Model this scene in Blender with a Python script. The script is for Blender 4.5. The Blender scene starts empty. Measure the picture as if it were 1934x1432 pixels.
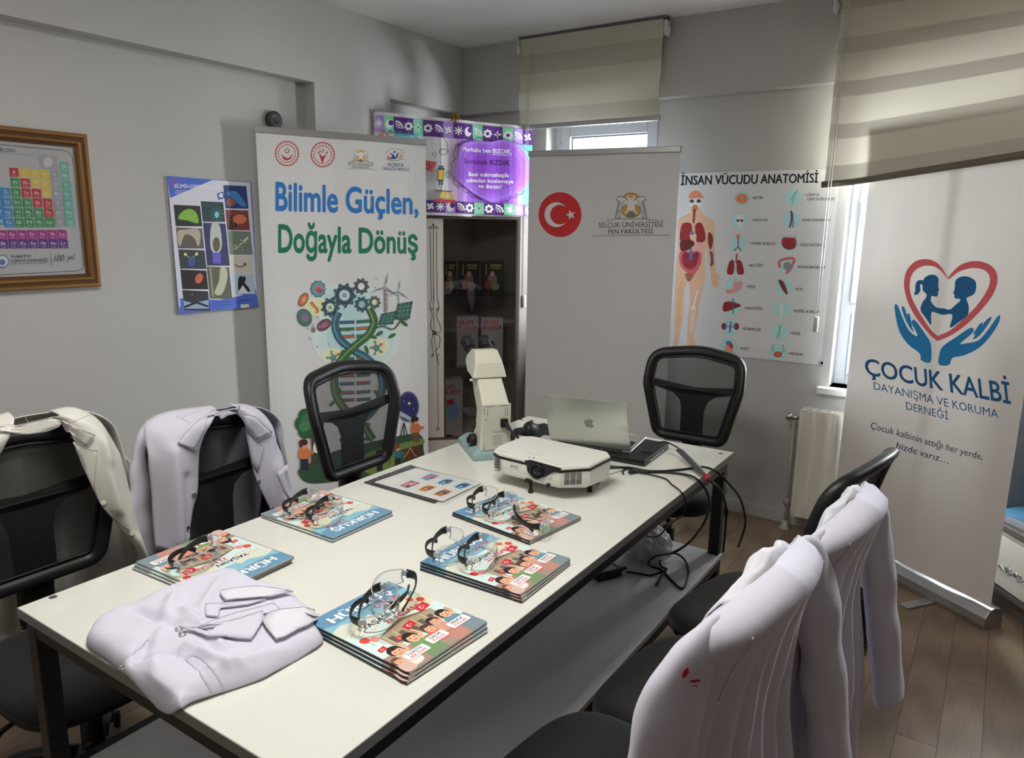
import bpy, bmesh, math, random
from mathutils import Vector, Matrix, noise
from mathutils.geometry import tessellate_polygon
random.seed(7)
SC = bpy.context.scene
COL = SC.collection
V = Vector
PI = math.pi
# ------------------------------------------------------------------ camera
IW, IH = 1934, 1432
FPX, YAW, PITCH, ROLL = 1394.8, math.radians(-33.484), math.radians(11.609), math.radians(0.846)
CAM = V((0, 0, 1.55))
_f0, _r0, _u0 = V((math.sin(YAW), math.cos(YAW), 0)), V((math.cos(YAW), -math.sin(YAW), 0)), V((0, 0, 1))
FWD = _f0 * math.cos(PITCH) - _u0 * math.sin(PITCH)
_u1 = _u0 * math.cos(PITCH) + _f0 * math.sin(PITCH)
RGT = _r0 * math.cos(ROLL) + _u1 * math.sin(ROLL)
UPV = _u1 * math.cos(ROLL) - _r0 * math.sin(ROLL)
cam_d = bpy.data.cameras.new('camera')
cam_d.sensor_width = 36; cam_d.sensor_fit = 'HORIZONTAL'
cam_d.lens = FPX / IW * 36
cam_d.clip_start = .02
cam_o = bpy.data.objects.new('camera', cam_d); COL.objects.link(cam_o)
cam_o.matrix_world = Matrix(((RGT.x, UPV.x, -FWD.x, CAM.x), (RGT.y, UPV.y, -FWD.y, CAM.y), (RGT.z, UPV.z, -FWD.z, CAM.z), (0, 0, 0, 1)))
SC.camera = cam_o
# ------------------------------------------------------------------ world, lights, exposure
wd = bpy.data.worlds.new('sky'); SC.world = wd; wd.use_nodes = True
bgn = wd.node_tree.nodes['Background']
bgn.inputs[0].default_value = (.86, .93, 1, 1); bgn.inputs[1].default_value = 2.2
SC.view_settings.view_transform = 'Standard'
try: SC.view_settings.look = 'None'
except Exception: pass
SC.view_settings.gamma = 1
SC.view_settings.use_curve_mapping = False
SC.view_settings.exposure = 0.28
def area(name, loc, aim, sx, sy, power, col=(1, 1, 1)):
    l = bpy.data.lights.new(name, 'AREA'); l.shape = 'RECTANGLE'; l.size = sx; l.size_y = sy
    l.energy = power; l.color = col
    o = bpy.data.objects.new(name, l); COL.objects.link(o); o.location = loc
    o.rotation_euler = (V(aim) - V(loc)).to_track_quat('-Z', 'Y').to_euler()
    return o
area('daylight_window_left', (-2.05, 4.75, 1.8), (-2.0, 3.5, 1.3), 1.0, 1.5, 55, (.93, .97, 1))
area('daylight_window_right', (.1, 4.85, 1.75), (-.4, 3.0, 1.1), 2.0, 1.9, 850, (.94, .97, 1))
area('rear_fill_light', (-1.9, -2.1, 1.7), (-1.6, 1.5, 1.0), 1.8, 1.3, 7, (1, .97, .92))  # added fill from behind the camera; the rear wall has no window
area('ceiling_light', (-1.05, 1.0, 2.55), (-1.05, 1.0, 0), 1.0, .6, 29, (1, .97, .92))

# ------------------------------------------------------------------ pixel helpers (photo pixels -> points in the room)
def ray(px, py): return FWD + RGT * ((px - IW / 2) / FPX) - UPV * ((py - IH / 2) / FPX)
def onz(px, py, z): d = ray(px, py); return CAM + d * ((z - CAM.z) / d.z)
def onx(px, py, x): d = ray(px, py); return CAM + d * ((x - CAM.x) / d.x)
def ony(px, py, y): d = ray(px, py); return CAM + d * ((y - CAM.y) / d.y)
def onp(px, py, p0, n): d = ray(px, py); return CAM + d * (((p0 - CAM).dot(n)) / d.dot(n))

# ------------------------------------------------------------------ materials
def lin(c):
    return tuple((x / 12.92 if x <= .04045 else ((x + .055) / 1.055) ** 2.4) for x in c)
def rgb(r, g, b): return lin((r / 255, g / 255, b / 255))
MATS = {}
def mat(name, col=(.8, .8, .8), rough=.5, metal=0, bump=0, bscale=200, spec=.5, trans=0, coat=0, sheen=0):
    m = bpy.data.materials.new(name); m.use_nodes = True
    nt = m.node_tree; b = nt.nodes['Principled BSDF']
    b.inputs['Base Color'].default_value = (*col[:3], 1)
    b.inputs['Roughness'].default_value = rough; b.inputs['Metallic'].default_value = metal
    b.inputs['Specular IOR Level'].default_value = spec
    b.inputs['Coat Weight'].default_value = coat
    b.inputs['Sheen Weight'].default_value = sheen
    if bump:
        tc = nt.nodes.new('ShaderNodeTexCoord'); n = nt.nodes.new('ShaderNodeTexNoise'); bp = nt.nodes.new('ShaderNodeBump')
        n.inputs['Scale'].default_value = bscale; n.inputs['Detail'].default_value = 3
        bp.inputs['Strength'].default_value = bump; bp.inputs['Distance'].default_value = .002
        nt.links.new(tc.outputs['Object'], n.inputs['Vector']); nt.links.new(n.outputs[0], bp.inputs['Height']); nt.links.new(bp.outputs[0], b.inputs['Normal'])
    MATS[name] = m
    return m
def link(nt, a, b): nt.links.new(a, b)
def node(nt, t, **kw):
    n = nt.nodes.new(t)
    for k, v in kw.items(): setattr(n, k, v)
    return n
def mathn(nt, op, a, b=None, c=None):
    n = nt.nodes.new('ShaderNodeMath'); n.operation = op
    for i, x in enumerate((a, b, c)):
        if x is None: continue
        if isinstance(x, (int, float)): n.inputs[i].default_value = x
        else: nt.links.new(x, n.inputs[i])
    return n.outputs[0]
M = {}
M['wall'] = mat('wall paint', rgb(194, 192, 189), .75, bump=.12, bscale=160, spec=.25)
M['ceil'] = mat('ceiling paint', rgb(240, 238, 235), .85, spec=.2)
M['pvc'] = mat('white window plastic', rgb(190, 193, 199), .35)
M['marble'] = mat('pale sill stone', rgb(225, 224, 220), .3)
M['steel'] = mat('dark steel', rgb(52, 53, 56), .38, .6)
M['steel2'] = mat('grey steel edge', rgb(112, 112, 112), .4, .5)
M['alu'] = mat('brushed aluminium', rgb(190, 190, 190), .35, .85)
M['chrome'] = mat('chrome', rgb(200, 200, 200), .15, 1)
M['black'] = mat('black plastic', rgb(24, 24, 26), .45)
M['blackm'] = mat('black matt plastic', rgb(17, 17, 19), .6)
M['rub'] = mat('black cable rubber', rgb(16, 16, 17), .5)
M['white'] = mat('white gloss laminate', rgb(226, 226, 217), .09, spec=.6, bump=.02, bscale=8)
M['shelf'] = mat('white shelf laminate', rgb(214, 215, 218), .3)
M['ivory'] = mat('ivory plastic', rgb(214, 212, 196), .35)
M['projw'] = mat('white projector plastic', rgb(228, 227, 218), .3)
M['teal'] = mat('pale teal enamel', rgb(146, 172, 172), .35)
M['lap'] = mat('silver laptop metal', rgb(196, 198, 192), .33, .75)
M['lap2'] = mat('grey logo metal', rgb(150, 152, 149), .45, .3)
M['rad'] = mat('radiator enamel', rgb(226, 222, 210), .35)
M['red'] = mat('red plastic', rgb(170, 30, 32), .4)
M['grey'] = mat('mid grey plastic', rgb(110, 112, 114), .5)
M['gold'] = mat('antique gold frame', rgb(150, 108, 62), .35, .55, bump=.3, bscale=60)
M['gold2'] = mat('dark gold groove', rgb(86, 58, 32), .4, .4)
M['wood'] = mat('dark taupe wood', rgb(98, 86, 80), .5, bump=.1, bscale=40)
M['cab'] = mat('off white cabinet lacquer', rgb(226, 218, 206), .4)
M['cabin'] = mat('cabinet interior', rgb(176, 168, 160), .7)
M['cloth'] = mat('white coat cotton', rgb(222, 221, 230), .85, bump=.07, bscale=900, spec=.15, sheen=.2)
M['clothw'] = mat('warm lit coat cotton', rgb(236, 234, 224), .85, bump=.08, bscale=900, spec=.15, sheen=.2)  # white cotton with warm overhead light put into its colour
M['clothl'] = mat('lilac white coat cotton', rgb(214, 211, 226), .85, bump=.07, bscale=900, spec=.15, sheen=.2)
M['seam'] = mat('coat seam thread', rgb(200, 197, 210), .9)
M['page'] = mat('paper page edges', rgb(214, 214, 210), .8)
M['covb'] = mat('dark magazine spine', rgb(38, 40, 46), .5)
M['bag'] = mat('crumpled translucent plastic bag', rgb(226, 228, 230), .18, spec=.8)
M['iron'] = mat('white painted iron', rgb(225, 225, 222), .5)
M['leaf'] = mat('green leaves', rgb(120, 160, 70), .6)
M['bark'] = mat('bark', rgb(90, 76, 60), .9)
M['poster'] = mat('poster board edge', rgb(150, 152, 158), .6)
def make_print(name, rough):
    m = mat(name, (1, 1, 1), rough, spec=.35); nt = m.node_tree
    a = node(nt, 'ShaderNodeAttribute', attribute_name='Col')
    link(nt, a.outputs['Color'], nt.nodes['Principled BSDF'].inputs['Base Color'])
    return m
M['print'] = make_print('printed ink satin', .55)
M['printg'] = make_print('printed ink gloss', .25)
def make_trans_print(name, fac):
    m = make_print(name, .6); nt = m.node_tree; a = [x for x in nt.nodes if x.type == 'ATTRIBUTE'][0]
    t = node(nt, 'ShaderNodeBsdfTranslucent'); mx = node(nt, 'ShaderNodeMixShader'); mx.inputs[0].default_value = fac
    link(nt, a.outputs['Color'], t.inputs[0]); link(nt, nt.nodes['Principled BSDF'].outputs[0], mx.inputs[1]); link(nt, t.outputs[0], mx.inputs[2]); link(nt, mx.outputs[0], nt.nodes['Material Output'].inputs[0])
    return m
M['printt'] = make_trans_print('printed translucent vinyl', .17)
def make_clear(name, tint, gl, fac_add=0.0, ior=1.5):
    m = bpy.data.materials.new(name); m.use_nodes = True; nt = m.node_tree; nt.nodes.clear()
    out = node(nt, 'ShaderNodeOutputMaterial'); mx = node(nt, 'ShaderNodeMixShader')
    t = node(nt, 'ShaderNodeBsdfTransparent'); t.inputs[0].default_value = (*tint, 1)
    g = node(nt, 'ShaderNodeBsdfGlossy'); g.inputs['Roughness'].default_value = gl
    fr = node(nt, 'ShaderNodeFresnel'); ge = node(nt, 'ShaderNodeNewGeometry'); link(nt, mathn(nt, 'SUBTRACT', ior, mathn(nt, 'MULTIPLY', ge.outputs['Backfacing'], ior - 1 / ior)), fr.inputs[0])
    f = mathn(nt, 'ADD', fr.outputs[0], fac_add)
    link(nt, f, mx.inputs[0]); link(nt, t.outputs[0], mx.inputs[1]); link(nt, g.outputs[0], mx.inputs[2]); link(nt, mx.outputs[0], out.inputs[0])
    return m
M['glass'] = make_clear('window glass', (.96, .98, .98), .02)
M['clear'] = make_clear('clear safety plastic', (.93, .94, .95), .05, .03)
M['sleeve'] = make_clear('clear plastic sleeve', (.98, .98, .98), .15, .0, 1.18)
M['smoke'] = make_clear('smoked cabinet glass', (.78, .77, .76), .02, .0)
M['pglass'] = make_clear('picture glass', (.95, .95, .95), .03, .03)
M['rim'] = mat('clear plastic rim edge', rgb(190, 195, 198), .12, spec=.8)
def make_mesh_fabric():
    m = bpy.data.materials.new('black chair mesh'); m.use_nodes = True; nt = m.node_tree
    b = nt.nodes['Principled BSDF']; b.inputs['Base Color'].default_value = (*rgb(26, 26, 28), 1); b.inputs['Roughness'].default_value = .7
    tc = node(nt, 'ShaderNodeTexCoord'); sp = node(nt, 'ShaderNodeSeparateXYZ'); link(nt, tc.outputs['Object'], sp.inputs[0])
    a = mathn(nt, 'ADD', sp.outputs['X'], sp.outputs['Z']); d = mathn(nt, 'SUBTRACT', sp.outputs['X'], sp.outputs['Z'])
    k = 2 * PI / .0052
    s = mathn(nt, 'MULTIPLY', mathn(nt, 'SINE', mathn(nt, 'MULTIPLY', a, k)), mathn(nt, 'SINE', mathn(nt, 'MULTIPLY', d, k)))
    hole = mathn(nt, 'GREATER_THAN', s, .12)
    t = node(nt, 'ShaderNodeBsdfTransparent'); mx = node(nt, 'ShaderNodeMixShader')
    link(nt, hole, mx.inputs[0]); link(nt, b.outputs[0], mx.inputs[1]); link(nt, t.outputs[0], mx.inputs[2])
    link(nt, mx.outputs[0], nt.nodes['Material Output'].inputs[0])
    return m
M['mesh'] = make_mesh_fabric()
def make_seat():
    m = mat('black ribbed seat fabric', rgb(27, 27, 29), .85, spec=.2, sheen=.15); nt = m.node_tree; b = nt.nodes['Principled BSDF']
    tc = node(nt, 'ShaderNodeTexCoord'); w = node(nt, 'ShaderNodeTexWave'); w.inputs['Scale'].default_value = 150; w.inputs['Distortion'].default_value = .6
    w2 = node(nt, 'ShaderNodeTexNoise'); w2.inputs['Scale'].default_value = 500
    link(nt, tc.outputs['Object'], w.inputs[0]); link(nt, tc.outputs['Object'], w2.inputs[0])
    ad = mathn(nt, 'ADD', w.outputs[1], w2.outputs[0])
    bp = node(nt, 'ShaderNodeBump'); bp.inputs['Strength'].default_value = .5; bp.inputs['Distance'].default_value = .002
    link(nt, ad, bp.inputs['Height']); link(nt, bp.outputs[0], b.inputs['Normal'])
    cr = node(nt, 'ShaderNodeMix', data_type='RGBA'); cr.inputs[6].default_value = (*rgb(20, 20, 22), 1); cr.inputs[7].default_value = (*rgb(38, 38, 40), 1)
    link(nt, w.outputs[1], cr.inputs[0]); link(nt, cr.outputs[2], b.inputs['Base Color'])
    return m
M['seat'] = make_seat()
def make_floor():
    m = mat('oak laminate planks', (1, 1, 1), .42, spec=.4); nt = m.node_tree; b = nt.nodes['Principled BSDF']
    tc = node(nt, 'ShaderNodeTexCoord'); mp = node(nt, 'ShaderNodeMapping'); mp.inputs['Rotation'].default_value = (0, 0, PI / 2)
    link(nt, tc.outputs['Object'], mp.inputs[0])
    br = node(nt, 'ShaderNodeTexBrick'); br.offset = .37; br.inputs['Scale'].default_value = 1
    br.inputs['Brick Width'].default_value = 1.2; br.inputs['Row Height'].default_value = .115; br.inputs['Mortar Size'].default_value = .0012
    br.inputs['Color1'].default_value = (*rgb(158, 134, 112), 1); br.inputs['Color2'].default_value = (*rgb(138, 116, 95), 1); br.inputs['Mortar'].default_value = (*rgb(86, 72, 60), 1)
    link(nt, mp.outputs[0], br.inputs[0])
    m2 = node(nt, 'ShaderNodeMapping'); m2.inputs['Scale'].default_value = (7, .8, 1); link(nt, tc.outputs['Object'], m2.inputs[0])
    # break the grain between planks
    addv = node(nt, 'ShaderNodeVectorMath', operation='MULTIPLY_ADD'); link(nt, br.outputs[0], addv.inputs[0]); addv.inputs[1].default_value = (40, 40, 40); link(nt, m2.outputs[0], addv.inputs[2])
    wv = node(nt, 'ShaderNodeTexWave'); wv.wave_type = 'RINGS'; wv.inputs['Scale'].default_value = 1.3; wv.inputs['Distortion'].default_value = 5; wv.inputs['Detail'].default_value = 3; wv.inputs['Detail Scale'].default_value = .8
    link(nt, addv.outputs[0], wv.inputs[0])
    m3 = node(nt, 'ShaderNodeMapping'); m3.inputs['Scale'].default_value = (90, 4, 1); link(nt, tc.outputs['Object'], m3.inputs[0])
    ns = node(nt, 'ShaderNodeTexNoise'); ns.inputs['Scale'].default_value = 2; ns.inputs['Detail'].default_value = 5; link(nt, m3.outputs[0], ns.inputs[0])
    g = mathn(nt, 'ADD', mathn(nt, 'MULTIPLY', wv.outputs[1], .26), mathn(nt, 'MULTIPLY', ns.outputs[0], .42))
    g = mathn(nt, 'ADD', g, .46)
    mx = node(nt, 'ShaderNodeVectorMath', operation='SCALE'); link(nt, br.outputs[0], mx.inputs[0]); link(nt, g, mx.inputs['Scale'])
    link(nt, mx.outputs[0], b.inputs['Base Color'])
    bp = node(nt, 'ShaderNodeBump'); bp.inputs['Strength'].default_value = .15; bp.inputs['Distance'].default_value = .001
    link(nt, ns.outputs[0], bp.inputs['Height']); link(nt, bp.outputs[0], b.inputs['Normal'])
    return m
M['floor'] = make_floor()
def make_blind(name, col, per, off, fac=.055):
    m = bpy.data.materials.new(name); m.use_nodes = True; nt = m.node_tree
    b = nt.nodes['Principled BSDF']; b.inputs['Roughness'].default_value = .8; b.inputs['Specular IOR Level'].default_value = .15
    tc = node(nt, 'ShaderNodeTexCoord'); sp = node(nt, 'ShaderNodeSeparateXYZ'); link(nt, tc.outputs['UV'], sp.inputs[0])
    w = mathn(nt, 'FRACT', mathn(nt, 'ADD', mathn(nt, 'DIVIDE', sp.outputs['Y'], per), off))
    band = mathn(nt, 'LESS_THAN', w, .36)
    thread = mathn(nt, 'MULTIPLY', mathn(nt, 'ADD', mathn(nt, 'SINE', mathn(nt, 'MULTIPLY', sp.outputs['Y'], 2 * PI / .006)), 1), .5)
    mixc = node(nt, 'ShaderNodeMix', data_type='RGBA'); mixc.inputs[6].default_value = (*col, 1); mixc.inputs[7].default_value = (*[c * .72 for c in col], 1)
    link(nt, mathn(nt, 'MULTIPLY', band, mathn(nt, 'ADD', mathn(nt, 'MULTIPLY', thread, .5), .4)), mixc.inputs[0])
    link(nt, mixc.outputs[2], b.inputs['Base Color'])
    t = node(nt, 'ShaderNodeBsdfTranslucent'); link(nt, mixc.outputs[2], t.inputs[0])
    mx = node(nt, 'ShaderNodeMixShader'); link(nt, mathn(nt, 'ADD', mathn(nt, 'MULTIPLY', band, -.02), fac), mx.inputs[0])
    link(nt, b.outputs[0], mx.inputs[1]); link(nt, t.outputs[0], mx.inputs[2]); link(nt, mx.outputs[0], nt.nodes['Material Output'].inputs[0])
    return m
M['blind'] = make_blind('zebra blind fabric', rgb(222, 214, 196), .19, .1)
M['blind2'] = make_blind('cream roller blind fabric', rgb(222, 216, 200), .30, .05, .2)

# ------------------------------------------------------------------ mesh builder
RM = {}
class MB:
    def __init__(s): s.v = []; s.f = []; s.m = []; s.c = []; s.s = []; s.uv = {}
    def add(s, vs, fs, mi=0, col=None, sm=False):
        b = len(s.v); s.v += [V(p) for p in vs]
        for f in fs: s.f.append([i + b for i in f]); s.m.append(mi); s.c.append(col); s.s.append(sm)
        return b
    def box(s, c, d, mi=0, rz=0, R=None, col=None):
        c = V(c); hx, hy, hz = d[0] / 2, d[1] / 2, d[2] / 2
        R = R or Matrix.Rotation(rz, 3, 'Z')
        vs = [c + R @ V((x * hx, y * hy, z * hz)) for z in (-1, 1) for y in (-1, 1) for x in (-1, 1)]
        s.add(vs, [(0, 2, 3, 1), (4, 5, 7, 6), (0, 1, 5, 4), (2, 6, 7, 3), (0, 4, 6, 2), (1, 3, 7, 5)], mi, col)
    def box2(s, a, b, mi=0): s.box([(a[i] + b[i]) / 2 for i in range(3)], [abs(b[i] - a[i]) for i in range(3)], mi)
    def tube(s, pts, r, seg=10, mi=0, caps=True, flat=1, up=None, col=None):
        pts = [V(p) for p in pts]; n = len(pts); rs = r if isinstance(r, (list, tuple)) else [r] * n
        rings = []; ref = up and V(up) or None
        pu = None
        for i, p in enumerate(pts):
            d = (pts[min(i + 1, n - 1)] - pts[max(i - 1, 0)])
            if d.length < 1e-9: d = V((0, 0, 1))
            d.normalize()
            if pu is None:
                a = ref or (V((0, 0, 1)) if abs(d.z) < .9 else V((1, 0, 0)))
                pu = (a - d * a.dot(d)).normalized()
            else:
                pu = pu - d * pu.dot(d)
                pu = pu.normalized() if pu.length > 1e-6 else d.orthogonal().normalized()
            q = d.cross(pu)
            rings.append([p + pu * (math.cos(2 * PI * k / seg) * rs[i] * flat) + q * (math.sin(2 * PI * k / seg) * rs[i]) for k in range(seg)])
        vs = [x for g in rings for x in g]
        fs = [(i * seg + k, i * seg + (k + 1) % seg, (i + 1) * seg + (k + 1) % seg, (i + 1) * seg + k) for i in range(n - 1) for k in range(seg)]
        s.add(vs, fs, mi, col, True)
        if caps:
            b = len(s.v) - len(vs)
            s.f.append([b + k for k in range(seg)][::-1]); s.m.append(mi); s.c.append(col); s.s.append(False)
            s.f.append([b + (n - 1) * seg + k for k in range(seg)]); s.m.append(mi); s.c.append(col); s.s.append(False)
    def cyl(s, a, b, r, r2=None, seg=20, mi=0): s.tube([a, b], [r, r if r2 is None else r2], seg, mi)
    def lathe(s, prof, org=(0, 0, 0), ax=(0, 0, 1), seg=24, mi=0):
        ax = V(ax).normalized(); e = ax.orthogonal().normalized(); g = ax.cross(e); o = V(org)
        vs = [o + ax * h + (e * math.cos(2 * PI * k / seg) + g * math.sin(2 * PI * k / seg)) * max(r, 1e-5) for r, h in prof for k in range(seg)]
        n = len(prof)
        s.add(vs, [(i * seg + k, i * seg + (k + 1) % seg, (i + 1) * seg + (k + 1) % seg, (i + 1) * seg + k) for i in range(n - 1) for k in range(seg)], mi, None, True)
        b = len(s.v) - len(vs)
        for e0 in (0, n - 1):
            if prof[e0][0] > 1e-4: s.f.append([b + e0 * seg + k for k in range(seg)]); s.m.append(mi); s.c.append(None); s.s.append(False)
    def grid(s, fn, nu, nv, mi=0, sm=True, col=None, close_u=False, uv=False):
        b = len(s.v)
        vs = [fn(i / nu, j / nv) for j in range(nv + 1) for i in range(nu + (0 if close_u else 1))]
        w = nu if close_u else nu + 1
        fs = [(j * w + i, j * w + (i + 1) % w, (j + 1) * w + (i + 1) % w, (j + 1) * w + i) for j in range(nv) for i in range(nu)]
        s.add(vs, fs, mi, col, sm)
        return b
    def prism(s, poly, fn0, fn1, mi=0, col=None, sm=False):
        """poly in 2D; fn0/fn1 map 2D to the two faces"""
        n = len(poly); A = [fn0(*p) for p in poly]; B = [fn1(*p) for p in poly]
        tr = tessellate_polygon([[V((p[0], p[1], 0)) for p in poly]])
        s.add(A + B, [t for t in tr] + [tuple(i + n for i in t)[::-1] for t in tr] + [(i, (i + 1) % n, n + (i + 1) % n, n + i) for i in range(n)], mi, col, sm)
    def build(s, name, mats, parent=None, world=False, sub=0, bev=0, solid=0, merge=0, bseg=2, recalc=True):
        me = bpy.data.meshes.new(name)
        vs = s.v
        if parent is not None and world: inv = RM[parent.name].inverted(); vs = [inv @ p for p in vs]
        me.from_pydata([tuple(p) for p in vs], [], s.f)
        mats = mats if isinstance(mats, (list, tuple)) else [mats]
        for m in mats: me.materials.append(m)
        me.polygons.foreach_set('material_index', s.m)
        me.polygons.foreach_set('use_smooth', s.s)
        if any(c is not None for c in s.c):
            ca = me.color_attributes.new('Col', 'FLOAT_COLOR', 'CORNER'); arr = []
            for p in me.polygons:
                c = s.c[p.index] or (.8, .8, .8)
                arr += [c[0], c[1], c[2], 1] * p.loop_total
            ca.data.foreach_set('color', arr)
        if merge or recalc:
            bm = bmesh.new(); bm.from_mesh(me)
            if merge: bmesh.ops.remove_doubles(bm, verts=bm.verts, dist=merge)
            if recalc: bmesh.ops.recalc_face_normals(bm, faces=bm.faces)
            bm.to_mesh(me); bm.free()
        o = bpy.data.objects.new(name, me); COL.objects.link(o)
        if parent is not None: o.parent = parent
        if bev:
            b = o.modifiers.new('bevel', 'BEVEL'); b.width = bev; b.segments = bseg; b.limit_method = 'ANGLE'; b.angle_limit = math.radians(40)
            b.harden_normals = False
        if solid: d = o.modifiers.new('thickness', 'SOLIDIFY'); d.thickness = solid; d.offset = 0
        if sub: d = o.modifiers.new('smooth', 'SUBSURF'); d.levels = sub; d.render_levels = sub
        return o
def tag(o, label, cat, group=None):
    o['label'] = label; o['category'] = cat
    if group: o['group'] = group
    return o
def thing(name, label, cat, loc=(0, 0, 0), rz=0, group=None):
    o = bpy.data.objects.new(name, None); COL.objects.link(o); o.empty_display_size = .1
    o.location = loc; o.rotation_euler = (0, 0, rz)
    RM[o.name] = Matrix.Translation(V(loc)) @ Matrix.Rotation(rz, 4, 'Z')
    return tag(o, label, cat, group)
def struct(o): o['kind'] = 'structure'; return o
def sempty(name, loc):
    o = bpy.data.objects.new(name, None); COL.objects.link(o); o.location = loc; RM[o.name] = Matrix.Translation(V(loc)); o['kind'] = 'structure'; return o
def dup(root, loc, rz, label, group=None):
    r = root.copy(); COL.objects.link(r); r.location = loc; r.rotation_euler = (0, 0, rz); r['label'] = label
    if group: r['group'] = group
    RM[r.name] = Matrix.Translation(V(loc)) @ Matrix.Rotation(rz, 4, 'Z')
    for ch in list(root.children):
        c = ch.copy(); COL.objects.link(c); c.parent = r
        for g in list(ch.children):
            d = g.copy(); COL.objects.link(d); d.parent = c
    return r
def spline(pts, n):
    """Catmull-Rom through points (tuples of any length)"""
    P = [tuple(p) for p in pts]; P = [P[0]] + P + [P[-1]]; out = []; m = len(P) - 3
    for k in range(n + 1):
        x = k / n * m; i = min(int(x), m - 1); t = x - i
        a, b, c, d = P[i:i + 4]
        out.append(tuple(.5 * (2 * b[j] + (c[j] - a[j]) * t + (2 * a[j] - 5 * b[j] + 4 * c[j] - d[j]) * t * t + (3 * b[j] - a[j] - 3 * c[j] + d[j]) * t ** 3) for j in range(len(b))))
    return out
def vspline(pts, n): return [V(p) for p in spline(pts, n)]

# ------------------------------------------------------------------ printed artwork
_TX = {}
def glyphs(s, bold, shear, res):
    k = (s, bold, shear, res)
    if k not in _TX:
        c = bpy.data.curves.new('lettering', 'FONT'); c.body = s; c.size = 1; c.offset = bold; c.shear = shear; c.resolution_u = res; c.fill_mode = 'FRONT'
        o = bpy.data.objects.new('lettering', c); COL.objects.link(o)
        me = bpy.data.meshes.new_from_object(o.evaluated_get(bpy.context.evaluated_depsgraph_get()))
        _TX[k] = ([(v.co.x, v.co.y) for v in me.vertices], [tuple(p.vertices) for p in me.polygons])
        bpy.data.objects.remove(o); bpy.data.curves.remove(c); bpy.data.meshes.remove(me)
    return _TX[k]
CAPH = max(p[1] for p in glyphs('H', 0, 0, 2)[0])
class Art:
    def __init__(s, mb, fn, nrm, white=200, mi=0, step=.00007, base=.0003, alb=.82):
        s.mb = mb; s.fn = fn; s.n = V(nrm); s.k = alb / rgb(white, white, white)[0]; s.z = base; s.st = step; s.mi = mi
    def up(s, k=1): s.z += s.st * max(0, k) * .5
    def col(s, c):
        q = rgb(*c); g = .3 * q[0] + .6 * q[1] + .1 * q[2]
        return tuple(min(.9, (x * .94 + g * .06) * s.k) for x in q)
    def P(s, x, y): return s.fn(x, y) + s.n * s.z
    def nx(s): s.z += s.st * .06
    def poly(s, pts, c):
        pts = [V((p[0], p[1], 0)) for p in pts]
        s.mb.add([s.P(p.x, p.y) for p in pts], [t for t in tessellate_polygon([pts])], s.mi, s.col(c)); s.nx()
    def sm(s, pts, c, n=None):
        pts = list(pts); q = [pts[-1]] + pts + [pts[0], pts[1]]
        out = []; m = len(pts); n = n or 6
        for i in range(m):
            a, b, cc, d = q[i:i + 4]
            for k in range(n):
                t = k / n
                out.append(tuple(.5 * (2 * b[j] + (cc[j] - a[j]) * t + (2 * a[j] - 5 * b[j] + 4 * cc[j] - d[j]) * t * t + (3 * b[j] - a[j] - 3 * cc[j] + d[j]) * t ** 3) for j in (0, 1)))
        s.poly(out, c)
    def hole(s, outer, inner, c):
        L_ = [[V((p[0], p[1], 0)) for p in q] for q in (outer, inner)]
        s.mb.add([s.P(p.x, p.y) for q in L_ for p in q], [t for t in tessellate_polygon(L_)], s.mi, s.col(c))
    def rect(s, x0, y0, x1, y1, c): s.poly([(x0, y0), (x1, y0), (x1, y1), (x0, y1)], c)
    def ell(s, x, y, rx, ry, c, n=28, rot=0, a0=0, a1=2 * PI):
        cr, sr = math.cos(rot), math.sin(rot); o = []
        full = abs(a1 - a0 - 2 * PI) < 1e-6
        for i in range(n if full else n + 1):
            a = a0 + (a1 - a0) * i / n; u, v = rx * math.cos(a), ry * math.sin(a); o.append((x + u * cr - v * sr, y + u * sr + v * cr))
        s.poly(o, c)
    def ring(s, x, y, rx, ry, w, c, n=36, a0=0, a1=2 * PI):
        o = []; f = []
        for i in range(n + 1):
            a = a0 + (a1 - a0) * i / n
            for k in (1, 1 - w): o.append(s.P(x + rx * k * math.cos(a), y + ry * k * math.sin(a)))
        s.mb.add(o, [(2 * i, 2 * i + 1, 2 * i + 3, 2 * i + 2) for i in range(n)], s.mi, s.col(c)); s.nx()
    def line(s, pts, w, c, smooth=0, w2=None):
        if smooth: pts = spline(pts, smooth)
        n = len(pts); o = []
        for i, p in enumerate(pts):
            a, b = pts[max(i - 1, 0)], pts[min(i + 1, n - 1)]
            dx, dy = b[0] - a[0], b[1] - a[1]; L = math.hypot(dx, dy) or 1
            ww = (w + ((w2 if w2 is not None else w) - w) * i / max(1, n - 1)) / 2
            o += [s.P(p[0] - dy / L * ww, p[1] + dx / L * ww), s.P(p[0] + dy / L * ww, p[1] - dx / L * ww)]
        s.mb.add(o, [(2 * i, 2 * i + 1, 2 * i + 3, 2 * i + 2) for i in range(n - 1)], s.mi, s.col(c)); s.nx()
    def gear(s, x, y, r, c, n=9, hole=.45, hc=None, ky=1):
        o = []
        for i in range(n * 4):
            a = 2 * PI * i / (n * 4); k = 1 if i % 4 < 2 else .8; o.append((x + r * k * math.cos(a), y + r * k * ky * math.sin(a)))
        s.poly(o, c); s.up(); s.ell(x, y, r * hole, r * hole * ky, hc or (230, 228, 224), 16)
    def star(s, x, y, r, c, n=5, k=.4, rot=-PI / 2, ky=1):
        s.poly([(x + r * (1 if i % 2 == 0 else k) * math.cos(rot + PI * i / n), y + ky * r * (1 if i % 2 == 0 else k) * math.sin(rot + PI * i / n)) for i in range(2 * n)], c)
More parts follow.
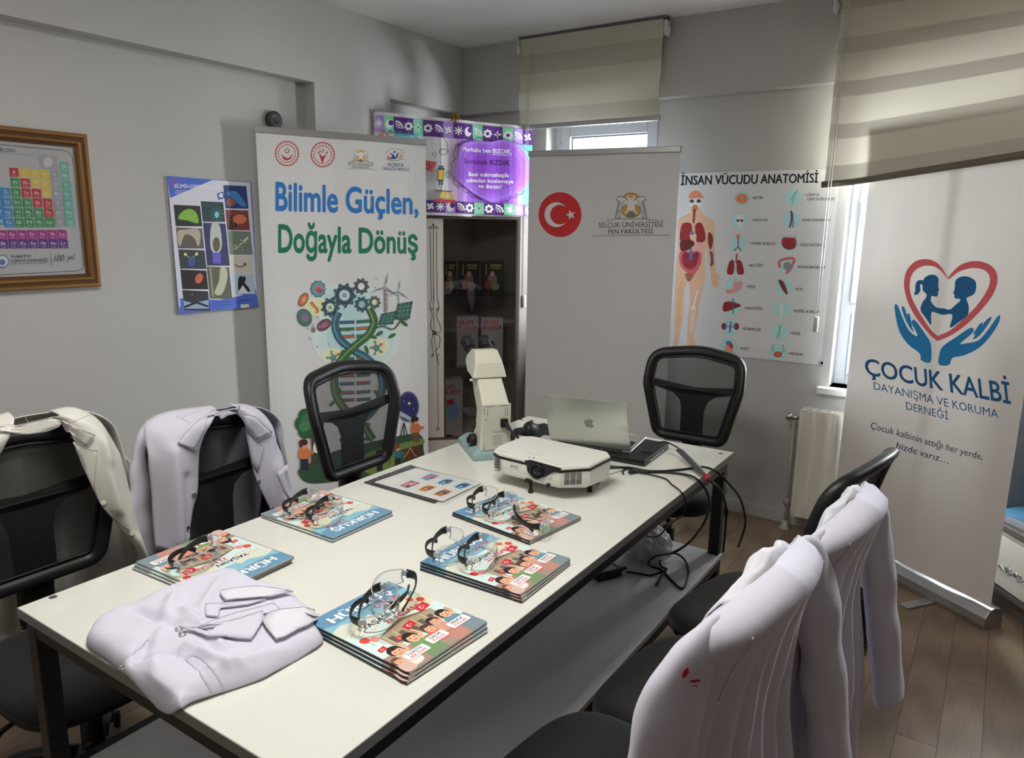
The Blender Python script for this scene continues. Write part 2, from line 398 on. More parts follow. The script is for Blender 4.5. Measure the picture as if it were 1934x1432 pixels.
    def text(s, t, x0, y0, x1, y1, h, c, bold=0.0, shear=0.0, up=None, res=2, h1=None):
        vs, fs = glyphs(t, 0, shear, res)
        a, b = min(p[0] for p in vs), max(p[0] for p in vs)
        up = up or (0, -1); h1 = h1 or h
        B = [(0, 0)] if bold < .003 else [(-bold, 0), (bold, 0)] if bold < .013 else [(bold * 1.15 * math.cos(q * PI / 4), bold * 1.15 * math.sin(q * PI / 4)) for q in range(8 if h > 20 else 4)]
        for ox, oy in B:
            o = []
            for gx, gy in vs:
                k = (gx + ox - a) / (b - a); hh = (h + (h1 - h) * k) * (gy + oy) / CAPH
                o.append(s.P(x0 + (x1 - x0) * k + up[0] * hh, y0 + (y1 - y0) * k + up[1] * hh))
            s.mb.add(o, fs, s.mi, s.col(c)); s.z += s.st * .04
# ================================================================== the room
XW, XC, YB, YW, ZC, ZB = -3.06, -2.974, 3.9, 3.98, 2.63, 2.24
m = MB(); m.box2((-3.4, -2.4, -.1), (2.6, 4.3, 0)); struct(m.build('floor', M['floor']))
m = MB(); m.box2((-3.4, -2.4, ZC), (2.6, 4.3, ZC + .1)); struct(m.build('ceiling', M['ceil']))
m = MB(); m.box2((-3.3, -2.2, 0), (XW, 4.2, ZC)); m.box2((XW - .02, -2.2, ZB), (XC, YB, ZC)); m.box2((XW - .02, 2.68, 0), (XC, 3.227, ZB))
struct(m.build('wall_left', M['wall']))
W1 = (-2.41, -1.69, .86, 2.2); W2 = (-.69, .66, .775, 2.2)
m = MB(); YO = 4.2
m.box2((-3.3, YW, 0), (W1[0], YO, ZC)); m.box2((W1[1], YW, 0), (W2[0], YO, ZC)); m.box2((W2[1], YW, 0), (2.5, YO, ZC))
for w in (W1, W2): m.box2((w[0], YW, 0), (w[1], YO, w[2])); m.box2((w[0], YW, w[3]), (w[1], YO, ZC))
m.box2((XW - .02, YB, ZB), (2.5, YW, ZC))
struct(m.build('wall_back', M['wall']))
m = MB(); m.box2((2.4, -2.2, 0), (2.5, 4.2, ZC)); struct(m.build('wall_right', mat('bounce damping dark wall', rgb(120, 112, 104), .7)))  # unseen right and rear walls, darkened to cut bounce light on the coats
m = MB(); m.box2((-3.3, -2.3, 0), (2.5, -2.2, ZC)); struct(m.build('wall_rear', MATS['bounce damping dark wall']))
m = MB(); m.box2((-3.06, YW - .014, 0), (2.4, YW, .07)); struct(m.build('baseboard_back', mat('grey white skirting', rgb(196, 194, 192), .5), bev=.003))
m = MB(); m.box2((XW, -2.2, 0), (XW + .014, 2.68, .07)); m.box2((XC, 2.68, 0), (XC + .014, 3.2, .07)); struct(m.build('baseboard_left', MATS['grey white skirting'], bev=.003))
m = MB(); m.box2((W2[0] - .05, YW - .05, W2[2] - .035), (W2[1] + .05, YO - .06, W2[2])); struct(m.build('trim_1', M['marble'], bev=.006))
m = MB(); m.box2((W1[0] - .03, YW - .04, W1[2] - .035), (W1[1] + .03, YO - .06, W1[2])); struct(m.build('trim_2', M['marble'], bev=.006))
def frame_boxes(m, x0, x1, z0, z1, y0, y1, w):
    m.box2((x0, y0, z0), (x0 + w, y1, z1)); m.box2((x1 - w, y0, z0), (x1, y1, z1))
    m.box2((x0 + w, y0, z0), (x1 - w, y1, z0 + w)); m.box2((x0 + w, y0, z1 - w), (x1 - w, y1, z1))
def pane(parent, x0, x1, z0, z1, y):
    m = MB(); m.box2((x0, y - .003, z0), (x1, y + .003, z1)); return m.build('pane', M['glass'], parent, world=True)
# left window
w = sempty('window_1', ((W1[0] + W1[1]) / 2, 4.12, W1[2])); x0, x1, z0, z1 = W1
m = MB(); frame_boxes(m, x0, x1, z0, z1, 4.09, 4.15, .05); m.build('frame', M['pvc'], w, world=True, bev=.004)
m = MB(); frame_boxes(m, x0 + .045, x1 - .045, z0 + .045, z1 - .045, 4.075, 4.14, .065); s_ = m.build('sash', M['pvc'], w, world=True, bev=.006)
m = MB(); frame_boxes(m, x0 + .105, x1 - .105, z0 + .105, z1 - .105, 4.10, 4.125, .012); m.build('gasket', M['grey'], w, world=True)
pane(w, x0 + .11, x1 - .11, z0 + .11, z1 - .11, 4.12)
m = MB()
for zz in (1.0, 2.02): m.cyl((x0 + .05, 4.075, zz - .04), (x0 + .05, 4.075, zz + .04), .008, seg=10)
m.build('hinge', M['pvc'], w, world=True)
# right window: tall casement above a fixed light
w = sempty('window_2', ((W2[0] + W2[1]) / 2, 4.12, W2[2])); x0, x1, z0, z1 = W2
m = MB(); frame_boxes(m, x0, x1, z0, z1, 4.09, 4.15, .055); m.box2((x0 + .05, 4.09, 1.14), (x1 - .05, 4.15, 1.21)); m.box2((.0, 4.09, z0 + .05), (.06, 4.15, z1 - .05)); m.build('frame', M['pvc'], w, world=True, bev=.004)
for a, b in ((x0 + .045, .01), (.05, x1 - .045)):
    m = MB(); frame_boxes(m, a, b, 1.2, z1 - .045, 4.06, 4.14, .075); so = m.build('sash', M['pvc'], w, world=True, bev=.007)
    pane(w, a + .07, b - .07, 1.27, z1 - .115, 4.11); pane(w, a + .02, b - .02, z0 + .06, 1.14, 4.12)
    m = MB(); frame_boxes(m, a + .012, b - .012, z0 + .055, 1.145, 4.075, 4.12, .028); m.build('glazing_bead', M['pvc'], w, world=True, bev=.004)
h = ony(1629, 392, 4.05)
m = MB(); m.lathe([(.016, 0), (.018, .012), (.012, .014)], (h.x, 4.06, h.z + .03), (0, -1, 0), 16); m.tube([(h.x, 4.045, h.z + .03), (h.x, 4.02, h.z + .028), (h.x + .006, 4.012, h.z), (h.x + .018, 4.012, h.z - .085)], [.009, .009, .009, .008], 10)
m.build('handle', M['pvc'], w, world=True)
# iron grilles outside and the tree beyond
def scroll(cx, cz, r, turns, s, y, a0): return [V((cx + s * r * (1 - .8 * k / 40) * math.cos(a0 + turns * 2 * PI * k / 40), y, cz + r * (1 - .8 * k / 40) * math.sin(a0 + turns * 2 * PI * k / 40))) for k in range(41)]
def grille(name, label, x0, x1, z0, z1, y, n):
    t = thing(name, label, 'window grille', ((x0 + x1) / 2, y, z0))
    m = MB(); m.tube([(x0, y, z0), (x0, y, z1), (x1, y, z1), (x1, y, z0), (x0, y, z0)], .006, 6); m.build('bar_frame', M['iron'], t, world=True)
    for i in range(n):
        cx = x0 + (x1 - x0) * (i + .5) / n; hw = (x1 - x0) / n / 2
        m = MB()
        for k in range(3):
            cz = z1 - .12 - k * (z1 - z0) / 3
            for s in (-1, 1):
                m.tube(scroll(cx + s * hw * .42, cz - .04, .055, 1.4, s, y, PI / 2), .004, 6)
                m.tube([V((cx + s * hw * math.sin(q / 12 * PI / 2 + .0), y, cz + .1 - .22 * (1 - math.cos(q / 12 * PI / 2)))) if q else V((cx, y, cz + .1 - .16)) for q in range(13)], .004, 6)
        m.tube([(cx, y, z0), (cx, y, z1)], .005, 6)
        m.build('scrollwork', M['iron'], t, world=True)
    return t
grille('window_grille', 'scrolled iron grille outside the window behind the grey flag banner', W1[0], W1[1], W1[2], W1[3] - .01, 4.185, 2)
grille('window_grille', 'white scrolled iron grille outside the tall window with green leaves behind', W2[0], W2[1], W2[2], W2[3] - .01, 4.185, 4)
t = thing('tree', 'sunlit green tree seen through the tall right window', 'tree', (-.7, 6.6, -.4))
m = MB(); m.tube([(-.7, 6.6, -.4), (-.68, 6.6, .6), (-.75, 6.65, 1.6)], [.09, .07, .04], 10)
for a in range(7): m.tube([(-.7, 6.6, .4 + a * .13), (-.7 + math.cos(a * 2.1) * .5, 6.6 + math.sin(a * 2.1) * .4, .8 + a * .13)], [.03, .01], 6)
m.build('trunk', M['bark'], t, world=True)
m = MB(); rnd = random.Random(3)
for i in range(2600):
    a, b, r = rnd.uniform(0, 2 * PI), rnd.uniform(-1, 1), rnd.uniform(.25, 1) ** .5
    c = V((-.75 + 1.1 * r * math.cos(a) * math.sqrt(1 - b * b), 6.6 + .8 * r * math.sin(a) * math.sqrt(1 - b * b), 1.0 + .85 * r * b))
    e = V((rnd.uniform(-1, 1), rnd.uniform(-1, 1), rnd.uniform(-1, 1))).normalized(); g = e.orthogonal().normalized(); k = rnd.uniform(.02, .04)
    m.add([c - e * k, c - g * k * .45, c + e * k, c + g * k * .45], [(0, 1, 2, 3)], rnd.randrange(3))
m.build('foliage', [M['leaf'], mat('pale leaves', rgb(170, 195, 110), .6), mat('deep leaves', rgb(84, 120, 56), .6)], t, world=True, recalc=False)

# ================================================================== blinds
def blind_chain(root, x, y, z0, z1):
    m = MB()
    for s in (-.006, .006): m.tube([(x + s, y, z1), (x + s, y, z0)], .0022, 6)
    c = m.build('pull_chain', M['iron'], root, world=True)
    m = MB(); m.lathe([(.006, 0), (.011, .004), (.012, .07), (.009, .075)], (x, y, z0 - .07), (0, 0, 1), 14); k = m.build('chain_weight', M['ivory'], root, world=True); return c
def cassette_bits(root, x0, x1, y, z):
    m = MB(); m.box2((x0, y + .01, z + .028), (x1, y + .06, z + .040)); m.build('mounting_rail', M['grey'], root, world=True)
    m = MB(); m.cyl((x0 + .012, y + .036, z + .004), (x1 - .012, y + .036, z + .004), .020, seg=20); m.build('roller', M['ivory'], root, world=True)
    for xx in (x0, x1):
        m = MB(); m.box((xx, y + .02, z - .02), (.012, .05, .075)); m.cyl((xx - .004, y + .022, z - .03), (xx + .012, y + .022, z - .03), .024, seg=18); m.build('end_bracket', M['iron'], root, world=True, bev=.004)
def add_uv(o, fn):
    uvl = o.data.uv_layers.new(name='UVMap')
    for l in o.data.loops: uvl.data[l.index].uv = fn(o.data.vertices[l.vertex_index].co)
bl = thing('roller_blind', 'cream roller blind half lowered over the left back window', 'blind', (-2.05, 3.84, 2.13))
cassette_bits(bl, -2.52, -1.615, 3.82, 2.588)
xa, xb, zt, zb = -2.505, -1.63, 2.612, 2.135
m = MB(); m.grid(lambda a, b: V((xa + (xb - xa) * a, 3.825 + .012 * math.sin(b * 7 + .4) * b + .006 * math.sin(b * 15), zt + (zb - zt) * b)), 8, 40)
o = m.build('fabric', M['blind2'], bl, world=True, recalc=False); add_uv(o, lambda c: (c.x, c.z))
m = MB(); m.box2((xa - .004, 3.815, zb - .022), (xb + .006, 3.84, zb + .004)); m.build('bottom_bar', M['alu'], bl, world=True, bev=.004)
blind_chain(bl, ony(993, 400, 3.80).x, 3.80, ony(993, 560, 3.80).z, 2.55)
bl = thing('zebra_blind', 'cream striped zebra blind sagging over the child heart banner', 'blind', (.0, 3.84, 1.8))
cassette_bits(bl, -.80, .78, 3.82, 2.588)
pA, pB = ony(1577, 342, 3.81), onz(1934, 277, 1.755)
def zfab(a, b):
    # hangs straight at its left edge; towards the right the banner top behind it pushes it into the room
    x = -.772 + 1.53 * a
    xx = min(x, .108); push = max(0, 3.825 - (3.807 - .7114 * (xx + .576) - .034))
    y = 3.825 - push * min(1, b / .715) + .004 * math.sin(b * 22) - .012 * math.exp(-((b - .74) / .06) ** 2) * min(1, a * 3)
    z = 2.585 - (.81 + .03 * math.sin(a * 3.1) * math.sin(b * 3.1)) * b + .135 * min(a, .6) * b ** 2
    return V((x, y, z))
m = MB(); m.grid(zfab, 60, 60); o = m.build('fabric', M['blind'], bl, world=True, recalc=False)
uvl = o.data.uv_layers.new(name='UVMap')
for l in o.data.loops: vi = l.vertex_index; uvl.data[l.index].uv = ((vi % 61) / 60 * 1.53, (vi // 61) / 60 * .82)
m = MB(); m.tube([zfab(k / 12, 1) + V((-.012 if k == 0 else 0, -.002, -.006)) for k in range(13)], .0125, 10, flat=1.2, up=(0, 0, 1)); m.build('bottom_bar', mat('taupe blind bar', rgb(120, 112, 98), .4, .3), bl, world=True)
blind_chain(bl, ony(1570, 317, 3.80).x, 3.80, ony(1540, 600, 3.80).z, 2.6)

# ================================================================== radiators
def radiator(label, x0, x1, z0, z1, y, n, valve):
    t = thing('radiator', label, 'radiator', ((x0 + x1) / 2, y + .05, 0))
    m = MB(); 
    def fp(a, b):
        x = x0 + (x1 - x0) * a; e = min(1, min(b, 1 - b) / .06); g = max(0, math.cos(a * n * 2 * PI)) ** .5
        return V((x, y - .012 * g * e, z0 + (z1 - z0) * b))
    m.grid(fp, n * 10, 24); m.box2((x0, y + .001, z0), (x1, y + .012, z1)); m.box2((x0, y + .06, z0), (x1, y + .072, z1))
    m.build('front_panel', M['rad'], t, world=True, recalc=False)
    for xx in (x0, x1 - .006):
        m = MB(); m.box2((xx, y, z0 + .01), (xx + .006, y + .075, z1)); m.build('side_cover', M['rad'], t, world=True, bev=.002)
    m = MB(); m.box2((x0, y, z1), (x1, y + .01, z1 + .008)); m.box2((x0, y + .065, z1), (x1, y + .075, z1 + .008))
    k = x0 + .01
    while k < x1: m.box2((k, y + .008, z1), (k + .007, y + .067, z1 + .007)); k += .016
    m.build('top_grille', M['rad'], t, world=True)
    if valve:
        m = MB(); xv = x0 - .03
        m.cyl((xv - .03, y + .03, z1 - .045), (x0 + .004, y + .03, z1 - .045), .013, seg=14); m.lathe([(.012, 0), (.02, .006), (.02, .03), (.012, .036)], (xv - .045, y + .03, z1 - .045), (1, 0, 0), 14)
        m.build('valve', M['chrome'], t, world=True)
        m = MB(); m.tube([(xv, y + .03, z1 - .045), (xv, y + .03, .11), (xv, y + .03, 0)], [.009, .009, .012], 12); m.lathe([(.012, 0), (.02, .005), (.02, .03), (.014, .04)], (xv, y + .03, .13), (0, 0, 1), 14); m.lathe([(.03, 0), (.03, .004), (.02, .02), (.015, .05)], (xv, y + .03, 0), (0, 0, 1), 14)
        m.build('pipe', mat('painted pipe', rgb(176, 170, 162), .45, .2), t, world=True)
    for xx in (x0 + .12, x1 - .12):
        m = MB(); m.box2((xx - .015, y + .07, z0 + .1), (xx + .015, YW, z0 + .14)); m.build('wall_bracket', M['rad'], t, world=True)
    return t
radiator('white panel radiator with pipe and valve below the right window', -.79, .45, .09, .655, 3.86, 19, True)
radiator('white panel radiator half hidden between glass cabinet and grey flag banner', -2.42, -1.7, .16, .70, 3.86, 14, False)
# ================================================================== meeting table
TX0, TX1, TY0, TY1, TZ = -1.65, -.757, .617, 2.632, .75
t = thing('meeting_table', 'long white meeting table on dark steel frame with a lower shelf', 'table', ((TX0 + TX1) / 2, (TY0 + TY1) / 2, 0))
m = MB(); m.box2((TX0, TY0, TZ - .022), (TX1, TY1, TZ)); m.build('tabletop', M['white'], t, world=True, bev=.0015)
for nm, a, b in (('shaded_edge_band', (TX1 - .0005, TY0, TZ - .022), (TX1 + .0012, TY1, TZ - .001)), ('shaded_edge_band', (TX0, TY0 - .0012, TZ - .022), (TX1, TY0 + .0005, TZ - .001))):
    m = MB(); m.box2(a, b); m.build(nm, mat('shade grey edge band', rgb(140, 140, 139), .4), t, world=True)  # shade on the white tabletop edges, put into the strip colour
L = .04
for x in (TX0 + .025, TX1 - .035):
    for y in (TY0 + .03, TY1 - .03):
        m = MB(); m.box2((x - L / 2, y - L / 2, .006), (x + L / 2, y + L / 2, TZ - .022)); lg = m.build('leg', M['steel'], t, world=True, bev=.003)
        m = MB(); m.box2((x - L / 2, y - L / 2, 0), (x + L / 2, y + L / 2, .008)); m.build('foot_cap', M['black'], lg); lg.children[0].data.transform(Matrix.Translation(-V(t.location)))
for x in (TX0 + .022, TX1 - .032):
    m = MB(); m.box2((x - .02, TY0 + .05, TZ - .062), (x + .02, TY1 - .05, TZ - .022)); m.build('side_rail', M['steel'], t, world=True, bev=.003)
for y in (TY0 + .03, TY1 - .03):
    m = MB(); m.box2((TX0 + .045, y - .02, TZ - .062), (TX1 - .055, y + .02, TZ - .022)); m.build('end_rail', M['steel'], t, world=True, bev=.003)
m = MB(); m.box2((TX0 + .048, TY0 + .02, .337), (TX1 - .008, TY1 - .02, .355)); m.build('lower_shelf', M['shelf'], t, world=True, bev=.0015)
m = MB(); m.box2((TX1 - .058, TY0 + .052, .30), (TX1 - .012, TY1 - .052, .337)); m.build('shelf_rail', M['steel'], t, world=True, bev=.003)
m = MB(); m.box2((TX0 + .008, TY0 + .052, .30), (TX0 + .045, TY1 - .052, .345)); m.build('shelf_rail', M['steel'], t, world=True, bev=.003)
for px, py in ((100, 1128), (1361, 857), (985, 793)):
    p = onz(px, py, TZ); m = MB(); m.lathe([(0, .0004), (.004, .0006), (.0075, .001), (.0085, 0)], p, (0, 0, 1), 18); m.build('screw_cap', M['steel2'], t, world=True)
m = MB(); p = onz(162, 1406, .356); m.lathe([(0, .0006), (.01, .001), (.012, 0)], p, (0, 0, 1), 18); m.build('screw_cap', M['steel'], t, world=True)

# ================================================================== mesh-back office chairs
def rpoly(c, rad, n=8):
    out = []; k = len(c)
    for i in range(k):
        a, b, d = V(c[i - 1]), V(c[i]), V(c[(i + 1) % k]); r = rad[i]
        u, w = (a - b).normalized(), (d - b).normalized(); ang = u.angle(w); L_ = min(r / math.tan(ang / 2), (a - b).length * .49, (d - b).length * .49)
        p, q = b + u * L_, b + w * L_
        for j in range(n + 1):
            s = j / n; out.append(((1 - s) ** 2) * p + 2 * s * (1 - s) * b + s * s * q)
    return out
BZ0, BH = .60, .44
def back_pt(u, z, off=0):
    """chair-local point of the back surface; z from 0 (bottom) to BH"""
    y = -.212 - .15 * z + .028 * math.sin(PI * min(1, max(0, z / BH))) + .55 * u * u - .03 * max(0, z / BH - .75) * 4 * max(0, z / BH - .75)
    return V((u, y + off, BZ0 + z))
OUT = rpoly([(-.168, 0), (.168, 0), (.234, .26), (.226, .408), (0, .438), (-.226, .408), (-.234, .26)], [.07, .07, .2, .085, .5, .085, .2])
def make_chair():
    t = thing('office_chair', 'x', 'chair', (0, 0, 0))
    # frame ring
    m = MB(); n = len(OUT); prof = [(-.004, -.020), (-.006, .012), (.006, .026), (.03, .020), (.042, .002), (.034, -.018)]
    cen = V((0, .22))
    vs = []
    for i, p in enumerate(OUT):
        d = (OUT[(i + 1) % n] - OUT[i - 1]).normalized(); nn = V((d.y, -d.x))
        for a, b in prof: q = p - nn * a; vs.append(back_pt(q.x, q.y, b))
    k = len(prof)
    m.add(vs, [(i * k + j, i * k + (j + 1) % k, ((i + 1) % n) * k + (j + 1) % k, ((i + 1) % n) * k + j) for i in range(n) for j in range(k)], 0, None, True)
    m.build('back_frame', M['black'], t, sub=1)
    # thin groove ring inside
    m = MB(); pts = []
    for i, p in enumerate(OUT):
        d = (OUT[(i + 1) % n] - OUT[i - 1]).normalized(); nn = V((d.y, -d.x)); q = p - nn * .043; pts.append(back_pt(q.x, q.y, .008))
    m.tube(pts + [pts[0], pts[1]], .0045, 6, caps=False); m.build('frame_piping', M['blackm'], t)
    # mesh
    m = MB(); ins = []
    for i, p in enumerate(OUT):
        d = (OUT[(i + 1) % n] - OUT[i - 1]).normalized(); nn = V((d.y, -d.x)); ins.append(p - nn * .02)
    R = 10; c2 = V((0, .22)); vs = [back_pt(c2.x, c2.y)]
    for r in range(1, R + 1):
        for p in ins: q = c2.lerp(p, r / R); vs.append(back_pt(q.x, q.y))
    fs = [(0, 1 + i, 1 + (i + 1) % n) for i in range(n)]
    for r in range(R - 1):
        for i in range(n): a = 1 + r * n; fs.append((a + i, a + n + i, a + n + (i + 1) % n, a + (i + 1) % n))
    m.add(vs, fs, 0, None, True); m.build('back_mesh', M['mesh'], t, recalc=False)
    # T-shaped lumbar support behind the mesh
    left = [(-.205, .245), (-.205, .275), (-.1, .26), (0, .25), (.1, .26), (.205, .275), (.205, .245), (.10, .218), (.066, .19), (.055, .15), (.055, .0), (-.055, .0), (-.055, .15), (-.066, .19), (-.10, .218)]
    m = MB(); m.prism(left, lambda a, b: back_pt(a, b, -.008), lambda a, b: back_pt(a, b, -.026)); m.build('lumbar_support', M['blackm'], t, bev=.003)
    for zz in (.055, .125):
        m = MB(); p = back_pt(0, zz, -.009); m.lathe([(0, .003), (.007, .003), (.009, 0)], p, (0, 1, 0), 12); m.build('screw_cap', M['black'], t)
    # bellows
    m = MB(); path = vspline([(0, -.10, .40), (0, -.20, .41), (0, -.245, .46), (0, -.245, .56), (0, -.235, .64)], 72)
    m.tube(path, [.040 + .0075 * math.cos(i * PI) if 8 < i < 66 else .036 for i in range(73)], 16); m.build('bellows', mat('glossy black bellows', rgb(30, 30, 32), .22), t)
    # seat
    def seat_out(a, k=1):
        e = 2 / 3.6; c, s = math.cos(a), math.sin(a)
        return V((k * .238 * math.copysign(abs(c) ** e, c) * (1 - .06 * (s < 0) * abs(s)), .02 + k * .235 * math.copysign(abs(s) ** e, s), 0))
    rings = [(.90, .418), (.985, .424), (1.0, .44), (.995, .458), (.965, .474), (.90, .484), (.75, .487), (.5, .484), (.2, .481)]
    N = 56; m = MB(); vs = []
    for k, z in rings:
        for i in range(N):
            p = seat_out(2 * PI * i / N, k); fy = (p.y - .02) / .235
            vs.append(V((p.x, p.y, z - .022 * max(0, fy - .45) ** 2 * 3 + .008 * abs(p.x / .238) ** 2)))
    m.add(vs, [(r * N + i, r * N + (i + 1) % N, (r + 1) * N + (i + 1) % N, (r + 1) * N + i) for r in range(len(rings) - 1) for i in range(N)] + [tuple(range((len(rings) - 1) * N, len(rings) * N))], 0, None, True)
    m.build('seat', M['seat'], t, sub=1)
    m = MB(); vs = []
    for k, z in ((.55, .385), (.93, .405), (.95, .43)):
        for i in range(N): p = seat_out(2 * PI * i / N, k); vs.append(V((p.x, p.y, z)))
    m.add(vs, [(r * N + i, r * N + (i + 1) % N, (r + 1) * N + (i + 1) % N, (r + 1) * N + i) for r in range(2) for i in range(N)] + [tuple(range(N))[::-1], tuple(range(2 * N, 3 * N))], 0, None, True); m.build('seat_pan', M['blackm'], t)
    m = MB(); m.box((0, -.0, .365), (.16, .22, .05)); m.build('tilt_mechanism', M['blackm'], t, bev=.01)
    m = MB(); m.tube([(.05, .02, .37), (.2, .03, .365), (.235, .035, .36)], [.006, .006, .008], 8); lv = m.build('height_lever', M['black'], t)
    m = MB(); m.tube([(.225, .03, .362), (.255, .036, .352), (.29, .04, .34), (.305, .042, .335)], [.012, .024, .026, .014], 12, flat=.5); m.build('lever_paddle', M['black'], lv)
    m = MB(); m.cyl((0, 0, .2), (0, 0, .35), .0145, seg=20); m.cyl((0, 0, .28), (0, 0, .345), .02, seg=20); m.build('gas_lift', M['chrome'], t)
    m = MB(); m.lathe([(.026, .06), (.03, .07), (.029, .235), (.024, .245), (.018, .248)], seg=24); m.build('column_cover', M['black'], t)
    m = MB(); m.lathe([(.03, .05), (.045, .06), (.05, .09), (.036, .115), (.03, .118)], seg=24); m.build('base_hub', M['black'], t)
    for i in range(5):
        a = 2 * PI * i / 5 + PI / 2; d = V((math.cos(a), math.sin(a), 0))
        m = MB(); m.tube([d * .03 + V((0, 0, .09)), d * .15 + V((0, 0, .088)), d * .21 + V((0, 0, .076)), d * .235 + V((0, 0, .07))], [.026, .022, .017, .012], 10, flat=.75, up=(0, 0, 1)); sp = m.build('base_spoke', M['black'], t)
        m = MB(); q = d.cross(V((0, 0, 1))); c = d * .23 + q * .0
        for s in (-1, 1): m.lathe([(.012, 0), (.024, .002), (.026, .008), (.024, .016), (.012, .018)], c + q * s * .012 - (q * .018 if s < 0 else V((0, 0, 0))) + V((0, 0, .027)), q, 18)
        m.cyl(c + V((0, 0, .03)), c + V((0, 0, .075)), .007, seg=10); m.box(c + V((0, 0, .04)), (.022, .022, .03), R=Matrix.Rotation(a, 3, 'Z')); m.build('caster', M['blackm'], sp)
    return t
CHAIRS = {}
proto = make_chair()
CDZ = {}
def place(key, x, y, rz, label, dz=0):
    g = 'black mesh office chairs around the table'
    if not CHAIRS:
        proto.location = (x, y, 0); proto.rotation_euler = (0, 0, rz); proto['label'] = label; proto['group'] = g; c = proto
        RM[c.name] = Matrix.Translation(V((x, y, 0))) @ Matrix.Rotation(rz, 4, 'Z')
    else: c = dup(proto, (x, y, 0), rz, label, g)
    for ch in c.children:
        if not ch.name.startswith(('column_cover', 'base_', 'caster')): ch.location.z = dz
    CHAIRS[key] = c; CDZ[key] = dz; return c
place('L1', -1.97, .88, -PI / 2, 'black mesh office chair under the warm lit coat at the near left of the table', -.055)
place('L2', -1.87, 1.40, -PI / 2, 'black mesh office chair under the lavender white coat on the left of the table', -.105)
place('L3', -1.85, 2.0, -PI / 2, 'bare black mesh office chair in front of the science slogan banner', -.01)
place('FAR', -1.13, 3.0, PI, 'bare black mesh office chair at the far head of the table below the anatomy poster', -.01)
place('R1', -.525, 1.145, PI / 2 - .10, 'black mesh office chair under the red stained coat nearest the camera on the right', -.02)
place('R2', -.485, 1.64, PI / 2 - .08, 'black mesh office chair under the farther white coat on the right side', -.055)
place('R3', -.485, 2.14, PI / 2 - .17, 'bare black mesh office chair seen edge on before the child heart banner', -.06)
# ================================================================== white laboratory coats
from mathutils.bvhtree import BVHTree
def nz(p, s=1, seed=0): return noise.noise(V((p[0] * s + seed, p[1] * s, p[2] * s)))
def bvh_of(m): return BVHTree.FromPolygons([tuple(p) for p in m.v], [f for f in m.f])
def hit(bv, px, py, off=0):
    p, n, i, d = bv.ray_cast(CAM, ray(px, py).normalized())
    if p is None: return None
    if n.dot(CAM - p) < 0: n = -n
    return p + n * off
def drape(m, pts, bv, off, lvl=2, mi=0, fallback=None, edge=None, col=None):
    """lay a flat pixel outline onto a surface as a thin raised piece"""
    tr = tessellate_polygon([[V((p[0], p[1], 0)) for p in pts]])
    T = [tuple(tuple(pts[i]) for i in t) for t in tr]
    for _ in range(lvl):
        N = []
        for a, b, c in T:
            ab, bc, ca = [((p[0] + q[0]) / 2, (p[1] + q[1]) / 2) for p, q in ((a, b), (b, c), (c, a))]
            N += [(a, ab, ca), (ab, b, bc), (ca, bc, c), (ab, bc, ca)]
        T = N
    idx = {}; vs = []; fs = []; last = None
    for t in T:
        f = []
        for p in t:
            k = (round(p[0], 2), round(p[1], 2))
            if k not in idx:
                h = hit(bv, p[0], p[1], off) if bv else None
                if h is None: h = fallback(p[0], p[1])
                idx[k] = len(vs); vs.append(h)
            f.append(idx[k])
        fs.append(f)
    m.add(vs, fs, mi, col, True)
def ybk(z): return back_pt(0, min(BH, max(-.02, z - BZ0))).y
def zridge(u): a = abs(u); return BZ0 + .466 - .03 * a / .226 - .09 * max(0, (a - .19) / .06) ** 2
def coat_back(key, seed, hem, wide=.27, amp=.02):
    """back panel in chair space"""
    dz = CDZ[key]
    def fn(a, t):
        s = a * 2 - 1; ut = .214 * s; z0 = zridge(ut); W = .214 + (wide - .214) * min(1, t * 1.3)
        k = min(1, t / .05); rnd_ = math.sqrt(1 - (1 - k) ** 2)
        z = z0 - (z0 - hem) * t + .012 * math.sin(s * 5 + seed) * t
        A = amp * min(1, max(0, t - .07) * 2.2)
        ph = s * 10.5 + seed + 1.1 * math.sin(s * 2.3 + seed) + .5 * nz((s * 2, t * 1.2, seed))
        f = A * (abs(math.sin(ph / 1.0)) ** .8 * 1.5 - .6) + .008 * nz((s * 4, t * 5, 0), 1, seed) * min(1, t * 4)
        u = s * W + .012 * math.sin(t * 5 + seed) * t
        yb = ybk(z) + .55 * u * u * (1 - min(1, t * 1.5)) - .052 * rnd_ + .052 * abs(s) ** 6 * min(1, t / .10) - .03 * t
        if t < .02: yb += .01
        return V((u, yb - f * (1 - abs(s) ** 8), z + dz))
    return fn
def sleeve_tube(pts, r, seed, seg=20, flat=.55, n=30):
    P = vspline(pts, n); m = MB(); b = len(m.v)
    rs = [r * (1.0 - .22 * i / n) * min(1, .12 + 1.9 * i / n) for i in range(n + 1)]
    m.tube(P, rs, seg, 0, True, flat, up=(0, 1, 0))
    for i, p in enumerate(m.v):
        t = (i // seg) / n; c = P[min(n, i // seg)]
        m.v[i] = p + (p - c) * (.22 * nz(p, 16, seed) + .035 * math.sin(t * 26 + seed + 3 * nz(p, 6, seed)) * min(1, t * 3))
    return m
def snap(m, p, n, r=.0075): m.lathe([(r * .55, .0012), (r * .8, .0022), (r, .001), (r, 0)], p, n, 14)

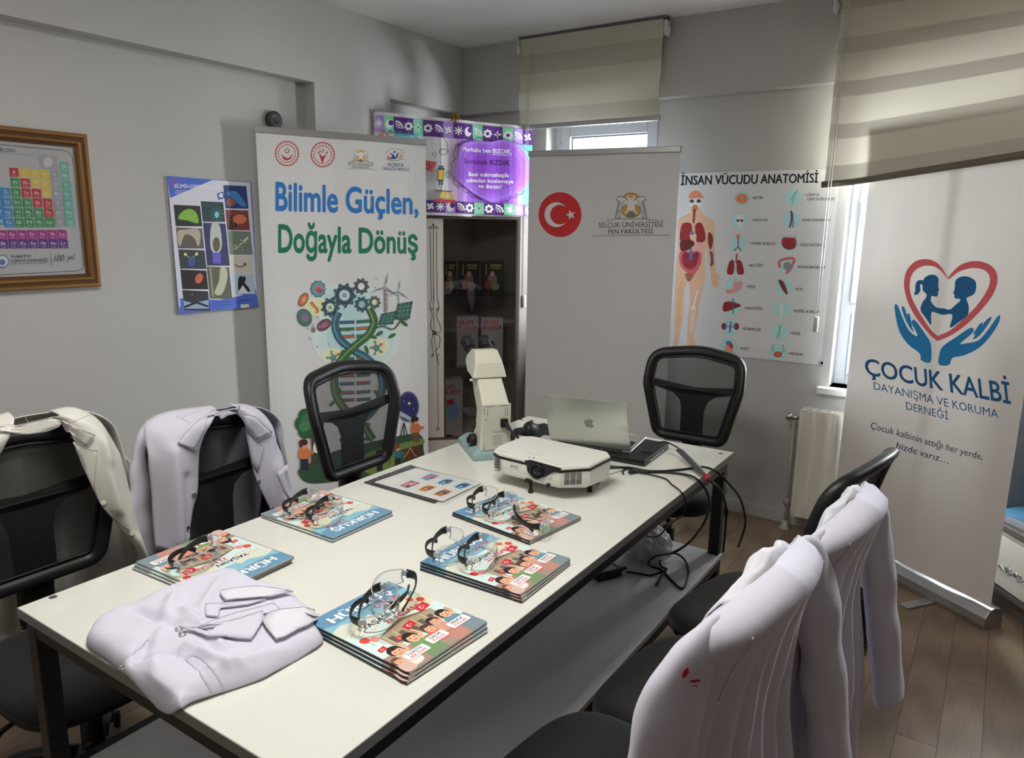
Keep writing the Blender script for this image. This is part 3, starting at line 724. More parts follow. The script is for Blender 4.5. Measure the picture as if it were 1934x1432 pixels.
# ---- coats on the right hand chairs, seen from behind
def coat_right(key, label, seed, hem, slv):
    ch = CHAIRS[key]; t = thing('lab_coat', label, 'coat', ch.location, ch.rotation_euler.z, 'white laboratory coats'); dz = CDZ[key]
    m = MB(); m.grid(coat_back(key, seed, hem, .285, .030), 96, 64)
    bp = m.build('back_panel', M['clothl'], t, solid=.0025, recalc=False)
    for sd in (-1, 1):
        bf = coat_back(key, seed, hem, .285, .030)
        def fr(a, q, sd=sd, bf=bf):
            E_ = bf(.5 + .5 * sd, q); E0 = bf(.5 + .5 * sd, 0); ut = .05 + (.214 - .05) * a
            o = .05 + .20 * min(1, q * 1.7) ** 1.2; z = zridge(ut) + dz + (E_.z - E0.z)
            k = min(1, q / .05); rd = math.sqrt(1 - (1 - k) ** 2); u = sd * o + (E_.x - sd * o) * a
            yb_ = lambda uu: ybk(z - dz) + .55 * uu * uu * (1 - min(1, q * 1.5)) + .01
            y = yb_(u) + (E_.y - yb_(E_.x)) * a ** 3 + .006 * rd * (1 - a) + .016 * rd * math.sin(PI * a ** 1.3) ** .8 * (1 - .6 * q) + .006 * nz((a * 4, q * 6, seed + sd)) * (1 - a)
            return V((u, y, z + (E_.z - z) * a ** 6))
        m = MB(); m.grid(fr, 14, 34); m.build('front_panel', M['clothl'], t, solid=.0025, recalc=False)
    for sd, pts in zip((-1, 1), slv):
        m = sleeve_tube([(sd * p[0], p[1], p[2] + dz) for p in pts], .072, seed + sd); sl = m.build('sleeve', M['clothl'], t, sub=1)
        q = V((sd * pts[-1][0], pts[-1][1], pts[-1][2] + dz))
    # collar lying forward over the ridge
    m = MB()
    prof = [(.002, -.016), (.008, .002), (.016, .012), (.026, .010), (.036, -.012), (.042, -.05), (.048, -.075)]
    def cf(a, b):
        u = (a * 2 - 1) * (.105 + .05 * b); k = b * (len(prof) - 1); i = min(int(k), len(prof) - 2); f = k - i
        py, pz = [prof[i][j] + (prof[i + 1][j] - prof[i][j]) * f for j in (0, 1)]
        w = .012 * nz((a * 5, b * 2.5, seed)) + .008 * math.sin(a * 14 + seed) * b
        return V((u, ybk(zridge(0)) + .55 * u * u + py + w, zridge(u) + pz * (1 - .35 * (a * 2 - 1) ** 2) + w + dz - .03 * b * abs(a * 2 - 1)))
    m.grid(cf, 28, 18); m.build('collar', M['cloth'], t, solid=.003, recalc=False)
    # shoulder yoke seams
    for sd in (-1, 1):
        m = MB(); f = coat_back(key, seed, hem, .285, .030)
        m.tube([f(.5 + sd * (.36 + .02 * k / 10), .03 + .13 * k / 10) + V((0, -.002, 0)) for k in range(11)], .0011, 5); m.build('shoulder_seam', M['seam'], t)
    return t
sl1 = [[(.14, -.268, 1.03), (.198, -.258, 1.008), (.232, -.24, .94), (.248, -.228, .80), (.258, -.23, .64), (.258, -.255, .46)], [(.15, -.262, 1.025), (.216, -.264, 1.0), (.258, -.272, .93), (.282, -.29, .80), (.296, -.315, .64), (.296, -.35, .45)]]
R1C = coat_right('R1', 'white lab coat with red stains draped over the nearest right chair', 1.3, .24, sl1)
R2C = coat_right('R2', 'white lab coat over the right chair directly behind the red stained coat', 4.1, .30, sl1)

# ---- coats on the left hand chairs, seen from the front (opening edges traced onto the chair's own plane)
def resample(pts, n):
    P = [V((p[0], p[1])) for p in pts]; L_ = [0]
    for a, b in zip(P, P[1:]): L_.append(L_[-1] + (b - a).length)
    out = []
    for k in range(n + 1):
        s = L_[-1] * k / n; i = 0
        while i < len(P) - 2 and L_[i + 1] < s: i += 1
        f = (s - L_[i]) / max(1e-9, L_[i + 1] - L_[i]); out.append(P[i].lerp(P[i + 1], f))
    return out
def front_loft(xp, inner, outer, seed, nt=40, ns=22, back=.03, folds=(), thr=830):
    I, O = resample(spline(inner, 60), nt), resample(spline(outer, 60), nt)
    def fn(a, q):
        j = min(nt, int(round(q * nt))); p = I[j].lerp(O[j], a)
        w = onx(p.x, p.y, xp)
        ridge = min(1, q / .09); d = .006 + .02 * math.sin(PI * min(1, a * 1.15)) * math.sqrt(max(0, 1 - (1 - ridge) ** 2)) + .012 * nz((w.y * 9, w.z * 5, seed)) * min(1, q * 5)
        for (ax, ay, bx, by, wd, am) in folds:
            A, B, P = V((ax, ay)), V((bx, by)), p; AB = B - A; f = max(0, min(1, (P - A).dot(AB) / AB.length_squared)); dd = (P - A - AB * f).length
            d += am * math.exp(-(dd / wd) ** 2)
        pb = back + (.079 - back) * max(0, min(1, (thr + 30 - O[j].y) / 60)); d -= pb * max(0, (a - .55) / .45) ** 2.2
        if ridge < 1: d -= .06 * (1 - ridge) ** 1.6 * (1 - a)
        return V((xp + d, w.y, w.z))
    m = MB(); m.grid(fn, ns, nt)
    return m
def coat_left(key, label, cl, xp, seed, hem, panels, sleeves, collars, snaps, pockets, seams, top):
    ch = CHAIRS[key]; t = thing('lab_coat', label, 'coat', ch.location, ch.rotation_euler.z, 'white laboratory coats'); dz = CDZ[key]
    T_ = resample(spline(top, 80), 60); yc = ch.location.y
    def bk(a, q):
        p = T_[min(60, int(round(a * 60)))]; w = onx(p.x, p.y, xp - .076); k = min(1, q / .06); rd = math.sqrt(1 - (1 - k) ** 2); s_ = a * 2 - 1
        z = w.z + (hem - w.z) * q; A = .022 * min(1, max(0, q - .06) * 2)
        f = A * (abs(math.sin(s_ * 9 + seed + .8 * math.sin(s_ * 3 + q))) ** .8 * 1.5 - .6)
        return V((w.x - .055 * rd * (1 - abs(s_) ** 8) - f - .02 * q, w.y + (w.y - yc) * .10 * q, z))
    m = MB(); m.grid(bk, 60, 50); m.build('back_panel', cl, t, world=True, solid=.0025, recalc=False)
    allm = MB()
    for inner, outer, fl in panels:
        m = front_loft(xp, inner, outer, seed, folds=fl); m.build('front_panel', cl, t, world=True, solid=.0025, recalc=False); allm.add(m.v, m.f)
    bv = bvh_of(allm); fb = lambda x, y: onx(x, y, xp + .018)
    for pts in sleeves:
        m = sleeve_tube(pts, .075, seed, flat=.6); m.build('sleeve', cl, t, sub=1)
    for c in collars:
        m = MB(); drape(m, c, bv, .008, 2, fallback=fb); m.build('collar', cl, t, world=True, solid=.003, recalc=False)
        m = MB(); e = [hit(bv, x, y, .0105) or fb(x, y) + V((.0025, 0, 0)) for x, y in resample(list(c) + [c[0]], 60)]; m.tube(e, .0006, 5); m.build('collar_edge', M['seam'], t, world=True)
    for p in snaps:
        m = MB(); q = hit(bv, p[0], p[1], .003) or fb(*p); snap(m, q, (1, -.4, .3)); m.build('snap_button', M['chrome'] if len(p) < 3 else M['ivory'], t, world=True)
    for p in pockets:
        m = MB(); drape(m, p, bv, .004, 2, fallback=fb); m.build('pocket', cl, t, world=True, solid=.002, recalc=False)
    for sm_ in seams:
        m = MB(); m.tube([hit(bv, x, y, .002) or fb(x, y) for x, y in spline(sm_, 30)], .0006, 5); m.build('seam', M['seam'], t, world=True)
    return t
coat_left('L2', 'lavender white lab coat hanging open on the second chair of the left side', M['clothl'], -2.02, 2.2, .42,
    [([(457, 779), (468, 834), (475, 875), (486, 916), (503, 954), (513, 975), (520, 1010)], [(456, 769), (490, 770), (515, 781), (531, 800), (536, 840), (545, 885), (557, 945), (560, 1010)], [(515, 880, 530, 960, 8, .01)]),
     ([(391, 792), (382, 822), (375, 853), (374, 897), (372, 929), (361, 966), (355, 1016), (352, 1040)], [(425, 772), (371, 779), (333, 787), (309, 798), (291, 815), (288, 870), (296, 940), (302, 1040)], [(318, 850, 330, 1020, 10, .018), (345, 900, 350, 1000, 8, -.01)])],
    [[(.15, -.29, .95), (.19, -.275, .88), (.20, -.265, .76), (.20, -.265, .6), (.195, -.27, .46)]],
    [[(457, 779), (480, 787), (511, 817), (485, 831), (468, 808)], [(391, 790), (375, 797), (352, 815), (333, 838), (366, 848), (374, 832), (384, 812)], [(391, 791), (412, 784), (417, 792), (430, 784), (457, 779), (452, 771), (425, 774), (400, 780)], [(468, 834), (472, 822), (484, 835), (497, 841), (487, 888), (476, 872)]],
    [(364, 934), (352, 997), (488, 909), (513, 961)], [[(522, 893), (543, 877), (556, 941), (546, 946), (535, 926)]],
    [[(371, 779), (345, 790), (360, 800), (333, 787)], [(497, 841), (491, 880), (492, 905)]],
    [(284, 900), (288, 850), (293, 815), (309, 798), (333, 787), (371, 779), (425, 771), (456, 768), (490, 770), (515, 781), (531, 800), (536, 840), (545, 885)])
coat_left('L1', 'warm lit white lab coat hanging open on the chair nearest the left edge', M['clothw'], -2.12, 5.2, .24,
    [([(119, 793), (135, 822), (145, 853), (154, 881), (176, 928), (189, 954), (220, 991), (251, 1029), (269, 1054)], [(118, 783), (151, 776), (179, 781), (211, 800), (226, 831), (239, 878), (251, 929), (264, 991), (275, 1056)], [(190, 830, 215, 960, 10, .012), (205, 880, 250, 1000, 8, -.01)]),
     ([(17, 819), (6, 841), (0, 853), (-20, 890), (-45, 940), (-62, 1000), (-66, 1060)], [(40, 786), (0, 797), (-40, 806), (-80, 822), (-100, 870), (-110, 960), (-115, 1080)], [])],
    [],
    [[(121, 792), (138, 801), (176, 822), (163, 844), (135, 820), (127, 806)], [(138, 836), (147, 833), (162, 844), (182, 850), (179, 891), (177, 924), (160, 886), (150, 858)], [(0, 819), (18, 818), (52, 820), (90, 814), (110, 806), (121, 793), (100, 788), (60, 797), (0, 812)]],
    [(195, 949, 1), (249, 1007, 1)], [], [[(47, 786), (52, 796), (54, 798)], [(179, 781), (160, 788), (138, 797)], [(182, 850), (178, 900), (190, 950), (249, 1005)]],
    [(-104, 900), (-98, 855), (-80, 822), (-40, 806), (0, 797), (47, 786), (104, 778), (151, 776), (179, 781), (211, 800), (226, 831), (239, 878), (251, 929)])

# ---- folded coat lying on the near end of the table
OUTL = [(161, 1214), (175, 1189), (212, 1167), (262, 1149), (324, 1120), (373, 1101), (430, 1085), (451, 1087), (473, 1103), (492, 1112), (550, 1124), (572, 1146), (594, 1161), (597, 1185), (613, 1211), (604, 1222), (547, 1254), (497, 1283), (425, 1307), (361, 1330), (321, 1355), (299, 1347), (279, 1323), (257, 1298), (232, 1271), (200, 1246), (172, 1231)]
t = thing('folded_lab_coat', 'folded lilac white lab coat lying over the near end of the table', 'coat', tuple(onz(380, 1210, TZ)), 0, 'white laboratory coats')
oul = []
for q in resample(OUTL + [OUTL[0]], 132)[:-1]:
    w = onz(q.x, q.y, TZ + .004)
    if w.y < TY0 - .004: w = ony(q.x, q.y, TY0 - .012)
    oul.append(w)
cen = onz(385, 1205, TZ); NR = 30; N = len(oul)
FL = [((262, 1160), (330, 1190), 12, -.012), ((330, 1135), (290, 1215), 14, .012), ((345, 1160), (420, 1225), 12, .010), ((300, 1190), (262, 1245), 13, -.013), ((240, 1247), (330, 1236), 7, -.011), ((352, 1225), (430, 1262), 8, .010), ((300, 1245), (270, 1300), 14, .008), ((400, 1270), (540, 1225), 18, .008), ((330, 1240), (388, 1270), 6, -.006), ((380, 1240), (470, 1260), 7, .006), ((420, 1100), (380, 1160), 14, .008), ((310, 1310), (420, 1285), 9, -.007)]
FLW = [(onz(*a, TZ + .03), onz(*b, TZ + .03), w * .00092, am) for a, b, w, am in FL]
def coat_h(p, r):
    h = .036 * (1 - r ** 14) ** .6 * (1 - .25 * max(0, min(1, (p.x - cen.x) / .25)))
    for A, B, wd, am in FLW:
        ab = (B - A).xy; f = max(0, min(1, (p - A).xy.dot(ab) / ab.length_squared)); dd = ((p - A).xy - ab * f).length
        h += 1.25 * am * math.exp(-(dd / wd) ** 2) * min(1, (1 - r) * 6)
    return h + .006 * nz((p.x * 14, p.y * 14, 0)) + .0035 * abs(nz((p.x * 30, p.y * 22, 4))) * min(1, (1 - r) * 8)
m = MB(); vs = [V((cen.x, cen.y, TZ + .002 + coat_h(cen, 0)))]
for k in range(1, NR + 1):
    r = 1 - (1 - k / NR) ** 1.7
    for o_ in oul:
        x, y = cen.x + (o_.x - cen.x) * r, cen.y + (o_.y - cen.y) * r
        zb = TZ + .002 if k < NR - 1 and y > TY0 - .003 else TZ + .002 + (o_.z - TZ - .002) * (1 if k == NR else max(0, min(1, (TY0 - y) / .012)) if o_.y < TY0 else 0)
        vs.append(V((x, y, zb + coat_h(V((x, y, 0)), r))))
m.add(vs, [(0, 1 + i, 1 + (i + 1) % N) for i in range(N)] + [(1 + k * N + i, 1 + (k + 1) * N + i, 1 + (k + 1) * N + (i + 1) % N, 1 + k * N + (i + 1) % N) for k in range(NR - 1) for i in range(N)] , 0, None, True)
bot = [V((cen.x + (o_.x - cen.x) * .93, max(TY0 + .002, cen.y + (o_.y - cen.y) * .93), TZ + .0006)) for o_ in oul]
b0 = m.add(bot, [tuple(range(N))[::-1]], 0, None, False)
l0 = 1 + (NR - 1) * N
for i in range(N): m.f.append([l0 + i, b0 + i, b0 + (i + 1) % N, l0 + (i + 1) % N]); m.m.append(0); m.c.append(None); m.s.append(True)
m.build('folded_body', M['clothl'], t, world=True, sub=1)
bv = bvh_of(m); fb = lambda x, y: onz(x, y, TZ + .03)
def cs(x, y): return (150 + x / 4.029, 1060 + y / 4.029)
for nm, pl, off in (('collar', [(1050, 255), (1110, 325), (1255, 312), (1460, 296), (1612, 258), (1500, 232), (1340, 218), (1180, 232)], .008),
                    ('lapel', [(880, 525), (1000, 470), (1180, 410), (1340, 370), (1480, 330), (1540, 390), (1380, 420), (1180, 470), (1000, 520)], .0035),
                    ('lapel', [(950, 340), (1060, 338), (1250, 322), (1420, 305), (1290, 345), (1070, 372), (1052, 440), (960, 430)], .004),
                    ('lapel', [(775, 527), (900, 520), (1180, 470), (1400, 400), (1395, 480), (1310, 615), (1210, 610), (1000, 580)], .006),
                    ('collar', [(1395, 478), (1440, 555), (1495, 625), (1560, 605), (1660, 545), (1740, 515), (1785, 470), (1790, 398), (1690, 378), (1520, 400), (1440, 420)], .008)):
    m = MB(); P = [cs(*q) for q in pl]; drape(m, P, bv, off, 2, fallback=fb)
    m.build(nm, M['cloth' if nm == 'collar' else 'clothl'], t, world=True, solid=.0022, recalc=False)
    m = MB(); m.tube([hit(bv, q.x, q.y, off + .0016) or fb(q.x, q.y) for q in resample(P + [P[0]], 70)], .0006, 5); m.build('stitched_edge', M['seam'], t, world=True)
for a in ([(820, 740), (930, 870), (1008, 978)], [(815, 737), (912, 708), (1010, 820), (1075, 910), (1108, 992)], [(330, 780), (400, 700), (540, 600)]):
    m = MB(); m.tube([hit(bv, *q, .004) or fb(*q) for q in spline([cs(*p) for p in a], 30)], .0006, 5); m.build('seam', M['seam'], t, world=True)
for p in ((787, 560), (760, 522), (341, 812)):
    m = MB(); q = hit(bv, *cs(*p), .003) or fb(*cs(*p)); m.tube([q + V((.006 * math.cos(k * PI / 8), .006 * math.sin(k * PI / 8), 0)) for k in range(17)], .0012, 6); m.build('snap_button', M['chrome'], t, world=True)
# ================================================================== roll-up banners
def rollup(label, a, b, ztop, zbase=.09, foot=True, lean=0.0):
    """a, b: left and right floor points of the printed panel; returns root, normal, panel pixel mapper"""
    a, b = V((a[0], a[1], 0)), V((b[0], b[1], 0)); d = (b - a); wd_ = d.length; d.normalize(); n = V((d.y, -d.x, 0))
    if n.dot(CAM - a) < 0: n = -n
    c = (a + b) / 2
    t = thing('rollup_banner', label, 'banner', c)
    m = MB()
    prof = [(-.045, 0), (.045, 0), (.052, .02), (.05, .05), (.032, .075), (.008, .085), (-.03, .08), (-.045, .06)]
    A = [a - d * .004 + n * (p[0] - .02) + V((0, 0, p[1])) for p in prof]; B = [b + d * .004 + n * (p[0] - .02) + V((0, 0, p[1])) for p in prof]; k = len(prof)
    m.add(A + B, [(i, (i + 1) % k, k + (i + 1) % k, k + i) for i in range(k)], 0, None, False)
    m.build('base_cassette', M['alu'], t, world=True, bev=.004)
    for s, e in ((a - d * .004, -d), (b + d * .004, d)):
        m = MB(); Q = [s + n * (p[0] * 1.03 - .02) + V((0, 0, p[1] * 1.03)) for p in prof]; m.add(Q + [q + e * .008 for q in Q], [tuple(range(k))[::-1], tuple(range(k, 2 * k))] + [(i, (i + 1) % k, k + (i + 1) % k, k + i) for i in range(k)]); m.cyl(s + e * .007 + V((0, 0, .04)) - n * .02, s + e * .0095 + V((0, 0, .04)) - n * .02, .004, seg=10)
        m.build('end_cap', M['alu'], t, world=True, bev=.002)
    if foot:
        for f in (.28, .72):
            q = a + d * wd_ * f; m = MB(); m.box(q + n * .05 + V((0, 0, .006)), (.045, .26, .012), R=Matrix((d, n, V((0, 0, 1)))).transposed()); m.build('swivel_foot', M['alu'], t, world=True, bev=.005, bseg=3)
    m = MB(); m.tube([c - n * .03 + V((0, 0, .05)), c - n * .03 + V((0, 0, ztop - .01))], .008, 10); m.build('support_pole', M['alu'], t, world=True)
    m = MB(); m.box(c + V((0, 0, ztop)) - n * .004, (wd_ + .012, .022, .032), R=Matrix((d, n, V((0, 0, 1)))).transposed()); m.build('top_rail', M['alu'], t, world=True, bev=.004)
    m = MB(); m.add([a + V((0, 0, zbase)), b + V((0, 0, zbase)), b + V((0, 0, ztop)), a + V((0, 0, ztop))], [(0, 1, 2, 3)], 0, (.8, .795, .785))
    bk = [p - n * .0012 for p in (a + V((0, 0, zbase)), b + V((0, 0, zbase)), b + V((0, 0, ztop)), a + V((0, 0, ztop)))]
    m.add(bk, [(3, 2, 1, 0)], 0, (.55, .55, .56))
    return t, n, a, m
def wave(ob, org, d, n, k, L_, fn):
    """cut a printed sheet into narrow strips and let it hang in soft vertical waves"""
    bm = bmesh.new(); bm.from_mesh(ob.data)
    if sum((v.co - org).dot(d) for v in bm.verts) < 0: d = -d
    def fl(u): i = math.floor(u / L_ * k); f = u / L_ * k - i; return fn(L_ * i / k) * (1 - f) + fn(L_ * (i + 1) / k) * f
    for i in range(1, k): bmesh.ops.bisect_plane(bm, geom=bm.verts[:] + bm.edges[:] + bm.faces[:], dist=1e-6, plane_co=org + d * (L_ * i / k), plane_no=d)
    for v in bm.verts: v.co += n * fl((v.co - org).dot(d))
    bm.to_mesh(ob.data); bm.free()
# ---- science slogan banner
t, n, a0, m = rollup('tall roll-up banner with blue and green science slogan and DNA drawing', (-2.935, 2.285), (-2.578, 3.06), 1.972)
A = Art(m, lambda x, y: onp(x, y, a0, n), n, 190)
RED = (168, 46, 54); BL1 = (34, 104, 172); GR1 = (16, 104, 76)
for cx, cy in ((542, 290), (610, 292)):
    A.ring(cx, cy, 23, 24, .08, RED); A.ring(cx, cy, 17, 17.5, .07, RED)
    for k in range(20): A.ell(cx + 20 * math.cos(k * PI / 10), cy + 20.5 * math.sin(k * PI / 10), 1.1, 1.1, RED, 8)
    for k in range(14): A.ell(cx + 14.5 * math.cos(k * PI / 7 + .2), cy + 15 * math.sin(k * PI / 7 + .2), .8, .8, (196, 120, 120), 6)
A.up()
A.ring(542, 285, 4.5, 4.5, .35, RED, a0=-.9, a1=4.2); A.star(543, 281, 2, RED)
A.sm([(531, 291), (535, 300), (541, 303), (549, 300), (553, 291), (546, 298), (538, 297)], RED)
A.ring(608, 284, 4, 4, .35, RED, a0=-.9, a1=4.2); A.star(612, 283, 1.8, RED)
A.sm([(603, 290), (606, 300), (609, 308), (613, 300), (617, 291), (610, 295)], RED); A.ell(602, 288, 2, 2, RED, 8); A.ell(618, 288, 2, 2, RED, 8)
def eagle(A, cx, cy, k, dk=(60, 60, 60)):
    OR = (196, 146, 46)
    A.ell(cx, cy, 21 * k, 24 * k, dk, 30); A.up(); A.ell(cx, cy, 20 * k, 23 * k, OR, 30); A.up()
    W_ = (226, 224, 220)
    for s in (-1, 1):
        A.poly([(cx + s * x * k, cy + y * k) for x, y in ((5, -9), (12, -15), (22, -18), (29, -10), (23, -8), (27, 8), (30, 24), (27, 25), (23, 12), (24, 25), (20, 24), (17, 6), (9, -1))], dk); A.up()
        A.poly([(cx + s * x * k, cy + y * k) for x, y in ((6, -8.5), (12, -14), (22, -16.6), (27, -10.5), (21, -8.5), (25, 7), (28.5, 23), (27.2, 23.5), (22.5, 8), (23, 23), (21, 23), (16.6, 4), (9, -2))], W_); A.up()
        for q in range(4): A.line([(cx + s * (12 + q * 2.6) * k, cy - (10 - q) * k), (cx + s * (17 + q * 2.6) * k, cy + (10 + q * 2.5) * k)], .7 * k, dk)
        A.poly([(cx + s * x * k, cy + y * k) for x, y in ((1, -10), (7, -12), (8.5, -18), (5, -19), (0, -14))], W_)
        A.poly([(cx + s * x * k, cy + y * k) for x, y in ((2, 3), (8, 4), (7, 11), (13, 14), (11, 16), (4, 12))], W_)
    A.up(); A.sm([(cx - 7 * k, cy - 9 * k), (cx + 7 * k, cy - 9 * k), (cx + 6 * k, cy + 2 * k), (cx, cy + 11 * k), (cx - 6 * k, cy + 2 * k)], W_); A.up()
    A.poly([(cx - 10 * k, cy + 22 * k), (cx - 4 * k, cy + 11 * k), (cx + 4 * k, cy + 11 * k), (cx + 10 * k, cy + 22 * k)], (110, 112, 114)); A.up()
    for q in (-1, 1): A.line([(cx + q * 2 * k, cy - 14 * k), (cx + q * 5 * k, cy - 17 * k)], .8 * k, dk)
eagle(A, 681, 295, .5, (120, 110, 90))
A.line([(658, 307), (670, 304), (690, 304), (704, 308)], .8, (90, 90, 90), 8)
A.text('SELÇUK ÜNİVERSİTESİ', 657, 311.5, 705, 314, 4.2, (96, 94, 92), .012); A.text('FEN FAKÜLTESİ', 665, 317.5, 697, 318.5, 4.2, (96, 94, 92), .012); A.line([(653, 318.4), (709, 320.4)], .6, (120, 120, 120))
A.ring(746, 293, 19, 13, .06, (110, 120, 130), a0=PI * 1.08, a1=PI * 1.92)
A.poly([(738, 300), (741, 289), (744, 293), (747, 297), (750, 290), (753, 288), (751, 297), (746, 301)], (40, 70, 130)); A.ell(745, 287, 2, 2.2, (40, 70, 130), 10)
A.poly([(730, 294), (736, 297), (741, 302), (734, 300)], RED); A.poly([(762, 292), (757, 294), (751, 301), (759, 298)], (210, 110, 50)); A.ell(738, 291, 1.6, 1.8, RED, 8); A.ell(756, 290, 1.6, 1.8, (210, 110, 50), 8)
A.line([(729, 300), (742, 304), (764, 300)], 1.4, (70, 140, 90), 10)
A.text('KONYA', 733, 314.5, 763, 315.5, 7, (44, 70, 110), .01); A.text('GENÇLİK MERKEZİ', 722, 321, 774, 323, 5.2, (44, 70, 110), .004)
A.text('Bilimle Güçlen,', 521, 397, 790, 404, 52, BL1, .022, h1=42, res=4)
A.text('Doğayla Dönüş', 526, 476, 789, 478, 51, GR1, .022, h1=42, res=4)
# DNA picture: pale glow first
for k, c in ((1, (186, 196, 192)), (.85, (176, 194, 192)), (.65, (160, 190, 190))):
    A.ell(672, 640, 84 * k, 62 * k, c, 30); A.ell(655, 575, 76 * k, 40 * k, c, 30); A.up()
for k, c in ((1, (206, 200, 170)), (.6, (216, 200, 150))): A.ell(600, 580, 26 * k, 18 * k, c, 20); A.ell(715, 655, 20 * k, 18 * k, c, 20); A.ell(630, 672, 22 * k, 14 * k, c, 20); A.up()
DK = (34, 52, 58)
for x, y, r, c, hc in ((651, 558, 21, (74, 92, 104), (190, 198, 200)), (682, 541, 14, (92, 92, 96), (206, 206, 204)), (624, 581, 17, (66, 92, 104), (220, 204, 160)), (683, 575, 13.5, (70, 104, 108), (140, 170, 170)), (707, 571, 11, (104, 112, 84), (200, 200, 180))):
    A.gear(x, y, r + 1.2, DK, 9, .5, hc, 1.05); A.up(); A.gear(x, y, r - .4, c, 9, .46, hc, 1.05); A.up(); A.ring(x, y, r * .72, r * .75, .14, DK); A.up()
A.ell(651, 558, 5, 5, (120, 150, 160), 14); A.ell(624, 581, 4, 4, (120, 150, 160), 14); A.up()
for x, y, rx, ry, rt, c, c2 in ((601, 546, 13, 14, 0, (92, 140, 150), (196, 90, 84)), (575, 600, 13, 16, -.4, (70, 110, 98), (120, 100, 130)), (573, 566, 7, 13, .5, (176, 96, 60), (206, 140, 90)), (612, 614, 14, 9, -.6, (108, 70, 92), (150, 96, 110))):
    A.ell(x, y, rx + 1, ry + 1, DK, 22, rt); A.up(); A.ell(x, y, rx, ry, c, 22, rt); A.up(); A.ell(x + 1, y, rx * .55, ry * .5, c2, 16, rt); A.up()
A.ell(604, 549, 6, 4, (150, 70, 90), 14, .3); A.ell(592, 623, 4, 5, (110, 100, 112), 12)
for k in range(10): A.ell(601 + 15 * math.cos(k * .63), 546 + 16 * math.sin(k * .63), 1.2, 1.2, (70, 110, 120), 8)
A.line([(588, 570), (592, 578), (600, 584), (597, 592)], 5, (196, 130, 70), 12); A.line([(585, 572), (592, 574), (602, 590)], 2, (150, 90, 50), 10)
for k in range(26):
    r1 = random.Random(k); A.ell(r1.uniform(565, 715), r1.uniform(525, 660), 1.5, 1.8, (110, 150, 156), 8)
A.up()
# helix
def helix(cx, amp, ph, y0, y1, n=40, per=150): return [(cx + amp * math.cos(2 * PI * (y0 + (y1 - y0) * k / n - ph) / per), y0 + (y1 - y0) * k / n) for k in range(n + 1)]
for i, (y, c1, c2) in enumerate(((608, (60, 92, 128), (60, 112, 84)), (621, (70, 110, 80), (176, 96, 72)), (635, (176, 96, 72), (70, 110, 80)), (677, (60, 110, 90), (176, 96, 72)), (709, (150, 80, 70), (60, 104, 84)), (724, (70, 100, 130), (150, 80, 76)), (741, (150, 84, 76), (66, 108, 84)), (755, (130, 80, 70), (60, 96, 76)), (803, (150, 84, 70), (150, 84, 70)), (814, (150, 84, 70), (120, 80, 70)), (830, (60, 96, 76), (60, 96, 76)))):
    tl = -.5 - .06 * (i % 3)
    A.line([(642, y + 1.5), (669, y)], 6, DK); A.line([(673, y), (699, y - 2)], 6, DK); A.up(); A.line([(643, y + 1.5), (668, y)], 4, c1); A.line([(674, y), (698, y - 2)], 4, c2); A.up()
for pts, c, c2 in (([(640, 590), (633, 612), (642, 640), (668, 662), (692, 676), (716, 702), (722, 730), (708, 770), (676, 800)], (52, 92, 108), (84, 130, 140)), ([(697, 583), (706, 606), (697, 630), (672, 652), (648, 676), (634, 704), (634, 740), (650, 770), (684, 800), (704, 830)], (58, 96, 58), (110, 140, 70))):
    A.line(pts, 14, DK, 50); A.up(); A.line(pts, 11.5, c, 50); A.up(); A.line([(x - 2, y) for x, y in pts], 3, c2, 50); A.up()
for x, y, rt in ((704, 636, .4), (716, 630, -.6), (646, 668, -1.2), (692, 660, 1.2), (634, 708, -.9), (640, 735, .8), (628, 762, -.7), (712, 742, .6), (740, 634, -.5), (764, 611, .7), (758, 600, -.5)): A.ell(x, y, 8, 3.2, (52, 92, 56), 14, rt)
# turbines and panels
A.line([(703, 622), (722, 616), (742, 622), (757, 606), (770, 604)], 2.6, (52, 76, 52), 16); A.up()
for x, y, k, b in ((727, 542, 1, 620), (752, 550, .82, 580)):
    A.line([(x, y), (x + 1.5, b)], 2.4 * k, (120, 134, 138)); A.up()
    for q in (-1.42, .62, 2.75): A.poly([(x, y), (x + 12 * k * math.cos(q + .16), y + 12 * k * math.sin(q + .16)), (x + 31 * k * math.cos(q), y + 31 * k * math.sin(q)), (x + 8 * k * math.cos(q - .12), y + 8 * k * math.sin(q - .12))], (92, 112, 116))
    A.up(); A.ell(x, y, 2.6 * k, 2.8 * k, (150, 160, 160), 12)
for k in range(5): A.ring(728, 552 + k * 9, 4, 5, .3, (130, 90, 90))
for P in ([(720, 593), (748, 587), (742, 612), (713, 614)], [(751, 574), (780, 569), (774, 602), (745, 603)]):
    A.poly([(x * 1.0, y) for x, y in P], DK); A.up(); c = [sum(q[i] for q in P) / 4 for i in (0, 1)]; A.poly([(c[0] + (x - c[0]) * .9, c[1] + (y - c[1]) * .9) for x, y in P], (44, 92, 84)); A.up()
    for f in (.25, .5, .75):
        L_ = lambda p, q: (p[0] + (q[0] - p[0]) * f, p[1] + (q[1] - p[1]) * f)
        A.line([L_(P[0], P[1]), L_(P[3], P[2])], .7, (110, 150, 130)); A.line([L_(P[0], P[3]), L_(P[1], P[2])], .7, (110, 150, 130))
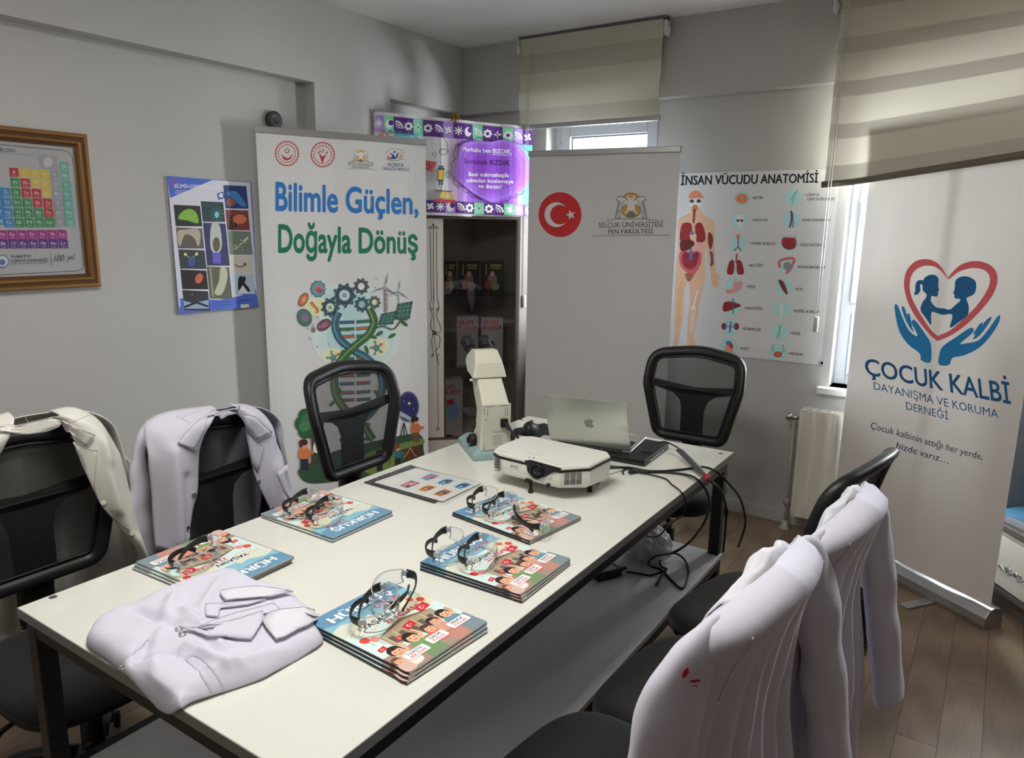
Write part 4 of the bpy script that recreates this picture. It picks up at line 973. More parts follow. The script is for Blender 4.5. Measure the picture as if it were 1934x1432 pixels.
for x, y in ((711, 657), (630, 676)):
    for q in range(5): A.line([(x, y), (x + 11 * math.cos(q * 1.25 - .6), y + 12 * math.sin(q * 1.25 - .6))], 1.4, DK); A.ell(x + 11 * math.cos(q * 1.25 - .6), y + 12 * math.sin(q * 1.25 - .6), 2.4, 2.6, (176, 100, 80) if q == 0 else (92, 136, 140), 10)
    A.up(); A.ell(x, y, 5.5, 5.8, (80, 124, 130), 14); A.up()
# landscape
A.sm([(563, 893), (575, 880), (640, 850), (720, 830), (790, 820), (800, 850), (800, 890), (740, 900), (650, 908), (585, 912)], (46, 76, 54)); A.up()
A.sm([(610, 893), (650, 878), (672, 862), (690, 880), (668, 898), (630, 903)], (70, 112, 128)); A.sm([(680, 870), (705, 850), (740, 848), (752, 880), (700, 896)], (104, 122, 58)); A.up()
A.poly([(757, 842), (798, 830), (798, 862), (770, 880)], (78, 48, 36)); A.sm([(748, 842), (770, 834), (798, 829), (799, 838), (770, 846), (752, 850)], (96, 118, 56)); A.up()
A.line([(774, 846), (770, 856), (762, 864)], 1.2, (190, 150, 110), 6); A.line([(775, 846), (782, 858), (788, 862)], 1.2, (190, 150, 110), 6)
for k in range(6): A.ell(584 + 14 * math.cos(k * 1.05), 800 + 17 * math.sin(k * 1.05), 14, 14, (40, 84, 56), 16)
A.up(); A.ell(582, 796, 15, 15, (56, 106, 66), 16); A.ell(574, 806, 10, 9, (62, 116, 70), 16); A.line([(590, 820), (592, 845), (590, 880)], 7, (78, 58, 44)); A.up()
for k, c in ((1, (110, 104, 140)), (.93, (60, 58, 100)), (.82, (40, 40, 86))): A.ell(771, 768, 21 * k, 29 * k, c, 30); A.up()
A.star(773, 762, 4, (240, 220, 150)); A.ell(762, 758, 1, 1, (230, 230, 230), 6); A.ell(781, 773, 1, 1, (230, 230, 230), 6)
A.line([(754, 780), (778, 793)], 8, (150, 156, 164), w2=6); A.line([(776, 792), (783, 796)], 4, (50, 54, 60)); A.up()
for x in (752, 763, 773): A.line([(763, 798), (x, 836)], 2, (40, 50, 52))
def kid(x, y, h, shirt, hair, trs, skin=(196, 140, 110), lab=False):
    A.line([(x - h * .05, y + h * .5), (x - h * .06, y + h * .95)], h * .13, trs); A.line([(x + h * .07, y + h * .5), (x + h * .08, y + h * .95)], h * .13, trs); A.up()
    A.sm([(x - h * .13, y + h * .26), (x + h * .13, y + h * .26), (x + h * .16, y + h * .56), (x - h * .16, y + h * .56)], shirt); A.line([(x + h * .1, y + h * .3), (x + h * .24, y + h * .42), (x + h * .3, y + h * .34)], h * .07, shirt, 6); A.up()
    A.ell(x, y + h * .13, h * .125, h * .14, skin, 16); A.up(); A.ell(x - h * .02, y + h * .07, h * .14, h * .10, hair, 16); A.ell(x - h * .1, y + h * .14, h * .06, h * .09, hair, 10); A.up()
kid(574, 831, 60, (190, 110, 60), (70, 40, 34), (44, 46, 56)); kid(602, 820, 60, (214, 214, 214), (50, 36, 32), (50, 60, 56)); kid(785, 788, 50, (176, 96, 60), (44, 34, 32), (96, 70, 50)); kid(716, 850, 42, (160, 50, 44), (60, 40, 34), (34, 36, 40)); kid(750, 840, 42, (52, 96, 110), (120, 60, 40), (44, 40, 40))
A.line([(735, 878), (735, 856)], 2, (50, 90, 50)); A.ell(730, 862, 6, 3, (70, 120, 60), 12, .5); A.ell(740, 860, 6, 3, (70, 120, 60), 12, -.5)
ob = m.build('printed_panel', M['print'], t, world=True, recalc=False); wave(ob, a0 - V(t.location), V((-n.y, n.x, 0)), n, 24, .86, lambda u: .0035 * math.sin(u * 13 + .6) + .0015 * math.sin(u * 31) - .002)
# ---- grey flag banner
t, n, a0, m = rollup('tall plain grey white roll-up banner with round red flag emblem', (-2.325, 3.66), (-1.478, 3.77), 1.957)
A = Art(m, lambda x, y: onp(x, y, a0, n), n, 200)
A.ell(1057.5, 405.5, 40, 42.5, (196, 34, 40), 48); A.up(); A.ell(1050.5, 405.5, 22, 23.5, (226, 224, 222), 40); A.up(); A.ell(1056.5, 405.5, 17.5, 18.5, (196, 34, 40), 40); A.up(); A.star(1077.5, 406, 10, (226, 224, 222), rot=PI + .05)
eagle(A, 1192, 388, 1.0)
A.line([(1146, 417), (1165, 414), (1190, 413.5), (1215, 414), (1243, 416)], 1.2, (90, 90, 90), 16)
A.text('SELÇUK ÜNİVERSİTESİ', 1130, 430, 1252, 428.5, 9.5, (66, 64, 62), .004, res=3); A.text('FEN FAKÜLTESİ', 1149, 442.5, 1233, 441, 9, (66, 64, 62), .012, res=3); A.line([(1118, 445.5), (1265, 444)], 1, (96, 96, 96))
ob = m.build('printed_panel', M['print'], t, world=True, recalc=False); wave(ob, a0 - V(t.location), V((-n.y, n.x, 0)), n, 24, .86, lambda u: .0035 * math.sin(u * 12 + 1) + .0012 * math.sin(u * 27) - .002)
# ---- child heart banner
t, n, a0, m = rollup('warm white roll-up banner with red heart and two children logo', (-.576, 3.807), (.106, 3.321), 1.983)
m.c[0] = (.82, .775, .725)
A = Art(m, lambda x, y: onp(x, y, a0, n), n, 214)
B1, B2, HR = (36, 140, 200), (34, 108, 160), (236, 106, 112)
def hp(x, y): return (1580 + x * .33523, 440 + y * .3352)
def H(pts): return [hp(*p) for p in pts]
HO = [(630, 255), (600, 205), (560, 165), (500, 147), (440, 160), (395, 205), (376, 270), (382, 340), (410, 420), (460, 500), (520, 570), (572, 610), (650, 575), (740, 510), (820, 430), (880, 350), (907, 270), (895, 210), (850, 172), (780, 158), (710, 175), (660, 215)]
HI = [(631, 262), (590, 215), (540, 188), (480, 188), (430, 220), (408, 280), (415, 350), (445, 420), (490, 490), (530, 545), (572, 580), (640, 550), (720, 480), (790, 410), (845, 330), (865, 270), (852, 225), (810, 202), (750, 200), (690, 220), (650, 250)]
def cusp(pts, s0):
    # smooth outline that keeps the two heart points sharp
    k = len(pts) // 2 if s0 else 11
    return spline(pts[:k + 1], 40) + spline(pts[k:] + [pts[0]], 40)[1:-1]
hi = H(HI); A.hole(cusp(H(HO), 0), spline(hi[:11], 40) + spline(hi[10:] + [hi[0]], 40)[1:-1], HR)
A.sm(H([(480, 290), (490, 255), (520, 237), (555, 238), (575, 260), (573, 295), (578, 322), (572, 332), (572, 350), (560, 360), (535, 356), (530, 385), (560, 418), (600, 425), (632, 435), (630, 455), (600, 462), (560, 450), (533, 450), (531, 518), (500, 480), (468, 435), (480, 390), (500, 365), (502, 345), (482, 325)]), B2, 4)
A.sm(H([(482, 268), (455, 268), (440, 290), (438, 325), (432, 348), (455, 345), (468, 320), (466, 292), (485, 290)]), B2, 4)
A.sm(H([(672, 270), (700, 248), (740, 246), (780, 268), (788, 305), (775, 345), (735, 366), (737, 385), (746, 420), (738, 465), (700, 495), (642, 534), (655, 465), (620, 458), (600, 460), (598, 425), (640, 432), (672, 405), (695, 385), (696, 372), (668, 368), (665, 345), (658, 340), (667, 318)]), B2, 4)
A.sm(H([(322, 410), (340, 410), (365, 470), (400, 545), (440, 580), (450, 572), (420, 515), (425, 490), (445, 500), (490, 560), (525, 610), (536, 660), (528, 730), (474, 718), (465, 680), (400, 630), (352, 560), (330, 480)]), B1, 4)
A.sm(H([(362, 422), (378, 420), (395, 470), (420, 530), (430, 560), (405, 530), (380, 480)]), B1, 4); A.sm(H([(394, 460), (406, 456), (416, 500), (420, 530), (405, 500)]), B1, 4)
A.sm(H([(920, 472), (905, 472), (850, 550), (800, 605), (730, 622), (700, 622), (770, 560), (765, 535), (735, 545), (670, 590), (600, 640), (580, 690), (580, 742), (635, 744), (655, 705), (720, 690), (800, 650), (860, 590), (905, 520)]), B1, 4)
A.sm(H([(874, 478), (856, 480), (820, 520), (785, 570), (770, 600), (805, 580), (845, 530)]), B1, 4); A.sm(H([(824, 508), (808, 512), (785, 545), (770, 575), (795, 560)]), B1, 4)
A.up()
A.text('ÇOCUK KALBİ', *hp(165, 797), *hp(975, 965), 30, B2, .014, up=(-.09, -1), res=4, h1=38)
A.text('DAYANIŞMA VE KORUMA', *hp(206, 882), *hp(906, 1046), 14.5, B2, .002, up=(-.08, -1), h1=16); A.text('DERNEĞİ', *hp(389, 995), *hp(632, 1053), 14.5, B2, .002, up=(-.08, -1))
A.text('Çocuk kalbinin attığı her yerde,', *hp(190, 1103), *hp(818, 1280), 13, (34, 56, 96), -.004, .3, up=(-.08, -1), res=3); A.text('bizde varız…', *hp(330, 1214), *hp(632, 1302), 13, (34, 56, 96), -.004, .3, up=(-.08, -1), res=3)
ob = m.build('printed_panel', M['printt'], t, world=True, recalc=False); wave(ob, a0 - V(t.location), V((-n.y, n.x, 0)), n, 24, .86, lambda u: .004 * math.sin(u * 11 + 2) + .0015 * math.sin(u * 31) - .002)

# ================================================================== purple corner banner
pa, pb = V((XC, onx(705, 212, XC).y, 0)), V((ony(1008, 242, YB).x, YB, 0)); d = (pb - pa).normalized(); n = V((d.y, -d.x, 0))
if n.dot(CAM - pa) < 0: n = -n
P0 = pa + n * .022
t = thing('fabric_banner', 'purple and green printed banner stretched across the room corner', 'banner', (pa + pb) / 2 + V((0, 0, 1.6)), 0)
A_ = lambda x, y: onp(x, y, P0, n)
TLq, TRq, BRq, BLq = (705, 210), (1005, 240), (1006, 414), (712, 402)
m = MB(); nx = 40
def cloth_pt(a, b):
    x = (TLq[0] + (TRq[0] - TLq[0]) * a) * (1 - b) + (BLq[0] + (BRq[0] - BLq[0]) * a) * b; y = (TLq[1] + (TRq[1] - TLq[1]) * a) * (1 - b) + (BLq[1] + (BRq[1] - BLq[1]) * a) * b
    return (x, y)
m.grid(lambda a, b: A_(*cloth_pt(a, b)) - n * (.0012), 30, 8, 0, True, (.72, .72, .74))
A = Art(m, A_, n, 196, step=.00025)
def cq(a0, b0, a1, b1, c, k=6):
    A.poly([cloth_pt(a0 + (a1 - a0) * i / k, b0) for i in range(k + 1)] + [cloth_pt(a1 - (a1 - a0) * i / k, b1) for i in range(k + 1)], c)
for k, (a0_, c) in enumerate(((.42, (214, 206, 232)), (.46, (196, 176, 226)), (.52, (170, 130, 212)), (.58, (150, 96, 200)), (.90, (140, 150, 210)), (.94, (110, 190, 190)), (.965, (92, 196, 160)))): cq(a0_, .16, 1, .88, c); A.up()
pc = [cloth_pt(.5 + .01, .5)]
PU, GN, WH, LV = (86, 48, 120), (112, 190, 150), (230, 230, 232), (150, 120, 190)
for b0, b1, off in ((.035, .20, 0), (.85, .97, .3)):
    N_ = 16
    for i in range(N_):
        a0_, a1_ = i / N_, (i + 1) / N_; g = (i + int(off * 10)) % 3
        cq(a0_, b0, a1_, b1, (PU, GN, PU)[g] if i % 7 else LV)
        A.up(); cx, cy = cloth_pt((a0_ + a1_) / 2, (b0 + b1) / 2); r = 8.5; kind = (0, 4, 3, 1, 2, 1, 3, 5)[(i + int(off * 7)) % 8]
        if kind == 0:
            for q in range(4): A.line([(cx - r * math.cos(q * PI / 4), cy - r * math.sin(q * PI / 4)), (cx + r * math.cos(q * PI / 4), cy + r * math.sin(q * PI / 4))], 2, WH)
        elif kind == 1: A.gear(cx, cy, r, WH, 7, .4, PU)
        elif kind == 2: A.star(cx, cy, r, WH, 4, .3); A.up(); A.star(cx, cy, r * .5, PU, 4, .3)
        elif kind == 3:
            for q in (1, .66, .36): A.ring(cx - 6, cy + 6, 15 * q, 15 * q, .22, WH, a0=-PI / 2, a1=0)
        elif kind == 4: A.ell(cx, cy, 7, 9, (206, 200, 226), 16); A.ell(cx + 4, cy - 3, 5, 5, PU, 12)
        else:
            for q in range(4): A.ell(cx + 4 * math.cos(q * PI / 2 + .5), cy + 4 * math.sin(q * PI / 2 + .5), 4, 2.4, WH, 10, q * PI / 2 + 1)
        A.up(-1)
    A.up(3)
cq(.045, .215, .13, .36, (206, 150, 150)); cq(.14, .215, .30, .34, (130, 200, 200)); A.up()
for k in range(12): A.ell(716 + random.random() * 24, 246 + random.random() * 20, 2.5, 2.5, random.choice([(200, 60, 80), (80, 120, 200), (220, 180, 80), (90, 160, 110)]), 8)
A.text('bilimfesti', 744, 258, 790, 262, 11, (60, 150, 160), .02)
# cloud with lettering
cl = [(859, 300), (858, 284), (868, 272), (882, 268), (896, 264), (910, 262), (926, 266), (932, 262), (948, 262), (960, 270), (975, 272), (990, 282), (1000, 300), (1004, 318), (1002, 340), (994, 352), (988, 360), (975, 368), (962, 372), (950, 380), (930, 384), (915, 374), (900, 372), (885, 366), (872, 352), (862, 352), (856, 336), (852, 318)]
for k in range(len(cl)):
    x0, y0 = cl[k]; x1, y1 = cl[(k + 1) % len(cl)]; mx, my = (x0 + x1) / 2, (y0 + y1) / 2; dx, dy = mx - 930, my - 322; L_ = math.hypot(dx, dy)
    A.line([(x0, y0), (mx + dx / L_ * 4, my + dy / L_ * 4), (x1, y1)], 1, (36, 30, 60), 6)
for k, c in ((.96, (152, 104, 204)), (.86, (142, 88, 194)), (.72, (132, 74, 184)), (.5, (126, 66, 178))): A.sm([(930 - 6 * (1 - k) + (x - 930) * k, 320 + (y - 320) * k) for x, y in cl[::2]], c, 4); A.up()
A.text('Merhaba ben BIZDIK,', 872, 286, 964, 291, 8, WH, .02, res=3); A.line([(929, 292), (963, 294)], 1, WH); A.text('Sivrisinek BIZDIK', 875, 309, 961, 313, 9.5, (28, 22, 44), .004, res=3)
A.text('Beni mikroskopla', 884, 333, 959, 335, 7.5, WH, .02); A.text('yakından incelemeye', 879, 344, 967, 347, 7.5, WH, .02); A.text('ne dersin?', 903, 355, 946, 357, 7.5, WH, .02)
A.ring(836, 287, 8, 6, .14, (50, 50, 56)); A.ring(820, 291, 4.5, 4, .18, (50, 50, 56)); A.line([(800, 258), (815, 252), (838, 262), (846, 290)], 1, (60, 60, 66), 10)
A.poly([(800, 302), (824, 306), (814, 324), (801, 316)], (190, 80, 80)); A.ring(806, 314, 5.5, 5.5, .2, (40, 44, 60))
A.poly([(826, 318), (838, 318), (836, 342), (824, 341)], (40, 40, 60)); A.up(); A.poly([(827, 321), (837, 321), (835, 340), (825.5, 339)], (214, 170, 60)); A.poly([(827, 313), (836, 313), (836, 319), (827, 319)], (90, 96, 130)); A.line([(829, 342), (829, 350)], 2.5, (60, 66, 110)); A.line([(834, 342), (834, 350)], 2.5, (60, 66, 110))
A.ring(844, 330, 4, 6, .2, (60, 120, 100)); A.poly([(820, 376), (858, 378), (858, 384), (818, 381)], (190, 66, 76)); A.poly([(828, 374), (834, 360), (852, 366), (856, 377)], (214, 176, 90)); A.line([(820, 360), (852, 362)], 1.6, (44, 44, 60)); A.up(); A.ell(844, 370, 2.5, 2.8, WH, 10)
ob = m.build('printed_cloth', M['printg'], t, world=True, recalc=False)
wave(ob, P0 - V(t.location), d, n, 34, (pb - pa).length, lambda u: .006 * math.sin(u * 17) + .003 * math.sin(u * 41))
for q in ((705, 211), (1004, 241)):
    mm = MB(); p = A_(*q); mm.lathe([(.004, -.03), (.004, 0), (.009, .003), (.0, .006)], p, n, 12); mm.build('nail', M['chrome'], t, world=True)
mm = MB(); p = A_(858, 221)
for k in range(7):
    e = V((0, 0, 1)) * math.sin(k * .9 + .3) + d * math.cos(k * .9 + .3); mm.tube([p + n * .01, p + e * .018 + n * .025, p + e * .03 + n * .006], [.004, .008, .002], 6)
tag(mm.build('ribbon_bow', mat('bronze ribbon', rgb(150, 112, 56), .4, .4)), 'small bronze ribbon bow on top of the purple corner banner', 'bow')
# ================================================================== things on the left wall
t = thing('framed_chart', 'gold framed coloured periodic table chart hanging on the left wall', 'picture', (XW, 1.2, 1.29))
fx = XW + .004; TR_, BR_ = onx(165, 254, XW + .03), onx(193, 541, XW + .03)
y1, y0, zt, zb = (TR_.y + BR_.y) / 2, (TR_.y + BR_.y) / 2 - .84, TR_.z, BR_.z
prof = [(0, 0), (0, .022), (.006, .030), (.014, .030), (.018, .024), (.026, .024), (.031, .030), (.038, .028), (.042, .018), (.050, .016), (.053, .012), (.053, 0)]
m = MB()
cor = [(y0, zb, 1, 1), (y1, zb, -1, 1), (y1, zt, -1, -1), (y0, zt, 1, -1)]
for i in range(4):
    a, b = cor[i], cor[(i + 1) % 4]; k = len(prof)
    A_ = [V((fx + p[1], a[0] + a[2] * p[0], a[1] + a[3] * p[0])) for p in prof]; B_ = [V((fx + p[1], b[0] + b[2] * p[0], b[1] + b[3] * p[0])) for p in prof]
    m.add(A_ + B_, [(j, (j + 1) % k, k + (j + 1) % k, k + j) for j in range(k)], 0)
    for j in (4, 8): m.m[-k + j] = 1
m.build('frame', [M['gold'], M['gold2']], t, world=True)
px0 = fx + .010
m = MB(); m.add([(px0, y0 + .05, zb + .05), (px0, y1 - .05, zb + .05), (px0, y1 - .05, zt - .05), (px0, y0 + .05, zt - .05)], [(0, 1, 2, 3)], 0, (.62, .63, .64))
A = Art(m, lambda x, y: onx(x, y, px0), (1, 0, 0), 186)
f1 = lambda x, y: (x / 3.58, 220 + y / 3.58)
A.line([f1(-60, 185), f1(430, 230), f1(470, 245), f1(490, 280), f1(565, 1010), f1(555, 1035), f1(520, 1045), f1(-60, 1075)], 1.1, (50, 50, 54))
A.text('TABLOSU', *f1(-48, 232), *f1(101, 243), 6.8, (40, 40, 44), .01); A.line([f1(-60, 240), f1(225, 260)], .8, (120, 120, 124))
A.poly([f1(252, 258), f1(384, 268), f1(398, 365), f1(266, 352)], (150, 150, 156)); A.up(); A.ell(*f1(325, 310), 9, 10, (180, 180, 184), 16)
RD, YL, GNN, TEA, GY, BLU, MAG, PUR = (176, 46, 56), (196, 170, 70), (58, 132, 84), (88, 160, 146), (142, 144, 150), (52, 124, 178), (150, 44, 124), (92, 48, 130)
rows = [[None, None, None, None, None, None, ('He', TEA)], [None, ('B', RD), ('C', YL), ('N', YL), ('O', YL), ('F', GY), ('Ne', TEA)], [None, ('Al', GNN), ('Si', RD), ('P', YL), ('S', YL), ('Cl', GY), ('Ar', TEA)],
        [('Zn', BLU), ('Ga', GNN), ('Ge', RD), ('As', RD), ('Se', YL), ('Br', GY), ('Kr', TEA)], [('Cd', BLU), ('In', GNN), ('Sn', GNN), ('Sb', RD), ('Te', RD), ('I', GY), ('Xe', TEA)],
        [('Hg', BLU), ('Tl', GNN), ('Pb', GNN), ('Bi', GNN), ('Po', RD), ('At', GY), ('Rn', TEA)], [('Cn', BLU), ('Nh', GNN), ('Fl', GNN), ('Mc', GNN), ('Lv', GNN), ('Ts', GY), ('Og', TEA)]]
def cell(cx, cy, s, c, w=62, h=60):
    x, y = f1(cx, cy); a, b = w / 3.58 / 2, h / 3.58 / 2
    A.poly([(x - a - .6, y - b - .8), (x + a - .6, y - b + .6), (x + a + .6, y + b + .3), (x - a + .6, y + b - .2)], c); A.up()
    hw = 4.6 if len(s) > 1 else .8 if s == 'I' else 2.2; A.text(s, x - hw, y + 2, x + hw, y + 2.4, 6, (228, 228, 230), .012); A.line([(x - 4, y + 5.6), (x + 5, y + 6)], .7, (210, 210, 214)); A.up(-1)
for r, row in enumerate(rows):
    for c, e in enumerate(row):
        if e: cell(433 - (6 - c) * 69 + r * 6.6 + (6 - c) * 0, 338 + r * 63 - (6 - c) * (5.5 - r * 1.0) - 0, *e)
for c, s in enumerate(('Cu', 'Ag', 'Au', 'Rg')): cell(-22 + c * 6.6, 508 + c * 64, s, BLU)
for c in range(-1, 6):
    for r, (L_, cl_) in enumerate(((['Gd', 'Tb', 'Dy', 'Ho', 'Er', 'Tm', 'Yb', 'Lu'], MAG), (['Cm', 'Bk', 'Cf', 'Es', 'Fm', 'Md', 'No', 'Lr'], PUR))): cell(418 - (5 - c) * 67.5 + r * 8, 798 + r * 62 - (5 - c) * -.4, L_[c + 2], cl_)
A.up(2); A.ell(*f1(15, 980), 12, 12, (90, 110, 150), 24); A.up(); A.ell(*f1(15, 980), 10, 10, (190, 194, 200), 24); A.up(); A.ell(*f1(12, 985), 6, 6, (90, 110, 150), 16)
A.text('TÜRKİYE', *f1(67, 958), *f1(207, 952), 4.6, (54, 54, 62), .006); A.text('KİMYA DERNEĞİ', *f1(72, 986), *f1(320, 978), 4.6, (54, 54, 62), .006); A.text('TURKISH CHEMICAL SOCIETY', *f1(72, 1001), *f1(320, 993), 2.6, (70, 70, 78)); A.line([f1(338, 932), f1(348, 1012)], .9, (70, 70, 76)); A.text('100. yıl', *f1(360, 980), *f1(504, 968), 11, (50, 50, 56), -.006, .35)
m.build('printed_chart', M['print'], t, world=True, recalc=False)
m = MB(); m.box2((fx + .014, y0 + .045, zb + .045), (fx + .016, y1 - .045, zt - .045)); m.build('glass', M['pglass'], t, world=True)
# science photo poster on board
t = thing('science_poster', 'blue and lilac board poster of science photographs on the left wall', 'poster', (XW, 2.1, 1.16))
X1 = XW + .014
P = [onx(*q, X1) for q in ((316, 333), (473, 344), (489, 578), (339, 594))]
yl, yr, zu, zl = (P[0].y + P[3].y) / 2, (P[1].y + P[2].y) / 2, (P[0].z + P[1].z) / 2, (P[2].z + P[3].z) / 2
m = MB(); m.box2((XW + .001, yl, zl), (X1, yr, zu)); m.build('board', M['poster'], t, world=True, bev=.001)
m = MB(); m.add([(X1 + .0004, yl, zl), (X1 + .0004, yr, zl), (X1 + .0004, yr, zu), (X1 + .0004, yl, zu)], [(0, 1, 2, 3)], 0, rgb(110, 126, 200))
A = Art(m, lambda x, y: onx(x, y, X1), (1, 0, 0), 200, base=.0008)
A.poly([(316, 334), (472, 345), (486, 565), (338, 580)], (196, 196, 226)); A.up()
A.poly([f1(1130, 402), f1(1440, 428), f1(1150, 552)], (70, 96, 190)); A.poly([f1(1225, 1335), f1(1215, 1230), f1(1480, 1240), f1(1620, 1215), f1(1725, 1160), f1(1750, 1280)], (72, 100, 190)); A.up()
A.line([f1(1165, 475), f1(1163, 428), f1(1210, 432)], 1.6, (200, 50, 60)); A.text('BİLİMİN GÖRSEL DÜNYASI', *f1(1180, 482), *f1(1478, 492), 6.6, (240, 240, 244), .02)
for k in range(3): A.line([f1(1185, 500 + k * 11), f1(1275 - k * 25, 503 + k * 11)], .8, (220, 220, 236))
A.poly([f1(1465, 520), f1(1510, 508), f1(1520, 552), f1(1475, 565)], (60, 90, 160)); A.up(); A.ell(*f1(1494, 534), 4, 4.4, (220, 226, 236), 14)
def tile(x0, y0, x1, y1, c, sk=.06):
    A.poly([f1(x0, y0), f1(x1, y0 + (x1 - x0) * .045), f1(x1 + (y1 - y0) * .1, y1 + (x1 - x0) * .01), f1(x0 + (y1 - y0) * .1, y1)], c)
for a in ((1172, 597, 1352, 742, (44, 46, 40)), (1188, 750, 1366, 892, (92, 84, 76)), (1204, 898, 1382, 1030, (50, 60, 64)), (1218, 1035, 1394, 1168, (40, 30, 32)), (1232, 1174, 1406, 1312, (50, 48, 52)),
          (1356, 573, 1508, 712, (40, 62, 66)), (1370, 718, 1524, 1008, (52, 52, 92)), (1396, 1014, 1548, 1232, (92, 92, 76)), (1508, 464, 1664, 622, (36, 58, 112)), (1522, 630, 1676, 768, (120, 56, 48)), (1536, 772, 1692, 934, (110, 124, 110)), (1550, 940, 1700, 1060, (196, 190, 178)), (1562, 1062, 1712, 1200, (170, 186, 204))): tile(*a)
A.up()
A.sm([f1(*q) for q in ((1205, 690), (1230, 645), (1280, 625), (1325, 650), (1340, 720), (1270, 705))], (120, 170, 60)); A.sm([f1(*q) for q in ((1200, 780), (1260, 765), (1330, 760), (1355, 800), (1340, 880), (1310, 820), (1250, 800), (1215, 880))], (170, 160, 140))
for x, y in ((1253, 932), (1329, 930)): A.ell(*f1(x, y), 3, 3, (210, 200, 130), 10); A.line([f1(x, y), f1(1290, 965)], 1.2, (190, 190, 120))
A.ell(*f1(1295, 980), 7, 10, (64, 84, 140), 16); A.ell(*f1(1345, 1095), 7, 10, (196, 90, 60), 16, .4); A.poly([f1(1240, 1245), f1(1300, 1262), f1(1410, 1240), f1(1410, 1300), f1(1245, 1300)], (140, 160, 190)); A.up(); A.line([f1(1245, 1290), f1(1300, 1268), f1(1330, 1258), f1(1405, 1285)], 4, (30, 30, 34)); A.ell(*f1(1300, 1205), 1, 1, (220, 220, 220), 6)
for k in range(11): A.line([f1(1465, 660), f1(1465 + 45 * math.cos(k * .57), 660 + 50 * math.sin(k * .57))], .8, (90, 140, 140))
A.ell(*f1(1465, 665), 4, 6, (110, 190, 200), 12); A.sm([f1(*q) for q in ((1430, 730), (1480, 730), (1500, 860), (1480, 920), (1440, 920), (1420, 860))], (176, 180, 176)); A.poly([f1(1435, 920), f1(1490, 920), f1(1495, 995), f1(1440, 995)], (96, 84, 190)); A.up(); A.ell(*f1(1462, 865), 7, 14, (90, 84, 60), 14)
A.sm([f1(*q) for q in ((1490, 1025), (1530, 1030), (1535, 1100), (1500, 1200), (1450, 1195), (1480, 1110))], (180, 180, 150)); A.line([f1(1420, 1020), f1(1440, 1220)], 3, (150, 150, 120))
A.sm([f1(*q) for q in ((1530, 520), (1590, 505), (1640, 560), (1665, 610), (1620, 600), (1580, 560))], (60, 120, 180)); A.ell(*f1(1560, 580), 9, 8, (140, 80, 70), 14); A.ell(*f1(1620, 695), 13, 9, (226, 110, 70), 18); A.up(); A.poly([f1(1545, 765), f1(1555, 660), f1(1570, 690), f1(1575, 765)], (40, 26, 28)); A.poly([f1(1585, 745), f1(1590, 700), f1(1600, 745)], (40, 26, 28))
for k in range(16): r1 = random.Random(k + 50); A.line([f1(1560 + r1.random() * 120, 810 + r1.random() * 100), f1(1560 + r1.random() * 120, 810 + r1.random() * 110)], 1.6, r1.choice([(150, 170, 110), (190, 200, 190), (90, 110, 70)]))
A.line([f1(1585, 1000), f1(1610, 1015), f1(1640, 1015), f1(1665, 995)], 2.4, (110, 100, 84), 10); A.ell(*f1(1655, 1000), 4, 3, (120, 110, 90), 10)
A.sm([f1(*q) for q in ((1615, 1180), (1612, 1095), (1635, 1080), (1650, 1120), (1690, 1180))], (34, 34, 38)); A.poly([f1(1605, 1195), f1(1640, 1140), f1(1680, 1195)], (236, 236, 236)); A.ell(*f1(1650, 1100), 3, 6, (34, 34, 38), 10)
A.poly([f1(1625, 1272), f1(1682, 1268), f1(1684, 1292), f1(1627, 1296)], (230, 230, 230)); A.line([f1(1605, 1250), f1(1650, 1240), f1(1690, 1244)], 1.2, (40, 50, 110)); A.line([f1(1440, 1262), f1(1560, 1252)], 1.4, (60, 76, 150)); A.line([f1(1435, 1280), f1(1565, 1270)], 1.4, (60, 76, 150))
m.build('printed_sheet', M['print'], t, world=True, recalc=False)
t = thing('wall_disc', 'dark grey round wall fitting just above the slogan banner rail', 'wall fitting', onx(519, 226, XW))
c = onx(518, 227, XW + .02); c = V((XW, c.y, c.z))
m = MB(); m.lathe([(.038, 0), (.042, .004), (.042, .026), (.039, .031), (.010, .032), (.007, .028), (.0, .028)], c, (1, 0, 0), 36); m.build('dial_body', mat('dark grey matt metal', rgb(70, 72, 74), .5, .3), t, world=True)
m = MB(); m.cyl(c + V((.026, 0, 0)), c + V((.036, 0, 0)), .006, seg=12); m.build('centre_screw', M['chrome'], t, world=True)

# ================================================================== anatomy poster
t = thing('anatomy_poster', 'white human anatomy poster with labelled organs on the back wall', 'poster', (-1.1, YW, .9))
Y1 = YW - .004
q = [ony(*p, Y1) for p in ((1262, 328), (1579, 319), (1559, 691), (1255, 660))]
xr = (q[1].x + q[2].x) / 2; xl = xr - .86; zt = q[1].z; zl = q[2].z
m = MB(); m.grid(lambda a, b: V((xl + (xr - xl) * a, Y1, zl + (zt - zl) * b)), 1, 1, 0, False, (.78, .78, .79)); m.grid(lambda a, b: V((xl + (xr - xl) * a, Y1 + .001, zl + (zt - zl) * b)), 1, 1, 0, False, (.6, .6, .6))
A = Art(m, lambda x, y: ony(x, y, Y1), (0, -1, 0), 186)
c5 = lambda x, y: (1250 + x / 3.581, 310 + y / 3.581)
def C5(l): return [c5(*p) for p in l]
A.text('İNSAN VÜCUDU ANATOMİSİ', *c5(128, 143), *c5(1058, 126), 17, (16, 14, 16), .03, .08, h1=17, res=3)
SK = (206, 158, 130); SK2 = (190, 140, 112)
